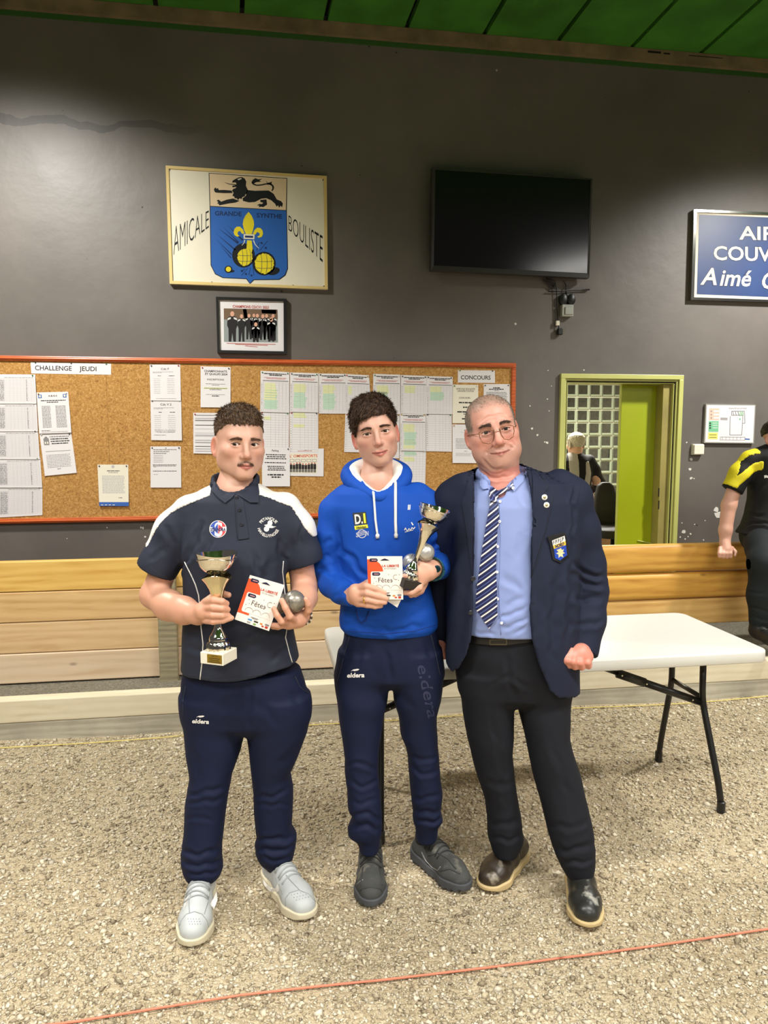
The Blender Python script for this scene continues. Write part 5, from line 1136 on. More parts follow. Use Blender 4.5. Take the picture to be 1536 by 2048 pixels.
# --- shoe: heel and toe on the ground (heading frame), width, colours
def shoe(P, heel, toe, width, mats, name='shoe', hgt=.115, sole_h=.03, collar=.055, rugged=False, boot=False, toe_round=1.0, h=.0032, label=None):
    heel, toe = np.asarray(heel, float), np.asarray(toe, float); d = toe-heel; L = np.linalg.norm(d[:2]); f = d/L; sd = np.array([f[1], -f[0], 0])   # sd to the wearer's right/left
    W = width/2
    def q(a, s, z): return heel+f*(a*L)+sd*s+np.array([0, 0, z])
    lo = np.minimum(heel, toe)-.09; hi = np.maximum(heel, toe)+.09; lo[2] = -.01; hi[2] = hgt+.07; G = Grid(lo, hi, h)
    G.add(chain([q(.16, 0, .05), q(.45, 0, .048), q(.74, .0, .042), q(.88, 0, .038)], [W*.72, W*.76, W*.90, W*.76*toe_round], .02, (1, 1, 1.15)), .01)
    G.add(chain([q(.16, 0, .06), q(.22, 0, hgt-.01)], [W*.70, W*.66], .02), .025); G.add(chain([q(.26, 0, hgt-.012), q(.46, 0, .075), q(.66, 0, .052)], [W*.60, W*.62, W*.66], .02), .02)
    f0 = lambda X, Y, Z: sole_h*.8-Z+0*X+0*Y
    G.d = np.maximum(G.d, f0(*[a.reshape([-1 if i == j else 1 for j in range(3)]) for i, a in enumerate(G.ax)]))
    if not boot: G.cut(cone(q(.17, 0, hgt+.012), q(.22, 0, hgt+.06), W*.52, W*.7), .006)
    V, Q = G.mesh(); V = relax(V, Q, 1)
    if boot: V = wob(V, Q, .0012, 70, 5)
    root = P.add(name, V, Q, mats[0], None, bvh=name+str(len(P.bvh))); key = list(P.bvh)[-1]
    if label: root['label'] = label
    # sole
    G2 = Grid(lo, hi, h); G2.add(chain([q(.13, 0, .05), q(.45, 0, .05), q(.76, 0, .05), q(.885, 0, .05)], [W*.84, W*.84, W*1.0, W*.86*toe_round], .02, (1, 1, .05)), 0)
    zz = G2.ax[2].reshape(1, 1, -1); top = sole_h+.006*np.cos(zz*0); a_ = ((G2.ax[0].reshape(-1, 1, 1)-heel[0])*f[0]+(G2.ax[1].reshape(1, -1, 1)-heel[1])*f[1])/L
    top = sole_h*(1+.25*np.clip((.3-a_)/.3, 0, 1)); bot = .012*np.clip((a_-.82)/.2, 0, 1)**1.5
    if rugged: bot = bot+.006*(np.sin(a_*L*260) > .2)
    G2.d = np.maximum(np.maximum(G2.d, zz-top), bot-zz); V, Q = G2.mesh(); V = relax(V, Q, 1); P.add('sole', V, Q, mats[1], root)
    return root, key, q
# ------------------------------------------------------------------ the people
M_SKIN = mat('skin', (232, 186, 160), .45, attr=True, sss=.12, bump=(220, .08, .002))
M_HAIR = mat('hair_strands', (60, 44, 34), .55, attr=True, spec=.3)
M_NAVYC = mat('navy_jersey', (45, 49, 63), .7, bump=(900, .12, .001), spec=.2); M_NAVYP = mat('navy_track_fabric', (21, 28, 54), .7, bump=(900, .1, .001), spec=.2)
M_WCLOTH = mat('white_jersey', (236, 232, 226), .7, bump=(900, .1, .001)); M_WPRINT = mat('white_transfer', (232, 230, 226), .5); M_WPIPE = mat('white_piping', (226, 224, 218), .6)
PXI = lambda x, y: (x, y, 0)
def down(P, key, u, v):
    h = P.bvh[key].ray_cast(Vector((u, v, .6)), Vector((0, 0, -1))); return None if h[0] is None else np.array(h[0])
def trousers(P, v0, hips, legs, m, folds, h=.006, k=.025, name='trousers', seed=1):
    py, a, b, dv, rv = hips[-1]; w_ = b-a; hips = hips+[(py+8, a+w_*.22, b-w_*.22, dv, rv*.8), (py+18, a+w_*.42, b-w_*.42, dv, rv*.5)]
    L = [px_rows(r, v0) for r in [hips]+legs]; P_ = [loft(r, 2.2) for r in L]; G = Grid(np.min([p[1] for p in P_], 0)-.02, np.max([p[2] for p in P_], 0)+.02, h)
    for p in P_[1:]: G.add(p, .006)
    G.add(P_[0], k)
    V, Q = G.mesh(); V = relax(V, Q, 3); V = wob(V, Q, .0016, 22, seed); zk = px_rows([hips[-2]], v0)[0][0]; w_ = np.exp(-((V[:, 2]-zk)/.045)**2)[:, None]*np.clip(np.abs(V[:, 0:1]-np.mean(V[:, 0]))/.03, 0, 1); V = V*(1-w_)+relax(V, Q, 30)*w_; V = creases(V, Q, folds, .62); return P.add(name, V, Q, m, bvh='trousers')
def logo_eldera(P, x, y, w, h, key, m, rot=0.0, name='logo'):
    q = MB(); c, s_ = math.cos(rot), math.sin(rot)
    put_text(q, 'eldera', PXI, 0, 0, h, w, 'l', bold=.035, italic=.12, warp=lambda a, b: (x+a*c+b*s_, y+a*s_-b*c))
    o = P.drape(q, name, m, key, .0018); q = MB()
    pl = [(.28, 1.35), (.40, 1.75), (.62, 1.95), (.72, 1.75), (.66, 1.45), (.5, 1.32), (.38, 1.40), (.46, 1.55), (.62, 1.6), (.42, 1.62), (.34, 1.4)]
    poly(q, PXI, [(x+a*w*c+b*h*s_, y+a*w*s_-b*h*c) for a, b in [(.22, 1.35), (.36, 1.75), (.62, 1.9), (.72, 1.75), (.62, 1.5), (.44, 1.38), (.34, 1.5)]]); P.drape(q, 'logo_swoosh', m, key, .0018)
def laces(P, key, q, rows, W, m, parent, r=.0034, n=None):
    for k, (a, zz) in enumerate(rows):
        pts = []
        for s_ in np.linspace(-1, 1, 7):
            p0 = q(a+.012*s_*(1 if k % 2 else -1), s_*W*.34, 0); h_ = down(P, key, p0[0], p0[1])
            if h_ is not None: pts.append(h_+np.array([0, 0, r*.8]))
        if len(pts) > 2: b = MB(); b.tube(pts, r, 6, flat=.7); P.addmb(b, 'lace', m, parent, True)
def card(P0, name, label, corners_uv, thick=.0012, flip=False):
    """gift card pack from four heading-frame corners TL TR BR BL"""
    C_ = [np.asarray(c, float) for c in corners_uv]; cen = sum(C_)/4; root = thing(name, label, 'gift card', tuple(h2w(cen)), -YAW, None)
    nrm = np.cross(C_[1]-C_[0], C_[3]-C_[0]); nrm /= np.linalg.norm(nrm); nrm = nrm if nrm[1] < 0 else -nrm
    def T_(l): return lambda x, y: (C_[3]*(1-x)+C_[2]*x)*(1-y)+(C_[0]*(1-x)+C_[1]*x)*y+nrm*(.0004*l)-cen
    q = MB(); F = [T_(0)(*c)+nrm*thick/2 for c in ((0, 0), (1, 0), (1, 1), (0, 1))]; B = [p-nrm*thick for p in F]; q.v = [tuple(p) for p in F+B]
    for f in ((0, 1, 2, 3), (7, 6, 5, 4), (4, 5, 1, 0), (5, 6, 2, 1), (6, 7, 3, 2), (7, 4, 0, 3)): q.f.append(f); q.m.append(0)
    q.build('backing_card', mat('card_white', (240, 234, 228), .4), root); o = thick/2/.0004+1
    if flip: return root
    q = MB(); t = T_(o); ar = [(0, .78), (0, .18)] ; poly(q, t, [(0.0, .93), (.0, .17), (.33, .17)]+[(.33, .30)]+[(.12+.33*math.sin(a), .62+.30*math.cos(a)) for a in np.linspace(1.45, 0.0, 10)]+[(.06, .93)]); q.build('orange_shape', mat('card_orange', (222, 88, 48), .4), root)
    q = MB(); t = T_(o+1); poly(q, t, [(.12, .22), (.93, .22), (.96, .25), (.96, .62), (.93, .65), (.12, .65), (.09, .62), (.09, .25)]); q.build('inner_card', mat('card_cream', (246, 236, 228), .4), root)
    q = MB(); t = T_(o+2)
    for x0, y0 in ((.07, .875), (.13, .555)): poly(q, t, [(x0+.02, y0), (x0+.20, y0), (x0+.24, y0+.038), (x0+.20, y0+.076), (x0+.02, y0+.076), (x0, y0+.055), (x0, y0+.02)])
    poly(q, t, [(.37, .905), (.64, .905), (.56, .935), (.5, .95), (.44, .935)]); q.build('navy_tab', mat('card_navy', (30, 34, 66), .4), root)
    q = MB(); t = T_(o+3); [put_text(q, 'illicado', t, x0+.03, y0+.02, .034, .18, 'l', bold=.02) for x0, y0 in ((.07, .875), (.13, .555))] if False else None
    for x0, y0 in ((.07, .875), (.13, .555)):
        for k in range(5): rect(q, t, x0+.06+.028*k, y0+.028, x0+.08+.028*k, y0+.048)
    q.build('tab_print', mat('card_pink_print', (236, 170, 170), .4), root)['kind'] = 'stuff'
    q = MB(); t = T_(o+2); put_text(q, 'LA LIBERTÉ', t, .42, .755, .055, .48, 'l', bold=.02); put_text(q, 'Auchan', t, .06, .085, .04, .24, 'l', bold=.02) if name == 'gift_card' and False else None; rect(q, t, .86, .03, .94, .075); rect(q, t, .76, .035, .82, .065); q.build('red_lettering', mat('card_red', (196, 60, 44), .4), root)['kind'] = 'stuff'
    q = MB(); put_text(q, 'EST UN CADEAU', t, .48, .705, .026, .34, 'l'); t3 = T_(o+3); put_text(q, 'Fêtes', t3, .30, .40, .115, .40, 'l', bold=-.004)
    for cx, cy, r in ((.80, .52, .07),): stroke(q, t3, [(cx+r*math.cos(a), cy+r*.8*math.sin(a)) for a in np.linspace(1.0, 5.3, 12)], .008)
    for cx in (.30, .52, .78): stroke(q, t3, [(cx+.12*math.cos(a), .25+.09*math.sin(a)) for a in np.linspace(0.1, 3.0, 8)], .006)
    for x, y in ((.2, .5), (.24, .42), (.88, .45), (.9, .58), (.7, .44), (.16, .38), (.6, .58)): disc(q, t3, x, y, .012, .009, 6)
    rect(q, t, .40, .155, .62, .165); rect(q, t, .44, .135, .6, .141); q.build('dark_lettering', mat('card_ink', (70, 62, 62), .4), root)['kind'] = 'stuff'
    for nm, x0, x1, y0, c in (('blue_mark', .34, .46, .085, (70, 150, 210)), ('black_mark', .52, .64, .08, (50, 50, 46)), ('orange_mark', .70, .77, .075, (236, 136, 40)), ('grey_mark', .84, .95, .09, (130, 130, 130)), ('green_mark', .52, .60, .022, (110, 160, 70)), ('pale_mark', .34, .44, .026, (160, 160, 160))):
        q = MB(); rect(q, t, x0, y0, x1, y0+.03); q.build(nm, mat('card_'+nm, c, .4), root)
    return root
def boule(name, label, c, r, col, seed, grp):
    q = MB(); n = 24; q.lathe([(max(r*math.sin(t), .0002), -r*math.cos(t)) for t in np.linspace(.02, math.pi-.02, 18)], n)
    o = q.build(name, mat('boule_%d' % seed, col, .34, .55, noise=(60, .35), bump=(120, .35, .002)), None, True); o.location = tuple(h2w(np.asarray(c))); o.rotation_euler = (seed*.7, seed*1.3, 0)
    tag(o, label, 'boule', grp)
    g = MB(); rr = r*1.0008
    for zc in (-.25, .25): g.tube([((rr*math.sqrt(1-zc*zc))*math.cos(t), (rr*math.sqrt(1-zc*zc))*math.sin(t), rr*zc) for t in np.linspace(0, 6.283, 40)], .0006, 5)
    g.build('groove', mat('boule_groove', (60, 58, 56), .5, .6), o, True); return o
M_SILV = mat('polished_silver', (234, 229, 218), .07, 1.0); M_GOLDS = mat('pale_gold', (228, 216, 180), .12, 1.0); M_MARB = mat('cream_marble', (238, 232, 214), .3, noise=(20, .06)); M_BBASE = mat('black_base', (32, 30, 30), .3); M_PLATE = mat('brass_plate', (176, 148, 60), .3, .8)
def trophy(label, P0, axis, sc, baseyaw, base_m, plate=True, grp='silver cup trophies'):
    """P0 = foot of the base (heading frame), axis up-vector; the cup is about .37 m tall at sc 1"""
    root = thing('trophy', label, 'trophy', tuple(h2w(np.asarray(P0))), -YAW, grp); A = Vector(axis).normalized(); X_ = Vector((1, 0, 0)); X_ = (X_-A*X_.dot(A)).normalized(); Y_ = A.cross(X_)
    T_ = lambda x, y, z: X_*(x*sc)+Y_*(y*sc)+A*(z*sc); R_ = lambda x, y, z: T_(x*math.cos(baseyaw)-y*math.sin(baseyaw), x*math.sin(baseyaw)+y*math.cos(baseyaw), z)
    M4 = Matrix(((X_.x, Y_.x, A.x, 0), (X_.y, Y_.y, A.y, 0), (X_.z, Y_.z, A.z, 0), (0, 0, 0, 1)))@Matrix.Scale(sc, 4)@Matrix.Rotation(baseyaw, 4, 'Z')
    q = MB(); q.bbox((-.042, -.042, 0), (.042, .042, .038), .002, M=M4); b = q.build('base', base_m, root)
    if plate:
        q = MB(); q.quad(*[R_(x, -.0428, z) for x, z in ((-.016, .006), (.038, .006), (.038, .034), (-.016, .034))]); pl_ = q.build('plate', M_PLATE, b)
        q = MB(); Tp = lambda x, y: R_(x, -.0432, y)
        put_text(q, 'A.B.G.S', Tp, .011, .0275, .0035, .024, 'c', bold=.02)
        for zz, w in ((.0205, .04), (.0145, .036), (.009, .044)): rect(q, Tp, .011-w/2, zz, .011+w/2, zz+.002)
        q.build('engraving', mat('engraved_ink', (60, 50, 24), .5), b)['kind'] = 'stuff'
    def flute(r, z, th, i): return (r*(1+.06*math.cos(th*14)), z)
    q = MB(); q.lathe([(.036, .038), (.037, .042), (.036, .060), (.033, .064)], 56, T=T_, wob=flute); q.lathe([(.033, .064), (.030, .068), (.031, .074), (.029, .082), (.027, .086), (.024, .090), (.022, .094), (.015, .106), (.0115, .118), (.011, .130)], 40, T=T_); q.build('foot', M_SILV, root, True, sharp=50)
    def tulip(r, z, th, i):
        k = max(0, (z-.23)/.06); return (r*(1+.25*k*abs(math.sin(th+.3))**3), z+.03*k*(abs(math.cos(th+1.5))**2))
    q = MB(); q.lathe([(.011, .130), (.0135, .16), (.0165, .19), (.020, .215), (.026, .236), (.036, .254), (.047, .268), (.0465, .2685), (.034, .256), (.022, .238), (.012, .232)], 40, T=T_, wob=tulip); q.build('stem', M_GOLDS if plate else M_SILV, root, True, sharp=60)
    q = MB(); q.lathe([(.022, .245), (.023, .250), (.012, .262), (.008, .270), (.010, .280), (.016, .284)], 32, T=T_); q.build('collar', M_SILV, root, True, sharp=60)
    def lip(r, z, th, i): return (r, z+(.0035*math.sin(th*2+.6) if z > .34 else 0))
    q = MB(); q.lathe([(.012, .284), (.030, .289), (.044, .298), (.054, .312), (.060, .328), (.063, .342), (.066, .350), (.0665, .352), (.0645, .352), (.061, .343), (.057, .328), (.05, .313), (.04, .300), (.02, .292), (.002, .290)], 48, T=T_, wob=lip); cup = q.build('cup', M_SILV, root, True, sharp=60)
    q = MB(); q.tube([T_(.0645*math.cos(t), .0645*math.sin(t), .338+.004*math.sin(3*t)) for t in np.linspace(0, 6.283, 48)], .0012*sc, 5); q.tube([T_(.02*math.cos(t), -.02*math.sin(t)-.038, .312+.02*math.sin(t)) for t in np.linspace(0.2, 2.2, 12)], .0014*sc, 5); q.build('ornament', M_SILV, cup, True)
    return root

# ================= boy in the navy polo
VA = 2.58; uA = U(470, 1000, VA)[0]
PA = Person('young man in navy polo shirt and track trousers holding a trophy, card and boule', VA, uA)
HA = Head((0, 0, 0), rotm(24, 0, -2), 1.0, jw=1.08, fat=.006, nose=1.08, wide=1.05, earsc=1.05, earout=.006, mouthw=.98, chin=1.02, lip=1.0, open=.0050, cheek=1.05)
HA.C = U(491, 889.5, VA-.065)-HA.R@np.array([0, -.082, 0]); 
GA = Grid((U(268, 1100, VA)[0], VA-.30, .80), (U(648, 1100, VA)[0], VA+.17, 1.76), .0028)
slA, baseA, xyzA = HA.build(GA)
nb = U(469, 985, VA+.005); GA.add(cone(HA.w((0, .026, -.070)), nb, .055, .061), .012)
GA.add(chain([nb, U(470, 1030, VA+.01), U(472, 1250, VA), U(480, 1390, VA)], [.06, .06, .05, .05], .03), .03)
def A_(x, y, dv): return U(x, y, VA+dv)
GA.add(chain([A_(385, 1045, .01), A_(348, 1085, .01), A_(308, 1190, .0)], [.042, .048, .045], .03), .02); GA.add(chain([A_(308, 1190, 0), A_(338, 1211, -.07), A_(368, 1221, -.13), A_(396, 1229, -.185)], [.046, .050, .044, .032], .02), .02)
GA.add(chain([A_(562, 1040, .01), A_(594, 1090, .02), A_(609, 1175, .03)], [.042, .048, .044], .03), .02); GA.add(chain([A_(609, 1175, .03), A_(608, 1195, -.03), A_(604, 1226, -.125)], [.044, .044, .031], .02), .02)
# right hand closed round the stem of the cup
VT = VA-.225; hh = lambda x, y, d: U(x, y, VT+d)
GA.add(chain([A_(396, 1229, -.185), hh(408, 1222, .012), hh(414, 1214, .012)], [.031, .029, .026], .01), .015)
hand_add(GA, [([hh(412, 1203, .0), hh(427, 1200, -.026), hh(444, 1203, -.028), hh(453, 1207, -.012)], [.0125, .0115, .0108, .0098]), ([hh(410, 1216, .0), hh(426, 1215, -.028), hh(444, 1217, -.030), hh(455, 1219, -.012)], [.0128, .0118, .011, .010]),
              ([hh(409, 1229, .0), hh(425, 1230, -.026), hh(444, 1231, -.028), hh(456, 1231, -.010)], [.0125, .0115, .0105, .0096]), ([hh(411, 1241, .004), hh(426, 1243, -.020), hh(446, 1241, -.022), hh(463, 1236, -.008)], [.0115, .0105, .0098, .0088]),
              ([hh(412, 1205, .02), hh(428, 1192, .034), hh(444, 1188, .034), hh(457, 1190, .022)], [.015, .0125, .0115, .0098])], .005)
# left hand under the boules
GA.add(chain([A_(604, 1226, -.125), A_(596, 1237, -.165), A_(578, 1245, -.18)], [.031, .030, .024], .01), .015)
hand_add(GA, [([A_(593, 1243, -.18), A_(580, 1233, -.228), A_(571, 1216, -.232), A_(564, 1201, -.226)], [.0118, .0112, .0102, .0092]), ([A_(582, 1248, -.18), A_(563, 1243, -.226), A_(554, 1231, -.232), A_(548, 1218, -.228)], [.0112, .0106, .0098, .0088]),
              ([A_(574, 1250, -.18), A_(558, 1252, -.20), A_(545, 1250, -.205)], [.011, .0102, .009]), ([A_(570, 1250, -.17), A_(556, 1254, -.18), A_(546, 1254, -.185)], [.010, .0095, .0085]), ([A_(604, 1234, -.16), A_(616, 1221, -.185), A_(616, 1208, -.195), A_(612, 1199, -.2)], [.014, .0118, .0108, .0095])], .005)
V, Q = GA.mesh(); V = relax(V, Q, 1, .4)
scA = lambda x, y, z: .62*np.clip((z-(.028-.5*(y+.02)))/.03, 0, 1)*(np.abs(x) > .045)*(y > -.075)*np.clip((y+.085)/.03, 0, 1)
colA = head_colors(HA, V, (214, 166, 144), (184, 104, 92), (206, 130, 112), None, (226, 140, 118), ((122, 96, 74), scA), ((112, 82, 64), .75))
arm = (np.linalg.norm(HA.loc(V), axis=1) > .2); colA[arm] = np.array(lin((212, 158, 132)))
bodyA = PA.add('body', V, Q, M_SKIN, None, colA, bvh='body'); eyes(PA, HA, (74, 58, 44), bodyA, (-22, 0)); lash(PA, HA, bodyA)
# hair: longer on top, faded sides
def tA(x, y, z):
    hl = .068-.22*np.maximum(np.abs(x)-.045, 0)-.55*np.clip(y+.05, 0, .05)-.25*np.clip(y, 0, .1)
    hl = hl+(.0030*np.sin(x*390)+.0022*np.sin(x*760+1))*(np.abs(x) < .05); return np.where(z > hl, np.minimum(.005+.30*(z-hl), .019)*np.clip(1.1-np.maximum(np.abs(x)-.050, 0)*30, .22, 1), -.008*np.clip((hl-z)/.01, 0, 1))
hc = lambda d, l: (lambda L, r: np.array(lin(d))*(1-r[:, None])+np.array(lin(l))*r[:, None])
hairA, Vh, Qh, Lh = hair_cap(PA, HA, slA, baseA, xyzA, GA, tA, hc((44, 33, 25), (104, 80, 58)), M_HAIR)
def comb(P, H, Vh, Qh, Lh, tf, n, ln, w, flow, c0, c1, parent, seed, lift=.25, name='strands', jit=.14):
    r = np.random.default_rng(seed); ok = np.where(tf(*Lh.T) > .001)[0]; idx = r.choice(ok, n); N_ = normals(Vh, Qh)[idx]; fl = flow(Lh[idx])@H.R.T
    d = fl-N_*(fl*N_).sum(1, keepdims=True); d = d/np.maximum(np.linalg.norm(d, axis=1, keepdims=True), 1e-6)+N_*lift+r.normal(0, jit, (n, 3)); t = r.uniform(0, 1, n)[:, None]**1.6
    c = np.array(lin(c0))*(1-t)+np.array(lin(c1))*t; tl = np.clip(tf(*Lh.T)[idx]/.012, .3, 1); blades(P, name, Vh[idx]-N_*min(.003, ln*.08), d, r.uniform(.55, 1.2, n)*ln*tl, w, c, M_HAIR, parent, seed=seed)
comb(PA, HA, Vh, Qh, Lh, tA, 9000, .020, .0016, lambda L: np.stack([L[:, 0]*4, -np.ones(len(L))*.8-.2, -np.clip((L[:, 2]-.14)*-14, 0, 2)*0-.55*np.ones(len(L))], 1), (38, 28, 22), (140, 110, 82), hairA, 5)
def brow(P, H, parent, col, th=.0042, ln=.011, n=260, arch=.004, z0=.0185, x0=.013, x1=.047, seed=2, fx=None):
    r = np.random.default_rng(seed)
    for sx in (-1, 1):
        t = r.uniform(0, 1, n); x = x0+(x1-x0)*t; z = z0+arch*np.sin(t*2.4+.1)-.002*t*t+r.normal(0, 1, n)*th*.5*(1-.55*t); R0, D = [], []
        pts = np.stack([x*sx, np.full(n, -.125), z], 1)
        for k in range(n):
            o = H.w(pts[k]); dr = H.R@np.array([0, 1., 0]); h_ = P.bvh['body'].ray_cast(Vector(o), Vector(dr)); R0.append(np.array(h_[0]) if h_[0] is not None else o); D.append(H.R@np.array([sx*1.0, -.25, .45*(1-1.6*t[k])]))
        b = blades(P, 'eyebrow', np.array(R0), np.array(D)+r.normal(0, .12, (n, 3)), r.uniform(.6, 1.1, n)*ln, .0011, np.tile(np.array(lin(col)), (n, 1)), M_HAIR, parent, seed=seed)
brow(PA, HA, bodyA, (104, 78, 62), .0050, z0=.0165, n=200, arch=.0035)
r_ = np.random.default_rng(8); n = 420; xs = r_.uniform(-.027, .027, n); zs = -.0715+.0128-np.abs(xs)*.30+r_.normal(0, .0022, n); R0 = []
for a, b in zip(xs, zs): h_ = PA.bvh['body'].ray_cast(Vector(HA.w((a, -.13, b))), Vector(HA.R@np.array([0, 1., 0]))); R0.append(np.array(h_[0]) if h_[0] is not None else HA.w((a, -.09, b)))
blades(PA, 'moustache', np.array(R0), (np.stack([np.sign(xs)*.6, np.full(n, -.35), np.full(n, -.8)], 1)+r_.normal(0, .15, (n, 3)))@HA.R.T, r_.uniform(.003, .007, n), .0009, np.tile(np.array(lin((92, 66, 50))), (n, 1)), M_HAIR, bodyA)
# polo
torsoA = px_rows([(962,436,508,.015,.07),(978,405,535,.015,.085),(1000,378,566,.01,.105),(1040,364,578,.01,.125),(1085,364,575,.0,.140),(1117,367,571,-.005,.146),(1160,369,571,-.005,.146),(1200,370,577,-.005,.146),(1263,368,588,-.005,.150),(1300,367,595,-.005,.152),(1335,365,601,-.005,.152),(1363,365,603,-.005,.15)], VA)
def sleeve(a, b, c, rs, hem, nrm, inner): return below(chain([a, b, c], rs, .02), hem, nrm)
G = Grid((U(262, 1100, VA)[0], VA-.19, .70), (U(655, 1100, VA)[0], VA+.19, 1.62), .005)
polo = loft(torsoA, 2.35); G.add(polo, 0)
sA1 = below(chain([A_(380, 1026, .01), A_(350, 1062, .012), A_(318, 1128, .005), A_(296, 1172, 0)], [.060, .064, .066, .066], .03), A_(312, 1143, 0), A_(312, 1143, 0)-A_(338, 1090, 0)); sA2 = below(chain([A_(568, 1020, .01), A_(590, 1058, .015), A_(606, 1110, .02), A_(616, 1160, .03)], [.060, .062, .062, .060], .03), A_(611, 1126, .02), A_(613, 1130, .03)-A_(600, 1085, .02))
G.add(sA1, .03); G.add(sA2, .03)
zz = U(430, 1364, VA-.15)[2]
tilt = lambda X, Y, Z: (zz+.0-(X-U(430, 1364, VA)[0])*-.12*np.clip((X-U(480, 1364, VA)[0])*8, 0, 1))-Z
G.d = np.maximum(G.d, tilt(G.ax[0].reshape(-1, 1, 1), G.ax[1].reshape(1, -1, 1), G.ax[2].reshape(1, 1, -1)))
G.cut(cone(A_(469, 940, .0), A_(470, 975, -.02), .066, .058), .006)
dA = G.d.copy(); V, Q = G.mesh(); V = relax(V, Q, 2); V = wob(V, Q, .0018, 20, 3)
V = creases(V, Q, [([(372,1120),(392,1085),(402,1050)], 6, .007), ([(352,1150),(372,1118)], 5, .006), ([(566,1118),(556,1080)], 6, .006), ([(505,1105),(520,1140),(528,1185)], 6, .005), ([(545,1120),(530,1160)], 7, .004), ([(420,1075),(400,1130)], 7, .004), ([(560,1255),(500,1290),(450,1300)], 8, .005), ([(375,1290),(420,1310)], 7, .004), ([(590,1290),(540,1320)], 7, .004), ([(330,1050),(345,1090)], 7, .004), ([(300,1120),(330,1100)], 6, .004), ([(604,1040),(600,1090)], 6, .004)])
poloA = PA.add('polo_shirt', V, Q, M_NAVYC, bvh='polo')
# white shoulder panels: a skin 2 mm proud of the polo inside the panel outline
for pl in ([(430,988),(402,999),(377,1009),(348,1024),(330,1042),(316,1062),(300,1092),(262,1080),(300,985),(430,940)], [(516,985),(553,998),(584,1011),(601,1035),(616,1060),(628,1074),(665,1060),(620,975),(514,945)]):
    f2 = poly2d([(U(x, y, VA)[0], U(x, y, VA)[2]) for x, y in pl]); D = np.maximum(dA-.0028, f2(G.ax[0].reshape(-1, 1, 1), G.ax[1].reshape(1, -1, 1), G.ax[2].reshape(1, 1, -1))); Vp, Qp = surface_nets(D, G.lo, G.h); Vp = relax(Vp, Qp, 1); Vp = wob(Vp, Qp, .0018, 20, 3); PA.add('shoulder_panel', Vp, Qp, M_WCLOTH, poloA)
# collar
G2 = Grid(A_(400, 1030, 0)-np.array([0, .16, 0]), A_(540, 925, 0)+np.array([0, .16, 0]), .0035); ring = []
for t in np.linspace(0, 2*math.pi, 25):
    fr_ = max(0, -math.sin(t)); ring.append(np.array([U(469, 960, VA)[0]+.076*math.cos(t)*(1-.12*fr_), VA+.012+.074*math.sin(t), U(469, 962-8*max(0, math.sin(t))+30*fr_**1.3, VA)[2]]))
G2.add(chain(ring, [.0065]*25, .01, (1, 1, .42)), .01); Vc, Qc = G2.mesh(); Vc = relax(Vc, Qc, 2); PA.add('collar', Vc, Qc, M_NAVYC, poloA, bvh='collar')
M_NAVYD = mat('navy_jersey_trim', (38, 42, 56), .62, bump=(900, .12, .001))
for pl in ([(423,957),(430,964),(446,979),(470,988),(462,997),(450,1006),(437,996),(424,982),(419,970)], [(509,958),(503,970),(489,981),(472,988),(486,996),(500,1005),(517,1005),(519,984),(516,966)]): PA.plate(pl, 'collar_wing', M_NAVYC, ['polo', 'collar'], .004, .004, poloA, 6)
PA.plate([(471,990),(486,996),(498,1076),(477,1079)], 'placket', M_NAVYC, 'polo', .0005, .0025, poloA, 8)
PA.line([(470,991),(476,1079)], 'placket_seam', M_NAVYD, 'polo', .0013, .003); PA.line([(476,1079),(497,1076)], 'placket_seam', M_NAVYD, 'polo', .0018, .003)
for x, y in ((474,995),(479.5,1020),(483.5,1049)):
    p = PA.hit(x, y, 'polo', .006); q = MB(); q.lathe([(.0028, -.001), (.0052, -.001), (.0056, .001), (.0048, .0022), (.0035, .0012), (.0005, .001)], 14, T=lambda X, Y, Z: (p[0]+X, p[1]-Z, p[2]+Y)); PA.addmb(q, 'button', mat('dark_button', (36, 38, 46), .25), poloA, True)
PA.line([(369,1124),(376,1138),(384,1154),(391,1170),(397,1190),(400,1220),(402,1255),(406,1288),(404,1325),(400,1359)], 'piping', M_WPIPE, 'polo', .0020, .0012, seg=6); PA.line([(567,1122),(565,1143),(568,1170),(572,1210),(575,1249),(571,1275),(579,1307),(588,1336)], 'piping', M_WPIPE, 'polo', .0020, .0012, seg=6)
PA.line([(300,1134),(318,1149),(343,1158)], 'hem_seam', M_NAVYD, 'polo', .0012, .0004); PA.line([(367,1352),(430,1356),(500,1352),(560,1344),(600,1334)], 'hem_seam', M_NAVYD, 'polo', .0012, .0004)
# chest badges
q = MB(); disc(q, PXI, 436, 1058, 17.2, 17.2, 32); bdg = PA.drape(q, 'round_badge', mat('badge_white', (236, 232, 230), .5), 'polo', .0016)
q = MB(); poly(q, PXI, [(436+16*math.cos(t), 1058+16*math.sin(t)) for t in np.linspace(1.6, 4.7, 16)]); PA.drape(q, 'badge_blue', mat('badge_blue', (34, 74, 168), .5), 'polo', .0022)
q = MB(); poly(q, PXI, [(436+16*math.cos(t), 1058+16*math.sin(t)) for t in np.linspace(-1.5, 1.55, 16)]); PA.drape(q, 'badge_red', mat('badge_red', (212, 56, 62), .5), 'polo', .0022)
q = MB(); put_text(q, 'S', PXI, 437, 0, 27, 16, 'c', bold=.035, warp=lambda a, b: (a, 1071.5-b)); poly(q, PXI, [(419,1054.5),(453,1053.5),(453,1062),(419,1063)]); PA.drape(q, 'badge_letter', mat('badge_white', (236, 232, 230), .5), 'polo', .0028)
q = MB(); put_text(q, 'SQUADRA', PXI, 436, 0, 6.5, 31, 'c', bold=.04, warp=lambda a, b: (a, 1062-b)); PA.drape(q, 'badge_word', mat('badge_navy', (34, 40, 84), .5), 'polo', .0034)
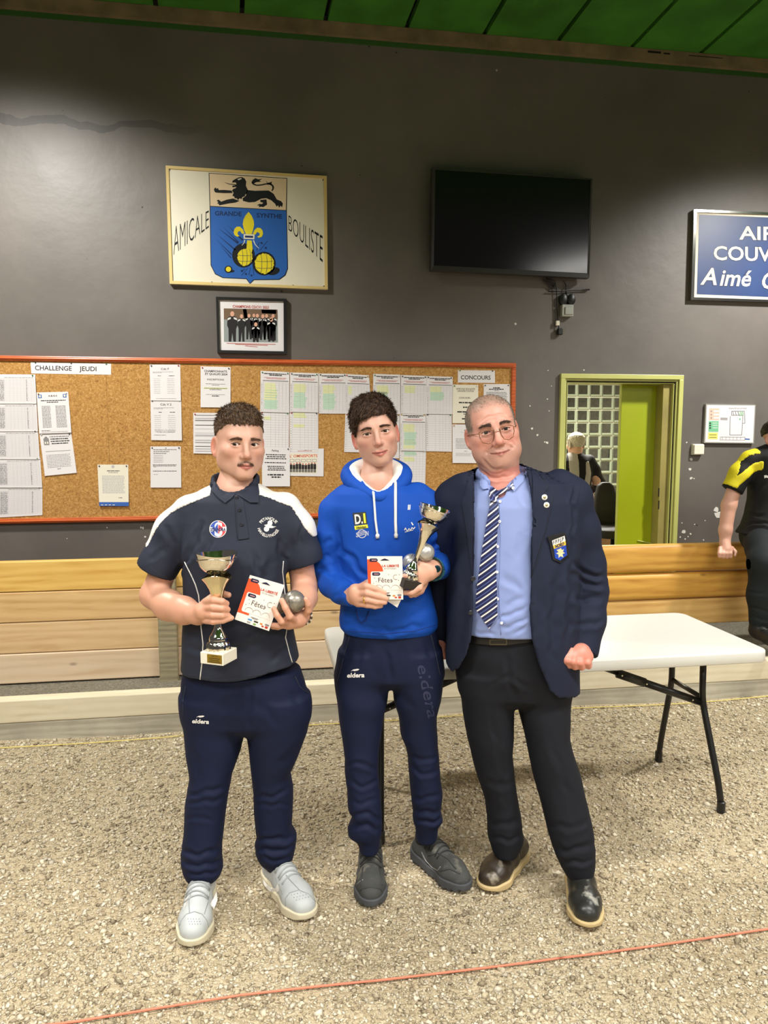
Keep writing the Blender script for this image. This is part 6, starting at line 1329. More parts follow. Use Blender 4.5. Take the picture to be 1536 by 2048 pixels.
def arc_text(q, s_, cx, cy, R, h, a0, a1, inside=False):
    put_text(q, s_, PXI, 0, 0, h, 1.0, 'l', bold=.02, warp=lambda a, b: ((cx+(R+b)*math.sin(a0+(a1-a0)*a), cy-(R+b)*math.cos(a0+(a1-a0)*a)) if not inside else (cx+(R-b)*math.sin(a0+(a1-a0)*a), cy-(R-b)*math.cos(a0+(a1-a0)*a))))
q = MB(); arc_text(q, 'PETANQUE', 537, 1056, 16.5, 6, -1.0, 1.0); arc_text(q, 'HAVELUYNOISE', 537, 1052, 22.5, 6, 3.1416+1.35, 3.1416-1.2, True); PA.drape(q, 'club_lettering', M_WPRINT, 'polo', .0018)['kind'] = 'stuff'
q = MB(); disc(q, PXI, 540, 1046, 5, 5.5, 14); disc(q, PXI, 533, 1058, 5.4, 5.4, 12); poly(q, PXI, [(528,1050),(536,1048),(548,1053),(553,1053),(545,1056),(536,1056)]); PA.drape(q, 'club_emblem', M_WPRINT, 'polo', .0018)['kind'] = 'stuff'
# trousers
trousers(PA, VA, [(1335,368,600,0,.13),(1362,364,610,0,.135),(1405,363,620,0,.135),(1440,366,618,0,.12)],
    [[(1390,364,496,-.0,.12),(1420,365,494,-.002,.118),(1451,368,492,-.005,.112),(1503,375,481,-.015,.10),(1549,381,463,-.03,.09),(1589,375,456,-.04,.083),(1618,371,453,-.045,.08),(1661,368,447,-.055,.078),(1690,365,443,-.06,.076),(1713,363,443,-.065,.078),(1736,366,446,-.07,.074),(1750,371,441,-.07,.066),(1760,384,425,-.07,.052),(1767,388,421,-.07,.046)],
     [(1390,490,618,0,.12),(1420,492,620,0,.118),(1460,494,617,.0,.112),(1508,499,598,.005,.10),(1546,504,580,.01,.09),(1578,507,586,.012,.084),(1618,509,585,.015,.08),(1655,513,584,.02,.078),(1671,514,594,.02,.078),(1687,510,593,.02,.078),(1704,513,590,.02,.074),(1718,520,587,.02,.066),(1728,532,578,.02,.052),(1734,534,577,.02,.047)]], M_NAVYP,
    [([(374,1590),(410,1584),(450,1572)], 5, .007), ([(376,1606),(415,1604),(452,1594)], 5, .006), ([(372,1640),(400,1636),(428,1640)], 5, .004), ([(365,1700),(400,1708),(440,1696)], 5, .009), ([(366,1722),(405,1732),(444,1716)], 5, .009), ([(372,1744),(405,1750),(440,1738)], 4, .007), ([(508,1590),(540,1594),(580,1574)], 5, .006), ([(512,1612),(545,1608),(584,1614)], 5, .004), ([(512,1672),(545,1680),(592,1668)], 5, .009), ([(514,1696),(548,1702),(590,1690)], 5, .009), ([(522,1715),(550,1720),(584,1710)], 4, .007), ([(492,1460),(500,1420),(498,1380)], 6, .006), ([(480,1380),(440,1420)], 9, .004), ([(580,1380),(600,1420)], 8, .004), ([(510,1400),(560,1450)], 9, .004), ([(384,1500),(400,1560)], 8, .004), ([(590,1500),(560,1530)], 7, .005)], seed=4)
logo_eldera(PA, 384, 1446, 34, 8.5, 'trousers', M_WPRINT, .05)
PA.line([(371,1372),(366,1400),(366,1432)], 'pocket_seam', M_NAVYD, 'trousers', .0015, .0006); PA.line([(590,1352),(600,1374),(617,1388)], 'pocket_seam', M_NAVYD, 'trousers', .0015, .0006)
# shoes
M_SHG = mat('pale_grey_leather', (186, 190, 190), .5, noise=(20, .08)); M_SOLEW = mat('cream_sole', (214, 204, 176), .55, noise=(12, .15)); M_LACE = mat('grey_lace', (160, 164, 164), .7); M_SWOOSH = mat('white_leather', (236, 234, 230), .4); M_SOCK = mat('white_sock', (226, 222, 216), .85); M_TEAL = mat('teal_tab', (150, 190, 186), .6)
def gr(px, py, z=0): p = on_z(px, py, z); return np.array([p@RV, p@FV, z])
for sk, (he, to, ank) in enumerate(((gr(410, 1772), gr(384, 1895), U(405, 1762, VA-.07)), (gr(533, 1742), gr(616, 1840), U(556, 1730, VA+.02)))):
    he = to+(he-to)/np.linalg.norm(he-to)*.315; rt, key, q_ = shoe(PA, he, to, .116, (M_SHG, M_SOLEW), hgt=.105, sole_h=.032)
    G3 = Grid(np.minimum(ank, q_(.2, 0, 0))-.07, np.maximum(ank, q_(.2, 0, .12))+.07, .004); G3.add(chain([ank+np.array([0, 0, .03]), q_(.21, 0, .10), q_(.22, 0, .06)], [.040, .039, .036], .02), 0); Vs, Qs = G3.mesh(); PA.add('sock', Vs, Qs, M_SOCK)
    laces(PA, key, q_, [(.36, 0), (.41, 0), (.46, 0), (.51, 0), (.56, 0), (.61, 0)], .116, M_LACE, rt)
    for sg in ():                      # side flash
        pts = [(.24, .030), (.40, .034), (.56, .046), (.70, .064)]; q = MB(); T0, T1 = [], []
        for a, z_ in pts:
            w_ = .024*(1-abs(a-.5)*1.5); 
            for zz_, lst in ((z_+w_*.5+.012, T0), (z_-w_*.5+.012, T1)):
                o_ = q_(1.02-a, sg*.12, zz_); dr = q_(1.02-a, 0, zz_)-o_; h_ = PA.bvh[key].ray_cast(Vector(o_), Vector(dr)); p_ = np.array(h_[0]) if h_[0] is not None else q_(1.02-a, sg*.045, zz_); lst.append(p_-dr/np.linalg.norm(dr)*.0015)
        for i in range(3): q.quad(T1[i], T1[i+1], T0[i+1], T0[i]) if sg > 0 else q.quad(T0[i], T0[i+1], T1[i+1], T1[i])
        PA.addmb(q, 'side_flash', M_SWOOSH, rt)
    q = MB(); c_ = q_(.335, 0, 0); h_ = down(PA, key, c_[0], c_[1]); z_ = h_[2] if h_ is not None else .11; t_ = q_(.30, 0, z_+.012)
    q.tube([q_(.40, 0, z_-.012), q_(.345, 0, z_+.006), t_+np.array([0, 0, .012])], [.02, .02, .017], 10, flat=.25); PA.addmb(q, 'tongue', M_TEAL if False else M_SHG, rt, True)
M_STITCH = mat('grey_stitching', (150, 154, 154), .6); k0, k1_ = [k for k in PA.bvh if k.startswith('shoe')]
for key, pls in ((k0, ([(433,1782),(435,1800),(428,1819),(420,1808),(427,1797)], [(378,1789),(370,1800),(366,1822),(373,1808)])), (k1_, ([(526,1758),(528,1770),(537,1781),(550,1787),(561,1779),(557,1762),(551,1777),(541,1775),(533,1768)],))):
    for pl in pls: PA.plate(pl, 'side_flash', M_SWOOSH, key, .0005, .002, PA.par[key], 5)
for key, ls in ((k0, ([(357,1857),(363,1840),(373,1828),(389,1823),(404,1828),(414,1842),(419,1860)], [(379,1826),(378,1803),(383,1780)], [(408,1828),(416,1803),(419,1780)])), (k1_, ([(571,1812),(571,1797),(579,1786),(597,1780),(617,1788),(631,1803)], [(566,1788),(556,1768),(551,1756)], [(598,1779),(580,1760),(572,1750)]))):
    for l_ in ls: PA.line(l_, 'stitched_seam', M_STITCH, key, .0017, .0005, PA.par[key], seg=5)
for key, pts in ((k0, [(376+5.5*i+1.5*j, 1838+5*j) for i in range(5) for j in range(3)]), (k1_, [(583+6*i+5*j, 1790-1.5*i+5*j) for i in range(5) for j in range(3)])):
    q = MB(); [disc(q, PXI, x, y, .9, .8, 6) for x, y in pts]; PA.drape(q, 'perforations', mat('dark_hole', (90, 94, 94), .8), key, .0008, PA.par[key])['kind'] = 'stuff'
# bracelet
ang = np.linspace(0, 2*math.pi, 28); wc = A_(603, 1230, -.14); ax_ = A_(604, 1226, -.125)-A_(596, 1237, -.165); ax_ /= np.linalg.norm(ax_); e1 = np.cross(ax_, [0, 0, 1]); e1 /= np.linalg.norm(e1); e2 = np.cross(ax_, e1)
M_BEADS = [mat('light_bead', (220, 212, 196), .4), mat('dark_bead', (70, 62, 52), .4)]
q = MB()
for k, t in enumerate(np.linspace(0, 2*math.pi, 26, endpoint=False)):
    c_ = wc+(e1*math.cos(t)+e2*math.sin(t))*.035; q.lathe([(.0006, -.0042), (.003, -.003), (.0042, 0), (.003, .003), (.0006, .0042)], 8, k % 2, T=lambda X, Y, Z: (c_[0]+X, c_[1]+Y, c_[2]+Z))
PA.addmb(q, 'bracelet', M_BEADS, None, True)['kind'] = 'stuff'
# what he holds
P0 = hh(438, 1322, 0); trophy('silver cup on a cream marble base held by the boy in navy polo', P0, (0.0, .0, 1), 1.0, -.35, M_MARB)
card(None, 'gift_card', 'orange and white gift card held beside a boule by the boy in navy polo', [A_(500, 1150, -.205), A_(569, 1170, -.21), A_(538, 1262, -.215), A_(469.5, 1238.6, -.21)])
boule('boule', 'dull steel boule in the left hand of the boy in navy polo', A_(588, 1203, -.195), .0365, (150, 144, 134), 1, 'petanque boules'); boule('boule', 'steel boule mostly hidden behind the tilted gift card', A_(556, 1207, -.145), .0365, (156, 150, 140), 2, 'petanque boules')
# ================= boy in the blue hoodie
VB = 2.66; uB = U(772, 1000, VB)[0]; B_ = lambda x, y, dv: U(x, y, VB+dv)
PB = Person('young man in a bright blue hooded sweatshirt holding a tilted trophy and a card', VB, uB)
HB = Head((0, 0, 0), rotm(3, 0, 10.5), .99, jw=.92, nose=1.0, noselen=.98, earsc=1.05, earout=.006, mouthw=1.08, chin=.92, smile=.0045, lip=1.05, open=.0043, cheek=.95, wide=.97)
HB.C = B_(752.5, 865.5, -.06)-HB.R@np.array([0, -.082, 0])
GB = Grid((U(628, 1100, VB)[0], VB-.28, .84), (U(908, 1100, VB)[0], VB+.16, 1.80), .0028)
slB, baseB, xyzB = HB.build(GB)
nb = B_(753, 968, .01); GB.add(cone(HB.w((0, .026, -.070)), nb, .051, .056), .012); GB.add(chain([nb, B_(758, 1030, .01), B_(772, 1240, 0)], [.06, .055, .05], .03), .03)
GB.add(chain([B_(700, 1030, .01), B_(660, 1075, 0), B_(655, 1145, 0), B_(680, 1184, -.08), B_(704, 1192, -.17)], [.03, .03, .03, .03, .028], .02), .02); GB.add(chain([B_(830, 1020, .01), B_(868, 1065, .02), B_(879, 1125, .02), B_(868, 1136, -.15)], [.03, .03, .03, .028], .02), .02)
# right hand: fingers over the front of the card
GB.add(chain([B_(704, 1192, -.17), B_(713, 1188, -.2)], [.029, .030], .01), .015); GB.add(chain([B_(710, 1180, -.205), B_(716, 1203, -.205)], [.020, .018], .01), .012)
hand_add(GB, [([B_(712, 1176, -.205), B_(732, 1172, -.232), B_(752, 1178, -.236), B_(769, 1186, -.232)], [.0125, .0112, .0102, .0085]), ([B_(712, 1187, -.207), B_(734, 1186, -.238), B_(756, 1192, -.241), B_(773, 1197, -.236)], [.0125, .0112, .0102, .0085]),
              ([B_(713, 1198, -.207), B_(734, 1199, -.236), B_(753, 1204, -.240), B_(770, 1205, -.236)], [.0122, .0108, .0098, .0082]), ([B_(716, 1207, -.203), B_(734, 1210, -.228), B_(750, 1213, -.233), B_(762, 1212, -.23)], [.011, .0098, .0088, .0076]), ([B_(715, 1178, -.195), B_(735, 1166, -.198), B_(752, 1164, -.196)], [.0135, .0115, .010])], .005)
# left hand round the foot of the cup
GB.add(chain([B_(868, 1136, -.15), B_(856, 1143, -.175), B_(842, 1149, -.185)], [.029, .031, .030], .01), .015); GB.add(chain([B_(846, 1132, -.185), B_(842, 1160, -.19)], [.022, .022], .01), .012)
hand_add(GB, [([B_(842, 1136, -.185), B_(828, 1146, -.212), B_(814, 1152, -.220), B_(803, 1154, -.215)], [.0128, .0112, .0104, .009]), ([B_(843, 1158, -.19), B_(838, 1176, -.212), B_(823, 1185, -.216), B_(806, 1185, -.212)], [.013, .0118, .0108, .0092]), ([B_(846, 1164, -.18), B_(838, 1182, -.195), B_(822, 1190, -.195)], [.0125, .0112, .010]), ([B_(850, 1166, -.17), B_(842, 1182, -.18), B_(830, 1190, -.18)], [.0115, .0105, .009]), ([B_(846, 1132, -.18), B_(830, 1128, -.165), B_(816, 1130, -.15)], [.014, .012, .010])], .005)
V, Q = GB.mesh(); V = relax(V, Q, 1, .4)
colB = head_colors(HB, V, (212, 164, 144), (190, 108, 98), (208, 132, 116), ((180, 140, 122), .25), (198, 92, 84), None, ((150, 114, 94), .4)); arm = (np.linalg.norm(HB.loc(V), axis=1) > .2); colB[arm] = np.array(lin((214, 162, 138)))
bodyB = PB.add('body', V, Q, M_SKIN, None, colB, bvh='body'); eyes(PB, HB, (70, 54, 42), bodyB, (-2, 0)); lash(PB, HB, bodyB); brow(PB, HB, bodyB, (82, 60, 48), .0040, n=200, z0=.0165, arch=.0045)
def tB(x, y, z):
    hl = .060-.12*np.abs(x)+.10*x-1.5*np.clip(np.abs(x)-.052, 0, .022)-.35*np.clip(y+.06, 0, .05)-.9*np.clip(y-.045, 0, .08)
    return np.where(z > hl, np.minimum(.006+.45*(z-hl), .024)*np.clip(1.05-np.maximum(np.abs(x)-.055, 0)*22, .35, 1), -.008*np.clip((hl-z)/.01, 0, 1))
hairB, Vh, Qh, Lh = hair_cap(PB, HB, slB, baseB, xyzB, GB, tB, hc((34, 25, 20), (74, 54, 42)), M_HAIR, rough=.0014)
comb(PB, HB, Vh, Qh, Lh, tB, 11000, .026, .0017, lambda L: np.stack([L[:, 0]*3-.5, -np.ones(len(L)), -.45*np.ones(len(L))], 1), (30, 22, 18), (112, 84, 64), hairB, 15, .16, jit=.10)
# hoodie
M_BLUE = mat('royal_blue_fleece', (16, 74, 172), .75, bump=(700, .15, .0012), spec=.25); M_BLUED = mat('royal_blue_seam', (10, 52, 130), .75); M_CORD = mat('white_cord', (228, 226, 222), .7, bump=(400, .3, .001))
rows = px_rows([(955,718,790,.02,.07),(968,692,820,.02,.09),(985,670,848,.015,.105),(1010,664,862,.01,.114),(1040,672,864,.005,.120),(1085,679,860,0,.124),(1116,681,857,0,.125),(1163,682,858,0,.126),(1205,681,868,0,.13),(1235,678,875,0,.134),(1250,680,875,0,.132),(1262,690,868,0,.122),(1290,692,866,0,.12)], VB)
G = Grid((U(615, 1100, VB)[0], VB-.21, .86), (U(912, 1100, VB)[0], VB+.20, 1.66), .005); G.add(loft(rows, 2.3), 0)
G.add(chain([B_(690, 1000, .01), B_(668, 1020, .01), B_(657, 1075, .0), B_(653, 1138, .0)], [.05, .050, .0455, .046], .02), .03); G.add(chain([B_(653, 1138, 0), B_(664, 1168, -.05), B_(684, 1184, -.11), B_(701, 1192, -.165)], [.047, .046, .040, .034], .02), .015)
G.add(chain([B_(836, 992, .01), B_(860, 1012, .01), B_(870, 1065, .02), B_(878, 1122, .03)], [.05, .050, .046, .046], .02), .03); G.add(chain([B_(878, 1122, .03), B_(878, 1132, -.05), B_(872, 1138, -.135)], [.046, .044, .036], .02), .015)
zc_ = U(771, 1281, VB-.13)[2]; G.d = np.maximum(G.d, zc_-G.ax[2].reshape(1, 1, -1)); G.cut(cone(B_(753, 930, 0), B_(757, 968, -.03), .062, .052), .006)
V, Q = G.mesh(); V = relax(V, Q, 2); V = wob(V, Q, .0018, 20, 9)
V = creases(V, Q, [([(684,1095),(706,1122),(734,1152)], 6, .007), ([(672,1060),(684,1100)], 7, .005), ([(640,1120),(664,1112)], 6, .006), ([(636,1140),(668,1146)], 6, .006), ([(640,1090),(662,1078)], 6, .004), ([(884,1075),(864,1090)], 6, .006), ([(895,1105),(868,1106)], 6, .006), ([(850,1180),(830,1215)], 8, .005), ([(690,1245),(720,1252),(780,1262),(850,1250)], 6, .006), ([(700,1225),(712,1246)], 6, .004), ([(780,1090),(790,1130)], 8, .003), ([(860,1205),(820,1240)], 8, .004), ([(668,1195),(690,1180)], 5, .005)])
hoodB = PB.add('hooded_sweatshirt', V, Q, M_BLUE, bvh='hoodie')
def ringpts(c, ru, rv, f): return [np.array([c[0]+ru(t)*math.cos(t), c[1]+rv(t)*math.sin(t), f(t)]) for t in np.linspace(-math.pi/2+.0, 1.5*math.pi, 33)]
cz = B_(752, 955, .02); zf = B_(768, 997, -.09)[2]; zs = B_(690, 952, .0)[2]; zb = B_(750, 940, .12)[2]
def hz_(t): s_ = math.sin(t); return zf+(zs-zf)*(1+s_) if s_ < 0 else zs+(zb-zs)*s_
hp = ringpts(cz, lambda t: .098-.060*max(0, -math.sin(t))**2, lambda t: .108 if math.sin(t) < 0 else .105, hz_); hp = [p+np.array([.012*max(0, -math.sin(t)), 0, 0]) for p, t in zip(hp, np.linspace(-math.pi/2, 1.5*math.pi, 33))]
G2 = Grid(np.min(hp, 0)-.08, np.max(hp, 0)+.08, .004); rr = [.011+.0175*(1+math.sin(t)) for t in np.linspace(-math.pi/2, 1.5*math.pi, 33)]; G2.add(chain(hp, rr, .012), 0); G2.add(ell(cz+np.array([0, .13, -.05]), (.10, .05, .085)), .04); V, Q = G2.mesh(); V = relax(V, Q, 2); V = wob(V, Q, .0025, 30, 6); hd = PB.add('hood', V, Q, M_BLUE, hoodB, bvh='hood')
lp = [p+np.array([(cz[0]-p[0])*.20, (cz[1]-p[1])*.16-.004, .012]) for p in hp]; G2 = Grid(np.min(lp, 0)-.06, np.max(lp, 0)+.06, .004); G2.add(chain(lp, [r*.72 for r in rr], .012), 0); V, Q = G2.mesh(); V = relax(V, Q, 2); V = wob(V, Q, .002, 40, 7); PB.add('hood_lining', V, Q, M_WCLOTH, hd)
for pts in ([(742,964),(747,985),(749,1010),(751,1040),(755,1071)], [(791,958),(791,985),(791,1015),(791,1045),(792,1070)]):
    PB.line(pts, 'drawstring', M_CORD, ['hoodie', 'hood'], .0052, .003, hoodB, seg=8, flat=.6)
    p = PB.hit(*pts[-1], 'hoodie', .004); q = MB(); q.tube([p+np.array([0, 0, .006]), p, p-np.array([0, 0, .010])], [.005, .0072, .006], 8); PB.addmb(q, 'cord_knot', M_CORD, hoodB, True)
PB.line([(688,1262),(720,1264),(771,1268),(830,1262),(870,1250)], 'waistband_seam', M_BLUED, 'hoodie', .0014, .0004); PB.line([(712,1218),(716,1238),(722,1246),(732,1240),(738,1222)], 'pocket_edge', M_BLUED, 'hoodie', .003, .001)
PB.line([(752,966),(760,975),(768,981),(778,974),(788,962)], 'neck_seam', M_BLUED, ['hoodie', 'hood'], .002, .001, hoodB)
# chest prints
q = MB(); poly(q, PXI, [(705,1026),(731.5,1023.5),(735,1047.5),(708.5,1050.5)]); PB.drape(q, 'patch', mat('patch_black', (48, 50, 52), .5), 'hoodie', .0018)
q = MB(); put_text(q, 'D.', PXI, 0, 0, 19, 15.5, 'l', bold=.03, warp=lambda a, b: (710.5+a+b*-.10, 1048-b-a*.11)); PB.drape(q, 'patch_letter', M_WPRINT, 'hoodie', .0026)
M_YP = mat('patch_yellow', (228, 226, 60), .5); q = MB(); put_text(q, 'I', PXI, 0, 0, 19.5, 4, 'l', bold=.03, warp=lambda a, b: (728+a+b*-.10, 1046-b-a*.11)); PB.drape(q, 'patch_letter', M_YP, 'hoodie', .0026)
q = MB(); poly(q, PXI, [(708.5,1052),(735,1048.5),(736.5,1055.5),(710,1060)]); PB.drape(q, 'patch_band', M_YP, 'hoodie', .0018)
q = MB(); put_text(q, 'Habitat', PXI, 0, 0, 5, 19, 'l', bold=.02, warp=lambda a, b: (713+a, 1058-b-a*.12)); PB.drape(q, 'patch_word', M_INK, 'hoodie', .0026)['kind'] = 'stuff'
q = MB(); stroke(q, PXI, [(724+8*math.cos(t), 1067.5+8*math.sin(t)) for t in np.linspace(0, 6.283, 18)], 1.8); [stroke(q, PXI, [(718, 1070-k*3.2+1.5), (730, 1068-k*3.2)], 1.6) for k in range(3)]; put_text(q, 'S', PXI, 0, 0, 9, 5, 'l', bold=.03, warp=lambda a, b: (712+a, 1074-b)); put_text(q, 'N', PXI, 0, 0, 9, 5, 'l', bold=.03, warp=lambda a, b: (732+a, 1071-b)); PB.drape(q, 'round_print', mat('silver_print', (190, 196, 214), .4), 'hoodie', .0018)['kind'] = 'stuff'
q = MB(); [poly(q, PXI, [(816+3*k, 1010), (818+3*k, 1009), (817.5+3*k, 1019), (815.5+3*k, 1020)]) for k in range(2)]; stroke(q, PXI, [(809,1060),(811,1056),(813,1060),(815,1062),(818,1057),(821,1061),(824,1055),(827,1058),(830,1054)], 1.6); stroke(q, PXI, [(810,1064),(826,1060)], 1.2); stroke(q, PXI, [(823,1045),(826,1050)], 2.2); PB.drape(q, 'script_print', M_WPRINT, 'hoodie', .0018)['kind'] = 'stuff'
# trousers
trousers(PB, VB, [(1245,690,870,0,.115),(1275,687,876,0,.118),(1310,679,882,0,.12),(1350,670,887,0,.115)],
    [[(1300,680,782,-.0,.11),(1358,668,781,-.0,.11),(1396,673,775,-.01,.105),(1431,678,768,-.015,.095),(1470,684,762,-.02,.085),(1513,690,757,-.03,.076),(1532,690,756,-.032,.072),(1571,694,759,-.04,.070),(1614,697,762,-.05,.068),(1632,705,763,-.05,.066),(1654,696,764,-.055,.068),(1668,697,763,-.055,.062),(1678,712,760,-.055,.05),(1690,718,758,-.055,.044),(1702,719,756,-.055,.042)],
     [(1300,776,881,0,.11),(1360,781,887,0,.11),(1400,789,882,.005,.102),(1431,797,873,.01,.092),(1468,802,874,.012,.082),(1490,811,874,.015,.076),(1512,816,878,.015,.074),(1553,818,879,.018,.072),(1586,822,885,.02,.070),(1623,826,881,.025,.066),(1637,825,886,.025,.066),(1650,830,876,.025,.056),(1668,832,874,.025,.046),(1680,834,872,.025,.043)]], M_NAVYP,
    [([(690,1532),(720,1528),(756,1538)], 5, .007), ([(696,1556),(725,1572),(756,1556)], 5, .006), ([(700,1600),(730,1606),(760,1596)], 5, .005), ([(704,1634),(730,1628),(762,1640)], 5, .009), ([(700,1660),(730,1652),(762,1662)], 5, .008), ([(818,1512),(845,1520),(876,1508)], 5, .006), ([(818,1530),(850,1548),(878,1536)], 5, .006), ([(824,1590),(850,1598),(882,1586)], 5, .006), ([(828,1618),(856,1626),(880,1616)], 5, .008), ([(828,1640),(858,1644),(882,1634)], 4, .007), ([(780,1372),(778,1330),(774,1300)], 6, .006), ([(704,1280),(690,1320)], 7, .005), ([(724,1285),(712,1330)], 7, .004), ([(850,1280),(862,1320)], 7, .005), ([(790,1380),(830,1420)], 8, .004), ([(730,1290),(745,1340)], 8, .003), ([(810,1290),(800,1340)], 8, .003)], seed=14)
logo_eldera(PB, 694, 1355, 35, 9, 'trousers', M_WPRINT, -.02)
q = MB(); an = math.radians(78); put_text(q, 'eldera', PXI, 0, 0, 23, 108, 'l', bold=.01, italic=.1, warp=lambda a, b: (834+a*math.cos(an)+b*math.sin(an), 1332+a*math.sin(an)-b*math.cos(an))); PB.drape(q, 'tonal_print', mat('tonal_navy_print', (38, 46, 78), .4), 'trousers', .0014)['kind'] = 'stuff'
PB.line([(699,1272),(686,1320),(675,1362)], 'pocket_seam', M_NAVYD, 'trousers', .0016, .0006); PB.line([(862,1270),(872,1310),(880,1350)], 'pocket_seam', M_NAVYD, 'trousers', .0016, .0006)
# dusty dark trainers
M_TR = mat('dusty_charcoal_mesh', (66, 67, 65), .8, noise=(16, .3), bump=(300, .4, .002), dust=(18, (128, 124, 112), .55, .75)); M_TRS = mat('dark_lug_sole', (72, 74, 78), .7, noise=(20, .25)); M_TRL = mat('black_lace', (40, 40, 40), .8); M_TAB = mat('blue_pull_tab', (70, 110, 150), .4)
for he, to, ank in ((gr(741, 1714), gr(742, 1817), U(739, 1690, VB-.055)), (gr(833, 1708), gr(932, 1784), U(853, 1670, VB+.025))):
    he = to+(he-to)/np.linalg.norm(he-to)*.30; rt, key, q_ = shoe(PB, he, to, .112, (M_TR, M_TRS), hgt=.10, sole_h=.036, rugged=True, toe_round=.95)
    G3 = Grid(np.minimum(ank, q_(.2, 0, 0))-.07, np.maximum(ank, q_(.2, 0, .12))+.07, .004); G3.add(chain([ank+np.array([0, 0, .03]), q_(.21, 0, .10), q_(.22, 0, .06)], [.040, .038, .036], .02), 0); Vs, Qs = G3.mesh(); PB.add('sock', Vs, Qs, mat('black_sock', (22, 22, 26), .9))
    laces(PB, key, q_, [(.36, 0), (.42, 0), (.48, 0), (.54, 0), (.60, 0)], .112, M_TRL, rt)
    c_ = q_(.31, 0, 0); h_ = down(PB, key, c_[0], c_[1]); z_ = h_[2] if h_ is not None else .10; q = MB(); q.tube([q_(.36, .0, z_+.0), q_(.30, 0, z_+.02), q_(.285, 0, z_+.036)], .0055, 6, flat=.5); PB.addmb(q, 'pull_tab', M_TAB, rt, True)
    q = MB(); q.tube([q_(.42, 0, z_-.016), q_(.345, 0, z_+.004), q_(.31, 0, z_+.022)], [.02, .02, .016], 10, flat=.25); PB.addmb(q, 'tongue', M_TR, rt, True)
k0, k1_ = [k for k in PB.bvh if k.startswith('shoe')]; M_REFL = mat('silver_edge', (150, 152, 156), .3, .5)
for key, ls in ((k1_, ([(843,1704),(852,1722),(864,1735),(875,1741),(881,1733)], [(856,1712),(876,1706),(896,1718),(912,1738)], [(880,1742),(900,1738),(920,1748)])), (k0, ([(712,1770),(718,1764),(726,1759)], [(714,1790),(724,1778),(742,1774),(760,1778),(770,1792)], [(726,1735),(724,1755),(722,1772)], [(758,1735),(762,1755),(764,1772)]))):
    for n_, l_ in enumerate(ls): PB.line(l_, 'reflective_edge' if n_ == 0 else 'overlay_seam', M_REFL if n_ == 0 else mat('dark_overlay', (52, 53, 54), .7), key, .0016 if n_ == 0 else .0026, .0004, PB.par[key], seg=5)
# watch, ring
wc = B_(868, 1137, -.155); ax_ = B_(872, 1136, -.12)-B_(858, 1141, -.172); ax_ /= np.linalg.norm(ax_); e1 = np.cross(ax_, [0, 0, 1]); e1 /= np.linalg.norm(e1); e2 = np.cross(e1, ax_)
q = MB(); M_STRAP = mat('teal_watch_strap', (36, 92, 104), .25, .4, noise=(120, .6)); P_ = []
for t in np.linspace(0, 2*math.pi, 30): P_.append(wc+(e1*math.cos(t)+e2*math.sin(t))*.0345)
q.tube(P_, .0125, 8, flat=.35, cap=False); wt = PB.addmb(q, 'wrist_watch', M_STRAP, None, True)
q = MB(); cw = wc+(e1*.2-np.array([0, .034, 0])); nq = (np.array([0.25, -1, .15])); nq /= np.linalg.norm(nq); fx_ = np.cross(nq, [0, 0, 1]); fx_ /= np.linalg.norm(fx_); fy_ = np.cross(fx_, nq); cw = wc+nq*.034; q.lathe([(.011, -.004), (.0125, .0), (.0118, .003), (.0095, .0035)], 20, T=lambda X, Y, Z: tuple(cw+fx_*X+fy_*Y+nq*Z)); PB.addmb(q, 'watch_case', mat('dark_watch_face', (30, 60, 70), .15, .6), wt, True)
rc = B_(731, 1199.5, -.234); q = MB(); dfin = B_(740, 1200, -.238)-B_(722, 1199, -.22); dfin /= np.linalg.norm(dfin); e1 = np.cross(dfin, [0, 0, 1]); e1 /= np.linalg.norm(e1); e2 = np.cross(e1, dfin); q.tube([rc+(e1*math.cos(t)+e2*math.sin(t))*.0118 for t in np.linspace(0, 6.283, 24)], .0022, 6, cap=False); PB.addmb(q, 'ring', mat('gold_ring', (226, 186, 90), .2, 1), None, True)
# what he holds
axB = B_(858, 1022, -.215)-B_(811, 1150, -.205); axB /= np.linalg.norm(axB); tB0 = B_(812, 1172, -.200)
trophy('tilted silver cup on a dark base held by the boy in blue hoodie', tB0, tuple(axB), .80, .5, M_BBASE, plate=False)
card(None, 'gift_card', 'upright orange and white gift card held by the boy in blue hoodie', [B_(734, 1112.5, -.222), B_(804.6, 1112.5, -.226), B_(806.5, 1199, -.226), B_(737, 1199, -.222)])
card(None, 'gift_card', 'second white card peeking out turned behind the upright gift card', [B_(752, 1126, -.206), B_(817, 1170, -.206), B_(794.5, 1215, -.210), B_(728, 1172, -.210)], flip=True)
boule('boule', 'shiny boule resting on the wrist of the boy in blue hoodie', B_(851, 1105, -.188), .0305, (196, 194, 190), 3, 'petanque boules'); boule('boule', 'shiny boule half hidden behind the stem of the tilted cup', B_(823, 1125, -.155), .0305, (190, 188, 184), 4, 'petanque boules')

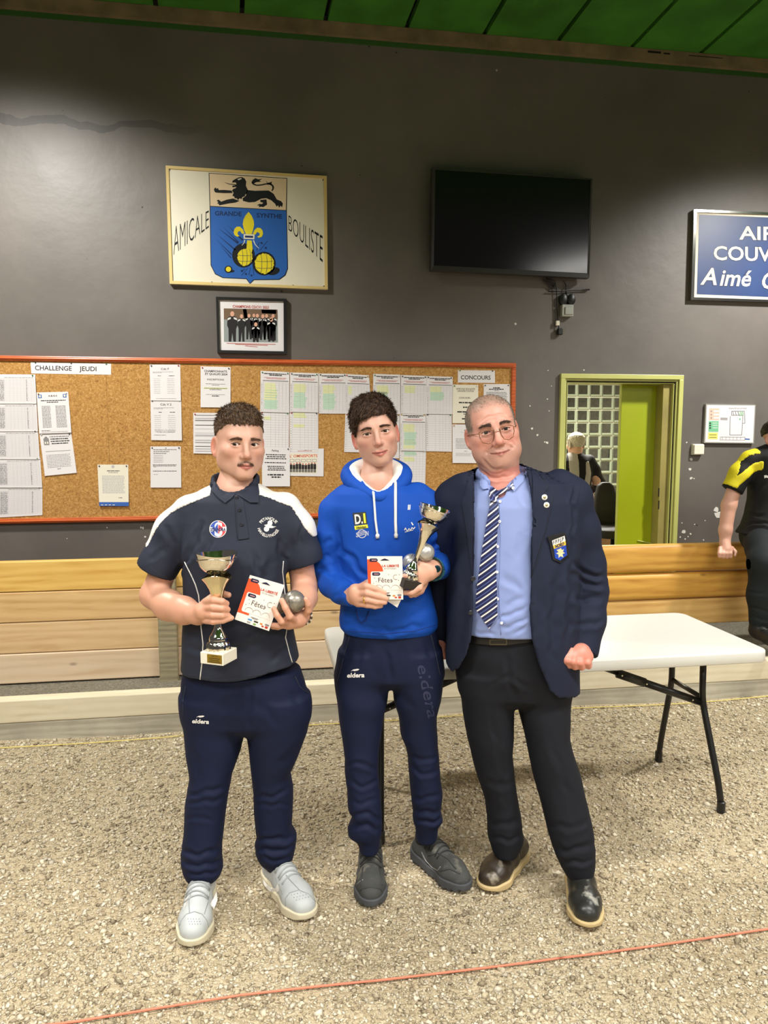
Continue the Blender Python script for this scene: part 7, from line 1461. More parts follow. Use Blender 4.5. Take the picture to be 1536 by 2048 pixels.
# ================= older man in the blazer
VC = 2.63; uC = U(1030, 1000, VC)[0]; C_ = lambda x, y, dv: U(x, y, VC+dv)
PC = Person('older man in navy blazer, pale blue shirt and striped tie with glasses', VC, uC)
HC = Head((0, 0, 0), rotm(0, 0, 11.5), 1.06, jw=1.12, fat=.006, jowl=1.1, nose=1.18, noselen=.98, earsc=1.02, earout=.004, mouthw=1.22, chin=1.0, smile=.0035, lip=.6, open=.0041, wide=1.06, cheek=1.1, brow=1.15)
HC.C = C_(992, 862, -.07)-HC.R@np.array([0, -.087, 0])
GC = Grid((U(858, 1100, VC)[0], VC-.25, .82), (U(1225, 1100, VC)[0], VC+.19, 1.81), .0029)
slC, baseC, xyzC = HC.build(GC); nb = C_(1006, 985, .0); GC.add(cone(HC.w((0, .018, -.080)), nb, .068, .074), .025); GC.add(chain([nb, C_(1010, 1030, .02), C_(1020, 1240, .02)], [.07, .06, .05], .03), .03)
GC.add(chain([C_(1100, 1010, .01), C_(1158, 1065, .02), C_(1174, 1165, .04), C_(1172, 1235, -.01), C_(1164, 1300, -.06)], [.035, .04, .04, .038, .034], .02), .02); GC.add(chain([C_(930, 1010, .01), C_(895, 1060, .05), C_(886, 1160, .13), C_(883, 1262, .10)], [.035, .04, .04, .033], .02), .02)
# left fist on the table edge
GC.add(chain([C_(1164, 1300, -.06), C_(1160, 1308, -0.120)], [.034, .036], .01), .012); GC.add(chain([C_(1140, 1310, -0.130), C_(1174, 1314, -0.125)], [.024, .022], .01), .012)
hand_add(GC, [([C_(1137, 1306, -0.135), C_(1133, 1320, -0.157), C_(1138, 1330, -0.145), C_(1148, 1328, -0.125)], [.0135, .0128, .012, .011]), ([C_(1148, 1308, -0.137), C_(1146, 1323, -0.161), C_(1150, 1333, -0.147), C_(1157, 1330, -0.125)], [.0138, .0130, .012, .011]), ([C_(1161, 1310, -0.135), C_(1160, 1325, -0.157), C_(1163, 1334, -0.145), C_(1168, 1330, -0.125)], [.0135, .0126, .0118, .0108]), ([C_(1174, 1312, -0.130), C_(1175, 1325, -0.148), C_(1177, 1332, -0.138), C_(1179, 1328, -0.125)], [.0125, .0115, .0108, .010]), ([C_(1136, 1298, -0.130), C_(1126, 1308, -0.145), C_(1126, 1324, -0.150)], [.015, .0128, .0112])], .005)
# right hand hanging behind the boy in blue
GC.add(chain([C_(883, 1262, .10), C_(885, 1280, .09)], [.033, .030], .01), .012); hand_add(GC, [([C_(880, 1282, .085), C_(878, 1298, .075), C_(880, 1312, .075)], [.013, .0115, .0095]), ([C_(887, 1284, .08), C_(887, 1302, .07), C_(887, 1318, .072)], [.0135, .0118, .0095]), ([C_(893, 1283, .085), C_(895, 1300, .075), C_(894, 1314, .075)], [.013, .0115, .0095]), ([C_(899, 1281, .09), C_(901, 1294, .085), C_(900, 1306, .085)], [.0118, .0105, .0088]), ([C_(874, 1274, .085), C_(868, 1286, .075), C_(868, 1298, .072)], [.0135, .0115, .0098])], .005)
V, Q = GC.mesh(); V = relax(V, Q, 1, .4)
V = creases(V, Q, [([(957,845),(980,834),(1010,830),(1028,834)], 2.2, .0014), ([(962,852),(985,842),(1012,837)], 2, .001), ([(978,892),(976,904)], 2.5, .002), ([(1024,884),(1028,895)], 2.5, .002), ([(955,935),(975,952),(1000,960),(1025,948)], 3.5, .004), ([(965,918),(985,936),(1004,940)], 3, .003)])
def scC(x, y, z):
    side = np.clip((np.abs(x)-.056)/.016, 0, 1)*np.clip((z+.002)/.02, 0, 1)*np.clip((y+.055)/.02, 0, 1)
    top = np.clip((z-.076+.25*np.abs(x))/.028, 0, 1)*.7; back = np.clip((y-.03)/.02, 0, 1)*np.clip((z+.05)/.02, 0, 1); return np.maximum(np.maximum(side, top), back)*(np.abs(x) < .0805)
colC = head_colors(HC, V, (212, 156, 138), (180, 106, 96), (202, 106, 94), ((164, 130, 116), .45), (206, 128, 108), ((142, 126, 112), scC)); L_ = HC.loc(V); arm = (np.linalg.norm(L_, axis=1) > .2); colC[arm] = np.array(lin((212, 140, 122)))
nk = (L_[:, 2] < -.125) & (~arm); colC[nk] = np.array(lin((208, 138, 122)))
bodyC = PC.add('body', V, Q, M_SKIN, None, colC, bvh='body'); eyes(PC, HC, (66, 58, 50), bodyC, (0, 0)); lash(PC, HC, bodyC); brow(PC, HC, bodyC, (92, 76, 66), .0060, ln=.012, z0=.0205, arch=.004, n=230, x0=.012, x1=.046)
Lb = HC.loc(V); rn = np.random.default_rng(77).uniform(0, 1, len(V)); wC = scC(*Lb.T)*(np.linalg.norm(Lb, axis=1) < .2)
comb(PC, HC, V, Q, Lb, lambda x, y, z: np.where(wC > .15+rn*.75, .01, -.01), 11000, .0062, .0011, lambda L: np.stack([L[:, 0]*2, -.5*np.ones(len(L)), -np.ones(len(L))], 1), (84, 76, 68), (160, 152, 140), bodyC, 25, .45, name='hair')
# glasses
M_GLF = mat('thin_gold_frame', (150, 106, 76), .25, .8); M_LENS = bpy.data.materials.new('clear_lens'); M_LENS.use_nodes = True
def _lens():
    N, L, b = nodes_of(M_LENS); t = N.new('ShaderNodeBsdfTransparent'); g = N.new('ShaderNodeBsdfGlossy'); g.inputs['Roughness'].default_value = .02; mx = N.new('ShaderNodeMixShader'); mx.inputs[0].default_value = .06; L.new(t.outputs[0], mx.inputs[1]); L.new(g.outputs[0], mx.inputs[2]); L.new(mx.outputs[0], N['Material Output'].inputs[0])
_lens()
gl = [(-.008, .005), (-.008, .012), (.0, .013), (.024, .014), (.037, .009), (.0375, -.006), (.031, -.024), (.015, -.031), (.0, -.026), (-.007, -.010)]
gls = None
for sx in (-1, 1):
    P_ = [HC.w((sx*(.0185+a), -.100+.30*max(0, a-.005), b-.004)) for a, b in gl]; P_.append(P_[0]); q = MB(); q.tube(P_, .0013, 6, cap=False); o = PC.addmb(q, 'spectacle_frame', M_GLF, gls, True); gls = gls or o
    q = MB(); n = len(gl); q.v = [tuple(p) for p in P_[:-1]]; q.f = [tuple(range(n))]; q.m = [0]; PC.addmb(q, 'lens', M_LENS, gls)
    q = MB(); q.tube([HC.w((sx*.0555, -.0905, .002)), HC.w((sx*.066, -.075, .002)), HC.w((sx*.078, -.02, .003)), HC.w((sx*.082, .02, .0)), HC.w((sx*.081, .035, -.02))], .0013, 6); PC.addmb(q, 'temple_arm', M_GLF, gls, True)
q = MB(); q.tube([HC.w((-.0125, -.102, -.001)), HC.w((-.004, -.107, .003)), HC.w((.004, -.107, .003)), HC.w((.0125, -.102, -.001))], .0014, 6); PC.addmb(q, 'bridge', mat('pale_metal', (210, 196, 170), .2, .9), gls, True)
# shirt
M_SHIRT = mat('pale_blue_shirt', (134, 150, 202), .6, bump=(900, .1, .001)); M_SEAM = mat('shirt_seam', (124, 140, 190), .6); M_SHBT = mat('white_button', (226, 228, 236), .3)
sr = [(948,965,1048,.01,.085),(965,945,1085,.01,.10),(985,925,1115,.005,.115),(1010,910,1136,.0,.128),(1060,905,1140,-.0,.142),(1124,908,1138,-.005,.152),(1180,910,1138,-.008,.158),(1220,912,1138,-.01,.162),(1255,916,1136,-.01,.160),(1275,922,1132,-.005,.148),(1292,926,1128,0,.14)]
G = Grid((U(880, 1100, VC)[0], VC-.21, .88), (U(1165, 1100, VC)[0], VC+.19, 1.58), .0055); G.add(loft(px_rows(sr, VC), 2.3), 0); G.cut(cone(C_(1004, 925, .0), C_(995, 986, -.09), .080, .026), .008)
G.d = np.maximum(G.d, U(1000, 1279, VC-.16)[2]-G.ax[2].reshape(1, 1, -1)); V, Q = G.mesh(); V = relax(V, Q, 2); V = wob(V, Q, .0016, 24, 12); V = creases(V, Q, [([(1000,1240),(1020,1230),(1055,1212)], 4, .004), ([(1005,1258),(1030,1246),(1058,1238)], 4, .004), ([(1030,1270),(1050,1256)], 4, .004), ([(955,1262),(990,1270)], 4, .003), ([(1010,1215),(1050,1190)], 6, .003), ([(1005,1150),(1040,1180)], 8, .003), ([(1050,1060),(1030,1120)], 8, .003), ([(1045,985),(1060,1010)], 6, .003)])
shirt = PC.add('shirt', V, Q, M_SHIRT, bvh='shirt')
# collar: standing band and two points
ring = []
for t in np.radians(np.linspace(-48, 228, 27)):
    s_ = math.sin(t); ring.append(np.array([C_(1005, 950, 0)[0]+(.086-.006*max(0, -s_))*math.cos(t), VC+.005+.082*s_, C_(1005, 950-8*max(0, s_)+20*max(0, -s_)**1.3, 0)[2]]))
G2 = Grid(np.min(ring, 0)-.05, np.max(ring, 0)+.05, .0036); G2.add(chain(ring, [.0055]*27, .01, (1, 1, .30)), 0); V, Q = G2.mesh(); V = relax(V, Q, 2); PC.add('collar_band', V, Q, M_SHIRT, shirt, bvh='cband')
for pl in ([(960,946),(967,956),(978,967),(989,977),(982,983),(975,977),(966,979),(960,972),(958,957)], [(1047,942),(1051,952),(1046,963),(1037,973),(1028,983),(1020,973),(1009,977),(1022,962),(1035,951)]): PC.plate(pl, 'collar_point', M_SHIRT, ['shirt', 'cband', 'body'], .005, .004, shirt, 6)
PC.line([(998,985),(1001,1080),(998,1180),(1002,1270)], 'button_seam', M_SEAM, 'shirt', .0012, .0006)
for x, y in ((1000,1003),(999,1043),(995,1093),(994,1144),(995,1198),(1003,1246),(1026,976)):
    p = PC.hit(x, y, ['shirt', 'cband'], .004 if y != 976 else .012); q = MB(); q.lathe([(.0028, -.001), (.0050, -.001), (.0054, .001), (.0046, .0022), (.0032, .0012), (.0005, .001)], 14, T=lambda X, Y, Z: (p[0]+X, p[1]-Z, p[2]+Y)); PC.addmb(q, 'button', M_SHBT, shirt, True)
# tie with slanting stripes
M_TIE = bpy.data.materials.new('striped_tie'); M_TIE.use_nodes = True
def _tie():
    N, L, b = nodes_of(M_TIE); tc = N.new('ShaderNodeTexCoord'); s_ = N.new('ShaderNodeSeparateXYZ'); L.new(tc.outputs['Object'], s_.inputs[0])
    a = N.new('ShaderNodeMath'); a.operation = 'MULTIPLY_ADD'; L.new(s_.outputs['X'], a.inputs[0]); a.inputs[1].default_value = -.85; L.new(s_.outputs['Z'], a.inputs[2])
    m_ = N.new('ShaderNodeMath'); m_.operation = 'MULTIPLY'; L.new(a.outputs[0], m_.inputs[0]); m_.inputs[1].default_value = 34; fr_ = N.new('ShaderNodeMath'); fr_.operation = 'FRACT'; L.new(m_.outputs[0], fr_.inputs[0])
    r = ramp(N, [(0, (232, 230, 226)), (.2, (34, 38, 82)), (.52, (92, 110, 172)), (.62, (34, 38, 82))]); r.color_ramp.interpolation = 'CONSTANT'; L.new(fr_.outputs[0], r.inputs[0]); L.new(r.outputs[0], b.inputs['Base Color']); b.inputs['Roughness'].default_value = .4
_tie()
tie = PC.plate([(981,998),(994,1000),(996,1030),(995,1062),(993,1100),(992,1139),(994,1185),(995,1232),(978,1258),(951,1218),(953,1180),(957,1150),(964,1100),(972,1050),(979,1015)], 'tie', M_TIE, 'shirt', .006, .004, PC.root, 7)
PC.plate([(979,976),(986,974),(997,982),(996,996),(992,1004),(981,1002),(978,990)], 'tie_knot', M_TIE, ['shirt', 'cband', 'body'], .010, .007, tie, 5); PC.plate([(996,981),(1008,976),(1024,966),(1030,972),(1012,983),(997,990)], 'tie_loop', M_TIE, ['shirt', 'cband', 'body'], .006, .003, tie, 5); PC.plate([(984,1004),(996,1004),(999,1040),(996,1058),(988,1040)], 'tie_tail', M_TIE, 'shirt', .003, .0025, tie, 6)
# trousers and belt
M_SUIT = mat('dark_suit_trousers', (27, 29, 36), .75, bump=(1200, .08, .001), spec=.2)
trousers(PC, VC, [(1238,916,1138,.0,.145),(1262,913,1141,.0,.15),(1300,912,1145,.0,.15),(1340,914,1145,.0,.145),(1385,918,1142,0,.125)],
    [[(1340,915,1034,-.0,.125),(1390,921,1030,-.0,.118),(1415,925,1027,0,.112),(1474,934,1027,.005,.10),(1505,943,1024,.008,.092),(1556,955,1029,.015,.082),(1599,970,1036,.02,.076),(1634,974,1042,.022,.074),(1660,974,1044,.024,.074),(1675,976,1047,.025,.074),(1690,982,1041,.025,.070),(1703,986,1034,.025,.066)],
     [(1340,1026,1146,0,.125),(1390,1031,1142,0,.118),(1420,1037,1138,-.01,.112),(1471,1050,1138,-.025,.10),(1505,1057,1146,-.035,.094),(1552,1067,1161,-.045,.086),(1609,1083,1175,-.06,.08),(1662,1096,1185,-.075,.077),(1696,1106,1189,-.08,.076),(1712,1113,1189,-.085,.074),(1728,1120,1188,-.085,.072),(1748,1131,1183,-.085,.068)]], M_SUIT,
    [([(1030,1400),(1018,1350),(1012,1310)], 6, .005), ([(1030,1355),(1060,1380)], 6, .004), ([(985,1370),(1022,1350)], 6, .004), ([(960,1560),(1000,1570),(1026,1560)], 7, .004), ([(980,1640),(1010,1650),(1040,1636)], 6, .006), ([(982,1672),(1012,1680),(1040,1668)], 5, .006), ([(1090,1640),(1130,1655),(1180,1640)], 7, .005), ([(1108,1694),(1145,1700),(1188,1686)], 6, .008), ([(1122,1722),(1155,1726),(1186,1716)], 5, .007), ([(1100,1480),(1130,1560),(1150,1640)], 7, .004), ([(985,1440),(1005,1540),(1015,1640)], 6, .004)], seed=24)
M_BELT = mat('black_leather', (24, 22, 22), .35); PC.plate([(940,1272),(975,1276),(1010,1277),(1062,1270),(1062,1284),(1010,1291),(975,1290),(940,1286)], 'belt', M_BELT, 'trousers', .0, .010, PC.root, 7); b_ = [o for o in PC.root.children if o.name.startswith('belt')][0]; PC.bvh['belt'] = PC.bvh['trousers']; PC.par['belt'] = b_
q = MB(); stroke(q, PXI, [(980,1280),(1013,1279),(1013,1289),(980,1289),(980,1280)], 2.5); PC.drape(q, 'buckle', mat('dark_buckle', (96, 92, 78), .3, .9), 'trousers', .012, b_)
# blazer: shell round the shirt, open down the front
M_BLZ = mat('navy_blazer', (32, 37, 56), .75, bump=(1200, .1, .001), spec=.2); M_BLZS = mat('navy_blazer_seam', (26, 30, 44), .72)
jr = [(925,975,1040,.03,.08),(936,950,1065,.02,.095),(948,920,1100,.015,.11),(965,900,1140,.01,.125),(1000,890,1160,.005,.145),(1060,890,1158,.0,.163),(1124,893,1155,-.003,.174),(1200,893,1154,-.006,.182),(1260,892,1154,-.008,.184),(1300,892,1156,-.008,.182),(1350,893,1158,-.005,.178),(1410,895,1158,0,.175)]
G = Grid((U(858, 1100, VC)[0], VC-.23, .72), (U(1235, 1100, VC)[0], VC+.22, 1.62), .0058); outer = loft(px_rows(jr, VC), 2.35)
inr = loft([(z, a, b, c-.012, d-.012) for z, a, b, c, d in px_rows(jr, VC)]+[(px_rows(jr, VC)[-1][0]-.05,)+px_rows(jr, VC)[-1][1:], (px_rows(jr, VC)[0][0]+.05,)+px_rows(jr, VC)[0][1:]], 2.35)
G.add(outer, 0)
G.add(chain([C_(925, 985, .01), C_(906, 1000, .02), C_(893, 1065, .05), C_(884, 1150, .12), C_(881, 1262, .10)], [.062, .064, .06, .058, .045], .03), .03)
slv = below(chain([C_(1118, 972, .01), C_(1143, 995, .01), C_(1160, 1060, .02), C_(1170, 1130, .04), C_(1172, 1180, .035), C_(1170, 1240, -.01), C_(1160, 1318, -.065)], [.06, .066, .066, .070, .073, .068, .056], .03), C_(1161, 1306, -.06), C_(1155, 1330, -.075)-C_(1167, 1270, -.03)); G.add(slv, .022)
GX_, GY_, GZ_ = G.ax[0].reshape(-1, 1, 1), G.ax[1].reshape(1, -1, 1), G.ax[2].reshape(1, 1, -1)
slv_d = slv[0](GX_, GY_, GZ_); G.d = np.maximum(G.d, np.minimum(-inr[0](GX_, GY_, GZ_), 9))if False else np.where(inr[0](GX_, GY_, GZ_) < 0, np.maximum(G.d, -inr[0](GX_, GY_, GZ_)), G.d)
fv = lambda x, y: (U(x, y, VC-.15)[0], U(x, y, VC-.15)[2])
op = poly2d([fv(*p) for p in ((972,905),(958,930),(953,975),(951,1016),(951,1124),(947,1201),(943,1278),(934,1312),(921,1342),(912,1352),(900,1440),(1110,1440),(1113,1392),(1098,1380),(1075,1326),(1061,1278),(1055,1216),(1057,1170),(1063,1047),(1064,961),(1054,915),(1010,900))])
front = np.where(GY_ < VC-.0, op(GX_, GY_, GZ_), 1.0); G.d = np.maximum(G.d, -front)
zl, zr = U(900, 1349, VC-.12), U(1112, 1389, VC-.12); cutp = (zl[2]+(GX_-zl[0])*(zr[2]-zl[2])/(zr[0]-zl[0]))-GZ_; cutp = np.where(GX_ < U(880, 1300, VC)[0], -1, cutp); G.d = np.maximum(G.d, np.where((slv_d < .0) & (GZ_ > zl[2]-.02), -1, cutp)); G.cut(cone(C_(1004, 920, .01), C_(1004, 960, -.02), .078, .085), .008)
V, Q = G.mesh(); V = relax(V, Q, 2); V = wob(V, Q, .0022, 16, 22)
V = creases(V, Q, [([(1148,975),(1146,1040),(1143,1124)], 4, .007), ([(1150,1125),(1175,1148),(1205,1156)], 6, .010), ([(1152,1150),(1180,1168),(1210,1172)], 6, .009), ([(1150,1190),(1175,1200),(1205,1190)], 7, .006), ([(1146,1250),(1180,1248),(1208,1238)], 6, .005), ([(1142,1130),(1140,1200),(1132,1280)], 6, .008), ([(1120,1140),(1105,1240),(1108,1330)], 9, .005), ([(905,1040),(900,1100),(905,1180)], 8, .004), ([(930,1150),(925,1240),(915,1310)], 9, .003), ([(1085,1190),(1080,1260)], 8, .003)])
blz = PC.add('blazer', V, Q, M_BLZ, bvh='blazer')
PC.plate([(950,948),(950,975),(951,1030),(951,1124),(948,1170),(940,1110),(932,1050),(924,1002),(934,996),(930,984),(938,960)], 'lapel', M_BLZ, 'blazer', .001, .005, blz, 7)
PC.plate([(1062,934),(1066,961),(1066,1000),(1064,1047),(1058,1165),(1072,1120),(1090,1062),(1106,988),(1092,983),(1097,972),(1080,952),(1070,940)], 'lapel', M_BLZ, 'blazer', .001, .005, blz, 7)
PC.line([(1058,1165),(1074,1118),(1091,1062),(1106,989),(1092,984)], 'lapel_seam', M_BLZS, 'blazer', .0016, .0035); PC.line([(948,1168),(940,1110),(932,1050),(924,1002),(933,996)], 'lapel_seam', M_BLZS, 'blazer', .0016, .0035)
PC.line([(1092,983),(1097,972),(1080,950)], 'lapel_seam', M_BLZS, 'blazer', .0014, .006)
for x, y in ((1089,994.6),(1093,1010)):
    p = PC.hit(x, y, 'blazer', .009); q = MB(); q.lathe([(.004, -.001), (.0098, -.001), (.010, .0008), (.008, .002), (.0005, .002)], 20, T=lambda X, Y, Z: (p[0]+X, p[1]-Z, p[2]+Y)); pn = PC.addmb(q, 'lapel_pin', mat('pearl_pin', (232, 232, 224), .25), blz, True)
    q = MB(); q.lathe([(.0005, .0021), (.004, .0022), (.0042, .0026), (.0005, .0027)], 12, T=lambda X, Y, Z: (p[0]+X, p[1]-Z, p[2]+Y)); PC.addmb(q, 'pin_centre', mat('pin_gold', (206, 190, 130), .3, .6), pn, True)
PC.plate([(1095,1073),(1127,1064),(1130,1071),(1098,1083)], 'breast_pocket', M_BELT, 'blazer', .003, .006, blz, 6); PC.plate([(1097,1078),(1131,1066),(1139,1112),(1121,1126),(1106,1119)], 'badge_backing', M_BELT, 'blazer', .002, .004, blz, 6)
for nm, pl, mm in (('badge_top', [(1104,1081),(1129,1070),(1131,1082),(1106,1091)], M_WPRINT), ('badge_gold', [(1106,1091),(1131,1082),(1132,1090),(1108,1098)], mat('badge_gold', (226, 186, 60), .4)), ('badge_field', [(1108,1098),(1132,1090),(1134.5,1110),(1120,1121),(1110,1116)], mat('badge_royal', (28, 66, 170), .4))): PC.plate(pl, nm, mm, 'blazer', .0062, .0012, blz, 5)
q = MB(); put_text(q, 'F.F.P.J.P', PXI, 0, 0, 7, 21, 'l', bold=.02, warp=lambda a, b: (1106.8+a-b*.08, 1088.8-b-a*.38)); PC.drape(q, 'badge_letters', M_INK, 'blazer', .0082, blz)['kind'] = 'stuff'
q = MB(); put_text(q, 'NORD', PXI, 0, 0, 6.5, 18, 'l', bold=.04, warp=lambda a, b: (1110+a+b*.1, 1096.5-b-a*.34)); PC.drape(q, 'badge_word', mat('badge_navy', (34, 40, 84), .5), 'blazer', .0082, blz)['kind'] = 'stuff'
q = MB(); poly(q, PXI, [(1118,1098),(1122,1096),(1124,1100),(1128,1098),(1126,1104),(1130,1106),(1125,1108),(1127,1115),(1121,1112),(1117,1116),(1117,1109),(1112,1107),(1117,1104),(1113,1100)]); PC.drape(q, 'badge_lion', mat('badge_silver_lion', (222, 206, 160), .4), 'blazer', .0082, blz)
for x, y in ((941,1225),(946,1157)):
    p = PC.hit(x, y, 'blazer', .008)
    if p is not None: q = MB(); q.lathe([(.005, -.001), (.0085, -.001), (.009, .0015), (.0078, .003), (.0005, .002)], 16, T=lambda X, Y, Z: (p[0]+X, p[1]-Z, p[2]+Y)); PC.addmb(q, 'button', mat('dark_button', (36, 38, 46), .25), blz, True)
PC.line([(1058,1208),(1070,1206)], 'buttonhole', M_BLZS, 'blazer', .0012, .001)
# slip-on shoes
M_SLIP = [mat('dusty_brown_leather', (58, 48, 38), .38, noise=(9, .4), bump=(40, .3, .003), dust=(22, (150, 140, 122), .58, .72)), mat('dusty_black_leather', (44, 44, 41), .35, noise=(9, .4), bump=(40, .3, .003), dust=(20, (170, 168, 158), .60, .74))]; M_CREPE = mat('cream_welt', (206, 182, 132), .6, noise=(14, .12))
for k, (he, to, ank) in enumerate(((gr(1036, 1715), gr(972, 1782), U(1010, 1698, VC+.025)), (gr(1152, 1745), gr(1176, 1856), U(1157, 1742, VC-.085)))):
    he = to+(he-to)/np.linalg.norm(he-to)*.295; rt, key, q_ = shoe(PC, he, to, .118, (M_SLIP[k], M_CREPE), hgt=.100, sole_h=.026, boot=True, toe_round=1.0)
    q = MB()
    for sg in (-1, 1):
        T0 = []
        for a, z_ in ((.30, .10), (.36, .075), (.34, .045)): o_ = q_(a, sg*.12, z_); dr = q_(a, 0, z_)-o_; h_ = PC.bvh[key].ray_cast(Vector(o_), Vector(dr)); T0.append(np.array(h_[0])-dr/np.linalg.norm(dr)*.001 if h_[0] is not None else q_(a, sg*.05, z_))
        q.tube(T0, .0022, 6)
    PC.addmb(q, 'elastic_seam', M_BELT, rt, True)
# ================= young man sitting on the barrier at the right edge
VD = 5.02; D_ = lambda x, y, dv: U(x, y, VD+dv); uD = U(1530, 1100, VD)[0]
PD = Person('person in black and yellow sports shirt sitting on the plank barrier', VD, uD)
HD = Head((0, 0, 0), rotm(24, 0, 0), 1.0); HD.C = D_(1556, 876, .0)
GD = Grid((U(1415, 1100, VD)[0], VD-.30, .60), (U(1680, 1100, VD)[0], VD+.22, 1.82), .0062); slD, baseD, xyzD = HD.build(GD)
GD.add(cone(HD.w((0, .026, -.07)), D_(1556, 915, .02), .056, .062), .012); GD.add(chain([D_(1556, 920, .02), D_(1560, 960, .03), D_(1556, 1060, .03)], [.08, .12, .12], .03), .03)
GD.add(chain([D_(1500, 925, .02), D_(1476, 955, .02), D_(1458, 1010, .0), D_(1451, 1060, -.02), D_(1450, 1088, -.03)], [.04, .046, .048, .042, .034], .02), .02); GD.add(chain([D_(1622, 925, .02), D_(1645, 985, .02), D_(1640, 1055, -.08)], [.045, .048, .035], .02), .02)
GD.add(chain([D_(1450, 1086, -.04), D_(1452, 1099, -.06)], [.034, .038], .01), .01)
hand_add(GD, [([D_(1440+7.5*k, 1096, -.065), D_(1438.5+7.5*k, 1107, -.095), D_(1439+7.5*k, 1116-abs(k-1.6)*1.2, -.095)], [.0135, .0125, .0105]) for k in range(4)]+[([D_(1464, 1096, -.05), D_(1471, 1104, -.07), D_(1470, 1111, -.08)], [.0135, .012, .010])], .004)
V, Q = GD.mesh(); V = relax(V, Q, 1, .4); colD = head_colors(HD, V, (212, 162, 140), (196, 120, 108), (220, 140, 120)); bodyD = PD.add('body', V, Q, M_SKIN, None, colD, bvh='body'); eyes(PD, HD, (70, 54, 42), bodyD)
tD = lambda x, y, z: np.where(z > .058-.4*np.clip(y+.05, 0, .06)-.3*np.clip(y, 0, .1), .007, -.008)
hair_cap(PD, HD, slD, baseD, xyzD, GD, tD, hc((30, 24, 20), (62, 48, 38)), M_HAIR)
M_BLKJ = mat('black_jersey', (24, 24, 25), .7, spec=.25, bump=(900, .1, .001)); M_YELJ = mat('yellow_panel', (222, 208, 22), .65, bump=(900, .1, .001))
G = Grid((U(1425, 1100, VD)[0], VD-.24, .82), (U(1690, 1100, VD)[0], VD+.24, 1.68), .0075)
G.add(loft(px_rows([(888,1532,1580,.02,.06),(897,1516,1596,.02,.085),(912,1503,1612,.02,.115),(945,1500,1618,.02,.135),(1000,1499,1620,.01,.15),(1030,1494,1620,.0,.165),(1052,1486,1622,-.01,.175),(1066,1476,1626,-.01,.175)], VD), 2.3), 0)
G.add(below(chain([D_(1522, 912, .02), D_(1500, 922, .02), D_(1480, 948, .01), D_(1454, 1000, 0)], [.055, .062, .068, .072], .03), D_(1464, 981, .01), D_(1460, 990, 0)-D_(1484, 945, .01)), .03); G.add(below(chain([D_(1594, 912, .02), D_(1615, 922, .02), D_(1635, 948, .01), D_(1660, 1000, 0)], [.055, .062, .068, .072], .03), D_(1650, 981, .01), D_(1656, 990, 0)-D_(1632, 945, .01)), .03)
dD = G.d.copy(); V, Q = G.mesh(); V = relax(V, Q, 2); V = wob(V, Q, .003, 16, 31); V = creases(V, Q, [([(1490,1050),(1510,1045),(1536,1050)], 3, .008), ([(1495,1025),(1530,1032)], 3, .006), ([(1500,980),(1530,965)], 4, .006)]); shD = PD.add('sports_shirt', V, Q, M_BLKJ, bvh='shirt')
for pl in ([(1522,896),(1500,899),(1484,908),(1470,930),(1452,966),(1462,972),(1474,952),(1487,924),(1502,912),(1524,907)], [(1524,922),(1508,926),(1488,940),(1466,958),(1452,968),(1471,977),(1492,958),(1510,944),(1525,938)]):
    f2 = poly2d([(U(x, y, VD-.05)[0], U(x, y, VD-.05)[2]) for x, y in pl]); D = np.maximum(np.maximum(dD-.003, f2(G.ax[0].reshape(-1, 1, 1), G.ax[1].reshape(1, -1, 1), G.ax[2].reshape(1, 1, -1))), G.ax[1].reshape(1, -1, 1)-(VD+.05)); Vp, Qp = surface_nets(D.astype(np.float32), G.lo, G.h); Vp = relax(Vp, Qp, 1); Vp = wob(Vp, Qp, .003, 16, 31); PD.add('shoulder_stripe', Vp, Qp, M_YELJ, shD)
q = MB(); poly(q, PXI, [(1528,951),(1532,950),(1540,953),(1540,957),(1532,955),(1529,957)]); PD.drape(q, 'logo', M_WPRINT, 'shirt', .004, dflt=VD-.12)
M_DJ = mat('dark_green_black_jeans', (26, 32, 34), .75, spec=.25, bump=(800, .15, .001))
G = Grid((U(1455, 1100, VD)[0], VD-.50, .10), (U(1720, 1100, VD)[0], VD+.24, 1.06), .009)
G.add(chain([D_(1530, 1070, .0), D_(1590, 1070, .0)], [.15, .15], .03, (1, 1, 1.2)), .03); G.add(chain([D_(1520, 1072, .0), D_(1526, 1095, -.16), D_(1528, 1128, -.30), D_(1523, 1190, -.29), D_(1520, 1240, -.28)], [.12, .105, .092, .078, .07], .04), .04); G.add(chain([D_(1600, 1082, .0), D_(1608, 1100, -.16), D_(1612, 1130, -.30), D_(1610, 1190, -.29), D_(1606, 1245, -.28)], [.12, .105, .092, .078, .07], .04), .04)
V, Q = G.mesh(); V = relax(V, Q, 2); V = wob(V, Q, .004, 18, 33); V = creases(V, Q, [([(1490,1180),(1530,1190)], 3, .006), ([(1495,1215),(1540,1225)], 3, .004), ([(1495,1235),(1540,1240)], 3, .004)]); PD.add('jeans', V, Q, M_DJ)
M_BOOT = mat('black_boot', (24, 23, 22), .5, noise=(30, .3))
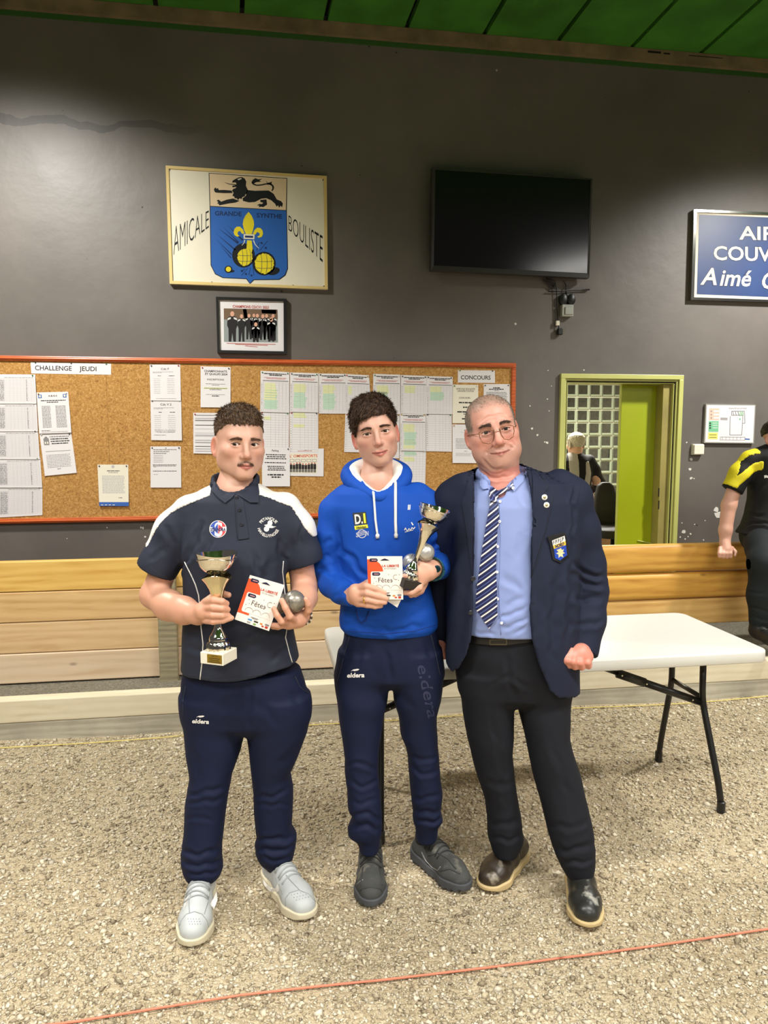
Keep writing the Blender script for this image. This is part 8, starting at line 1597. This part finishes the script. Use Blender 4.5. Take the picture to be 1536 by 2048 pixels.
for x in (1517, 1604):
    an = D_(x, 1262, -.28); ft = an.copy(); ft[2] = .325
    G = Grid(ft-np.array([.09, .27, .01]), ft+np.array([.09, .10, .28]), .006); G.add(chain([an+np.array([0, 0, .08]), ft+np.array([0, 0, .06])], [.062, .055], .02), 0); G.add(chain([ft+np.array([0, .02, .045]), ft+np.array([0, -.17, .035])], [.045, .042], .02), .03); G.d = np.maximum(G.d, ft[2]-G.ax[2].reshape(1, 1, -1)); V, Q = G.mesh(); V = relax(V, Q, 1); bt = PD.add('boot', V, Q, M_BOOT)
    q = MB(); [q.tube([ft+np.array([-.03, -.06-.03*k, .095-.012*k]), ft+np.array([.03, -.065-.03*k, .095-.012*k])], .003, 5) for k in range(3)]; PD.addmb(q, 'bootlace', M_BLKP, bt, True)['kind'] = 'stuff'
# ================= man seen from behind in the small room
VE = 7.4; E_ = lambda x, y, dv: U(x, y, VE+dv); PE = Person('grey haired person seen from behind in the small room beyond the door', VE, U(1155, 1000, VE)[0])
HE = Head((0, 0, 0), rotm(-158, 4, 0), .98, earsc=1.15, earout=.006); HE.C = E_(1151, 888, 0); GE = Grid((U(1105, 1000, VE)[0], VE-.30, .75), (U(1215, 1000, VE)[0], VE+.30, 1.78), .007); slE, baseE, xyzE = HE.build(GE)
GE.add(cone(HE.w((0, .02, -.06)), E_(1148, 918, .0), .056, .064), .012); GE.add(chain([E_(1148, 925, .0), E_(1148, 960, 0), E_(1152, 1030, .0)], [.09, .12, .12], .03), .03); GE.add(chain([E_(1180, 930, 0), E_(1192, 962, .02), E_(1200, 970, .14), E_(1180, 978, .24)], [.04, .04, .035, .035], .02), .02); GE.add(chain([E_(1120, 930, 0), E_(1112, 962, .02), E_(1120, 980, .2)], [.04, .04, .035], .02), .02); hand_add(GE, [([E_(1180+3*k, 978, .24), E_(1178+3*k, 984, .27)], [.012, .01]) for k in range(5)], .004)
V, Q = GE.mesh(); V = relax(V, Q, 1); L_ = HE.loc(V); colE = np.tile(np.array(lin((226, 178, 156))), (len(V), 1)); hr = (np.linalg.norm(L_, axis=1) < .2) & (L_[:, 2] > -.03) & (L_[:, 1] > -.03); bald = hr & (L_[:, 2] > .085); colE[hr] = np.array(lin((196, 188, 172))); colE[bald] = np.array(lin((224, 186, 160))); bodyE = PE.add('body', V, Q, M_SKIN, None, colE)
tE = lambda x, y, z: np.where((z > -.035) & (z < .09) & (y > -.04), .006, -.008); hair_cap(PE, HE, slE, baseE, xyzE, GE, tE, hc((176, 168, 152), (214, 208, 194)), M_HAIR)
q = MB(); q.tube([HE.w((-.08, .02, .004)), HE.w((-.082, -.04, .004)), HE.w((-.06, -.09, .002))], .002, 5); PE.addmb(q, 'spectacle_arm', M_GLF, None, True)
G = Grid((U(1095, 1000, VE)[0], VE-.34, .72), (U(1225, 1000, VE)[0], VE+.34, 1.60), .0075); G.add(loft(px_rows([(905,1138,1162,0,.06),(912,1128,1172,0,.085),(922,1116,1184,0,.11),(945,1112,1184,0,.13),(985,1116,1180,0,.13),(1040,1118,1184,0,.13),(1080,1116,1186,0,.14)], VE), 2.3), 0)
G.add(chain([E_(1178, 922, 0), E_(1188, 940, .02), E_(1199, 966, .08), E_(1183, 977, .225)], [.065, .062, .06, .05], .03), .03); G.add(chain([E_(1120, 922, 0), E_(1112, 940, .02), E_(1110, 966, .05), E_(1118, 976, .2)], [.065, .062, .06, .05], .03), .03); dE = G.d.copy(); V, Q = G.mesh(); V = relax(V, Q, 2); V = wob(V, Q, .003, 14, 41); jkE = PE.add('tracksuit_top', V, Q, M_BLKJ)
M_GRYJ = mat('grey_panel', (176, 172, 166), .7)
for pl in ([(1138,905),(1157,905),(1157,1090),(1138,1090)], [(1171,924),(1178,922),(1184,946),(1180,976),(1176,1000),(1180,1080),(1166,1080),(1166,970),(1170,950)]):
    f2 = poly2d([(U(x, y, VE-.1)[0], U(x, y, VE-.1)[2]) for x, y in pl]); D = np.maximum(np.maximum(dE-.004, f2(G.ax[0].reshape(-1, 1, 1), G.ax[1].reshape(1, -1, 1), G.ax[2].reshape(1, 1, -1))), G.ax[1].reshape(1, -1, 1)-VE); Vp, Qp = surface_nets(D, G.lo, G.h); Vp = relax(Vp, Qp, 1); Vp = wob(Vp, Qp, .003, 14, 41); PE.add('grey_stripe', Vp, Qp, M_GRYJ, jkE)
G = Grid((U(1100, 1000, VE)[0], VE-.2, .0), (U(1200, 1000, VE)[0], VE+.2, .85), .012); G.add(loft([(.80, PE.o[0], VE, .16, .13), (.7, PE.o[0], VE, .17, .135)], 2.2), 0)
for sx in (-1, 1): G.add(chain([(PE.o[0]+sx*.08, VE, .76), (PE.o[0]+sx*.085, VE, .45), (PE.o[0]+sx*.09, VE, .08)], [.095, .075, .062], .02), .03)
V, Q = G.mesh(); V = relax(V, Q, 2); PE.add('trousers', V, Q, M_DJ)
for sx in (-1, 1): shoe(PE, (PE.o[0]+sx*.09, VE-.10, 0), (PE.o[0]+sx*.10, VE+.18, 0), .10, (M_BOOT, M_BLKP), h=.008)
# ================= things in the small room
VCH = 6.75; X_ = lambda x, y, v: h2w(U(x, y, v)); c0 = X_(1215, 1040, VCH)
ch = thing('office_chair', 'black office chair with tall padded back in the small room', 'chair', (c0[0], c0[1], 0)); M_CHB = mat('black_upholstery', (34, 32, 31), .6, spec=.3)
def chbox(nm, rows_, n_=2.6, h=.008, m_=M_CHB, par=ch):
    Pp = loft(rows_, n_); G = Grid(np.array(Pp[1])-.03, np.array(Pp[2])+.03, h); G.add(Pp, 0); V, Q = G.mesh(); V = relax(V, Q, 2); V = h2w(V)-np.array(ch.location); return np_mesh(nm, V, Q, m_, par)
a = U(1213, 965, VCH); zt, zb_ = a[2], U(1215, 1050, VCH)[2]; u0 = U(1214, 1000, VCH)[0]
chbox('backrest', [(zt, u0-.005, VCH+.05, .035, .03), (zt-.03, u0-.005, VCH+.05, .075, .045), (zt-.12, u0-.008, VCH+.02, .10, .06), (zt-.25, u0-.01, VCH, .115, .07), (zb_+.03, u0-.015, VCH, .11, .065), (zb_-.02, u0-.015, VCH, .07, .05)])
us = U(1215, 1050, VCH)[0]; zs_ = U(1215, 1052, VCH-.2)[2]; chbox('seat', [(zs_, us, VCH-.2, .18, .2), (zs_-.02, us, VCH-.2, .22, .24), (zs_-.07, us, VCH-.2, .22, .24), (zs_-.09, us, VCH-.2, .19, .21)])
q = MB(); w0 = h2w(np.array([us, VCH-.2, 0]))-np.array(ch.location); q.tube([(w0[0], w0[1], zs_-.09), (w0[0], w0[1], .10)], .028, 12); q.build('gas_column', M_BLKP, ch, True)
for k in range(5):
    t = k*2*math.pi/5+.3; q = MB(); e = (w0[0]+.30*math.cos(t), w0[1]+.30*math.sin(t)); q.tube([(w0[0], w0[1], .12), (e[0], e[1], .085)], [.028, .018], 8); lg = q.build('foot_spoke', M_BLKP, ch, True); q = MB(); q.lathe([(.012, -.02), (.03, -.02), (.033, 0), (.03, .02), (.012, .02)], 12, T=lambda X, Y, Z: (e[0]+Z, e[1]+X, .036+Y)); q.build('castor', M_BLKP, ch, True)
for sx in (-1, 1): q = MB(); b0 = h2w(np.array([us+sx*.24, VCH-.15, 0]))-np.array(ch.location); q.tube([(b0[0], b0[1]-.1, zs_-.05), (b0[0], b0[1]-.1, zs_+.18), (b0[0], b0[1]+.12, zs_+.18)], .018, 8); q.build('armrest', M_BLKP, ch, True)
# carton under the desk and a desk top with a framed notice
p = X_(1217, 1085, 8.2); q = MB(); q.bbox((p[0]-.2, p[1]-.15, 0), (p[0]+.12, p[1]+.15, U(1217, 1053, 8.2)[2]), .004); bx_ = q.build('cardboard_carton', mat('kraft_cardboard', (176, 138, 98), .85, noise=(6, .2)), None); tag(bx_, 'brown cardboard carton under the office chair in the small room', 'box')
dk0, dk1 = X_(1170, 1013, 8.0), X_(1245, 1013, 8.0); dz = U(1200, 1012, 7.9)[2]
dsk = thing('desk', 'narrow desk with a dark red edge in the small room', 'desk', ((dk0[0]+dk1[0])/2, dk0[1]+.3, 0)); q = MB(); q.bbox((dk0[0]-.5, dk0[1]-.05, dz-.03), (dk1[0], dk0[1]+.6, dz), .004); local(q, 'desk_top', mat('dark_red_edge', (110, 32, 30), .5), dsk)
for x in (dk0[0]-.45, dk1[0]-.06):
    for y in (dk0[1], dk0[1]+.52): q = MB(); q.bbox((x, y, 0), (x+.045, y+.045, dz-.031), .003); local(q, 'leg', M_BLK, dsk)
nt = MB(); a, b = X_(1180, 1011, 8.05), X_(1200, 973, 8.05); nt.bbox((a[0], a[1], dz+.001), (b[0], a[1]+.25, b[2]), .006); no = nt.build('white_cabinet', mat('white_enamel', (226, 222, 206), .4), None); tag(no, 'small white box marked 0 standing on the desk in the small room', 'box')
q = MB(); put_text(q, '0', lambda x, y: (x, a[1]-.0015, y), (a[0]+b[0])/2, U(1190, 986, 8.05)[2]-.02, .055, .03, 'c'); q.build('marking', M_INK, no)
q = MB(); pz = on_y(1238, 950, GYW-.14); q.box((pz[0]-.012, GYW-.16, 0), (pz[0]+.012, GYW-.12, U(1236, 893, 9.1)[2])); st = q.build('trim_2', mat('white_enamel', (226, 222, 206), .4), None); struct(st, 'narrow white upright in front of the glass blocks', 'trim')
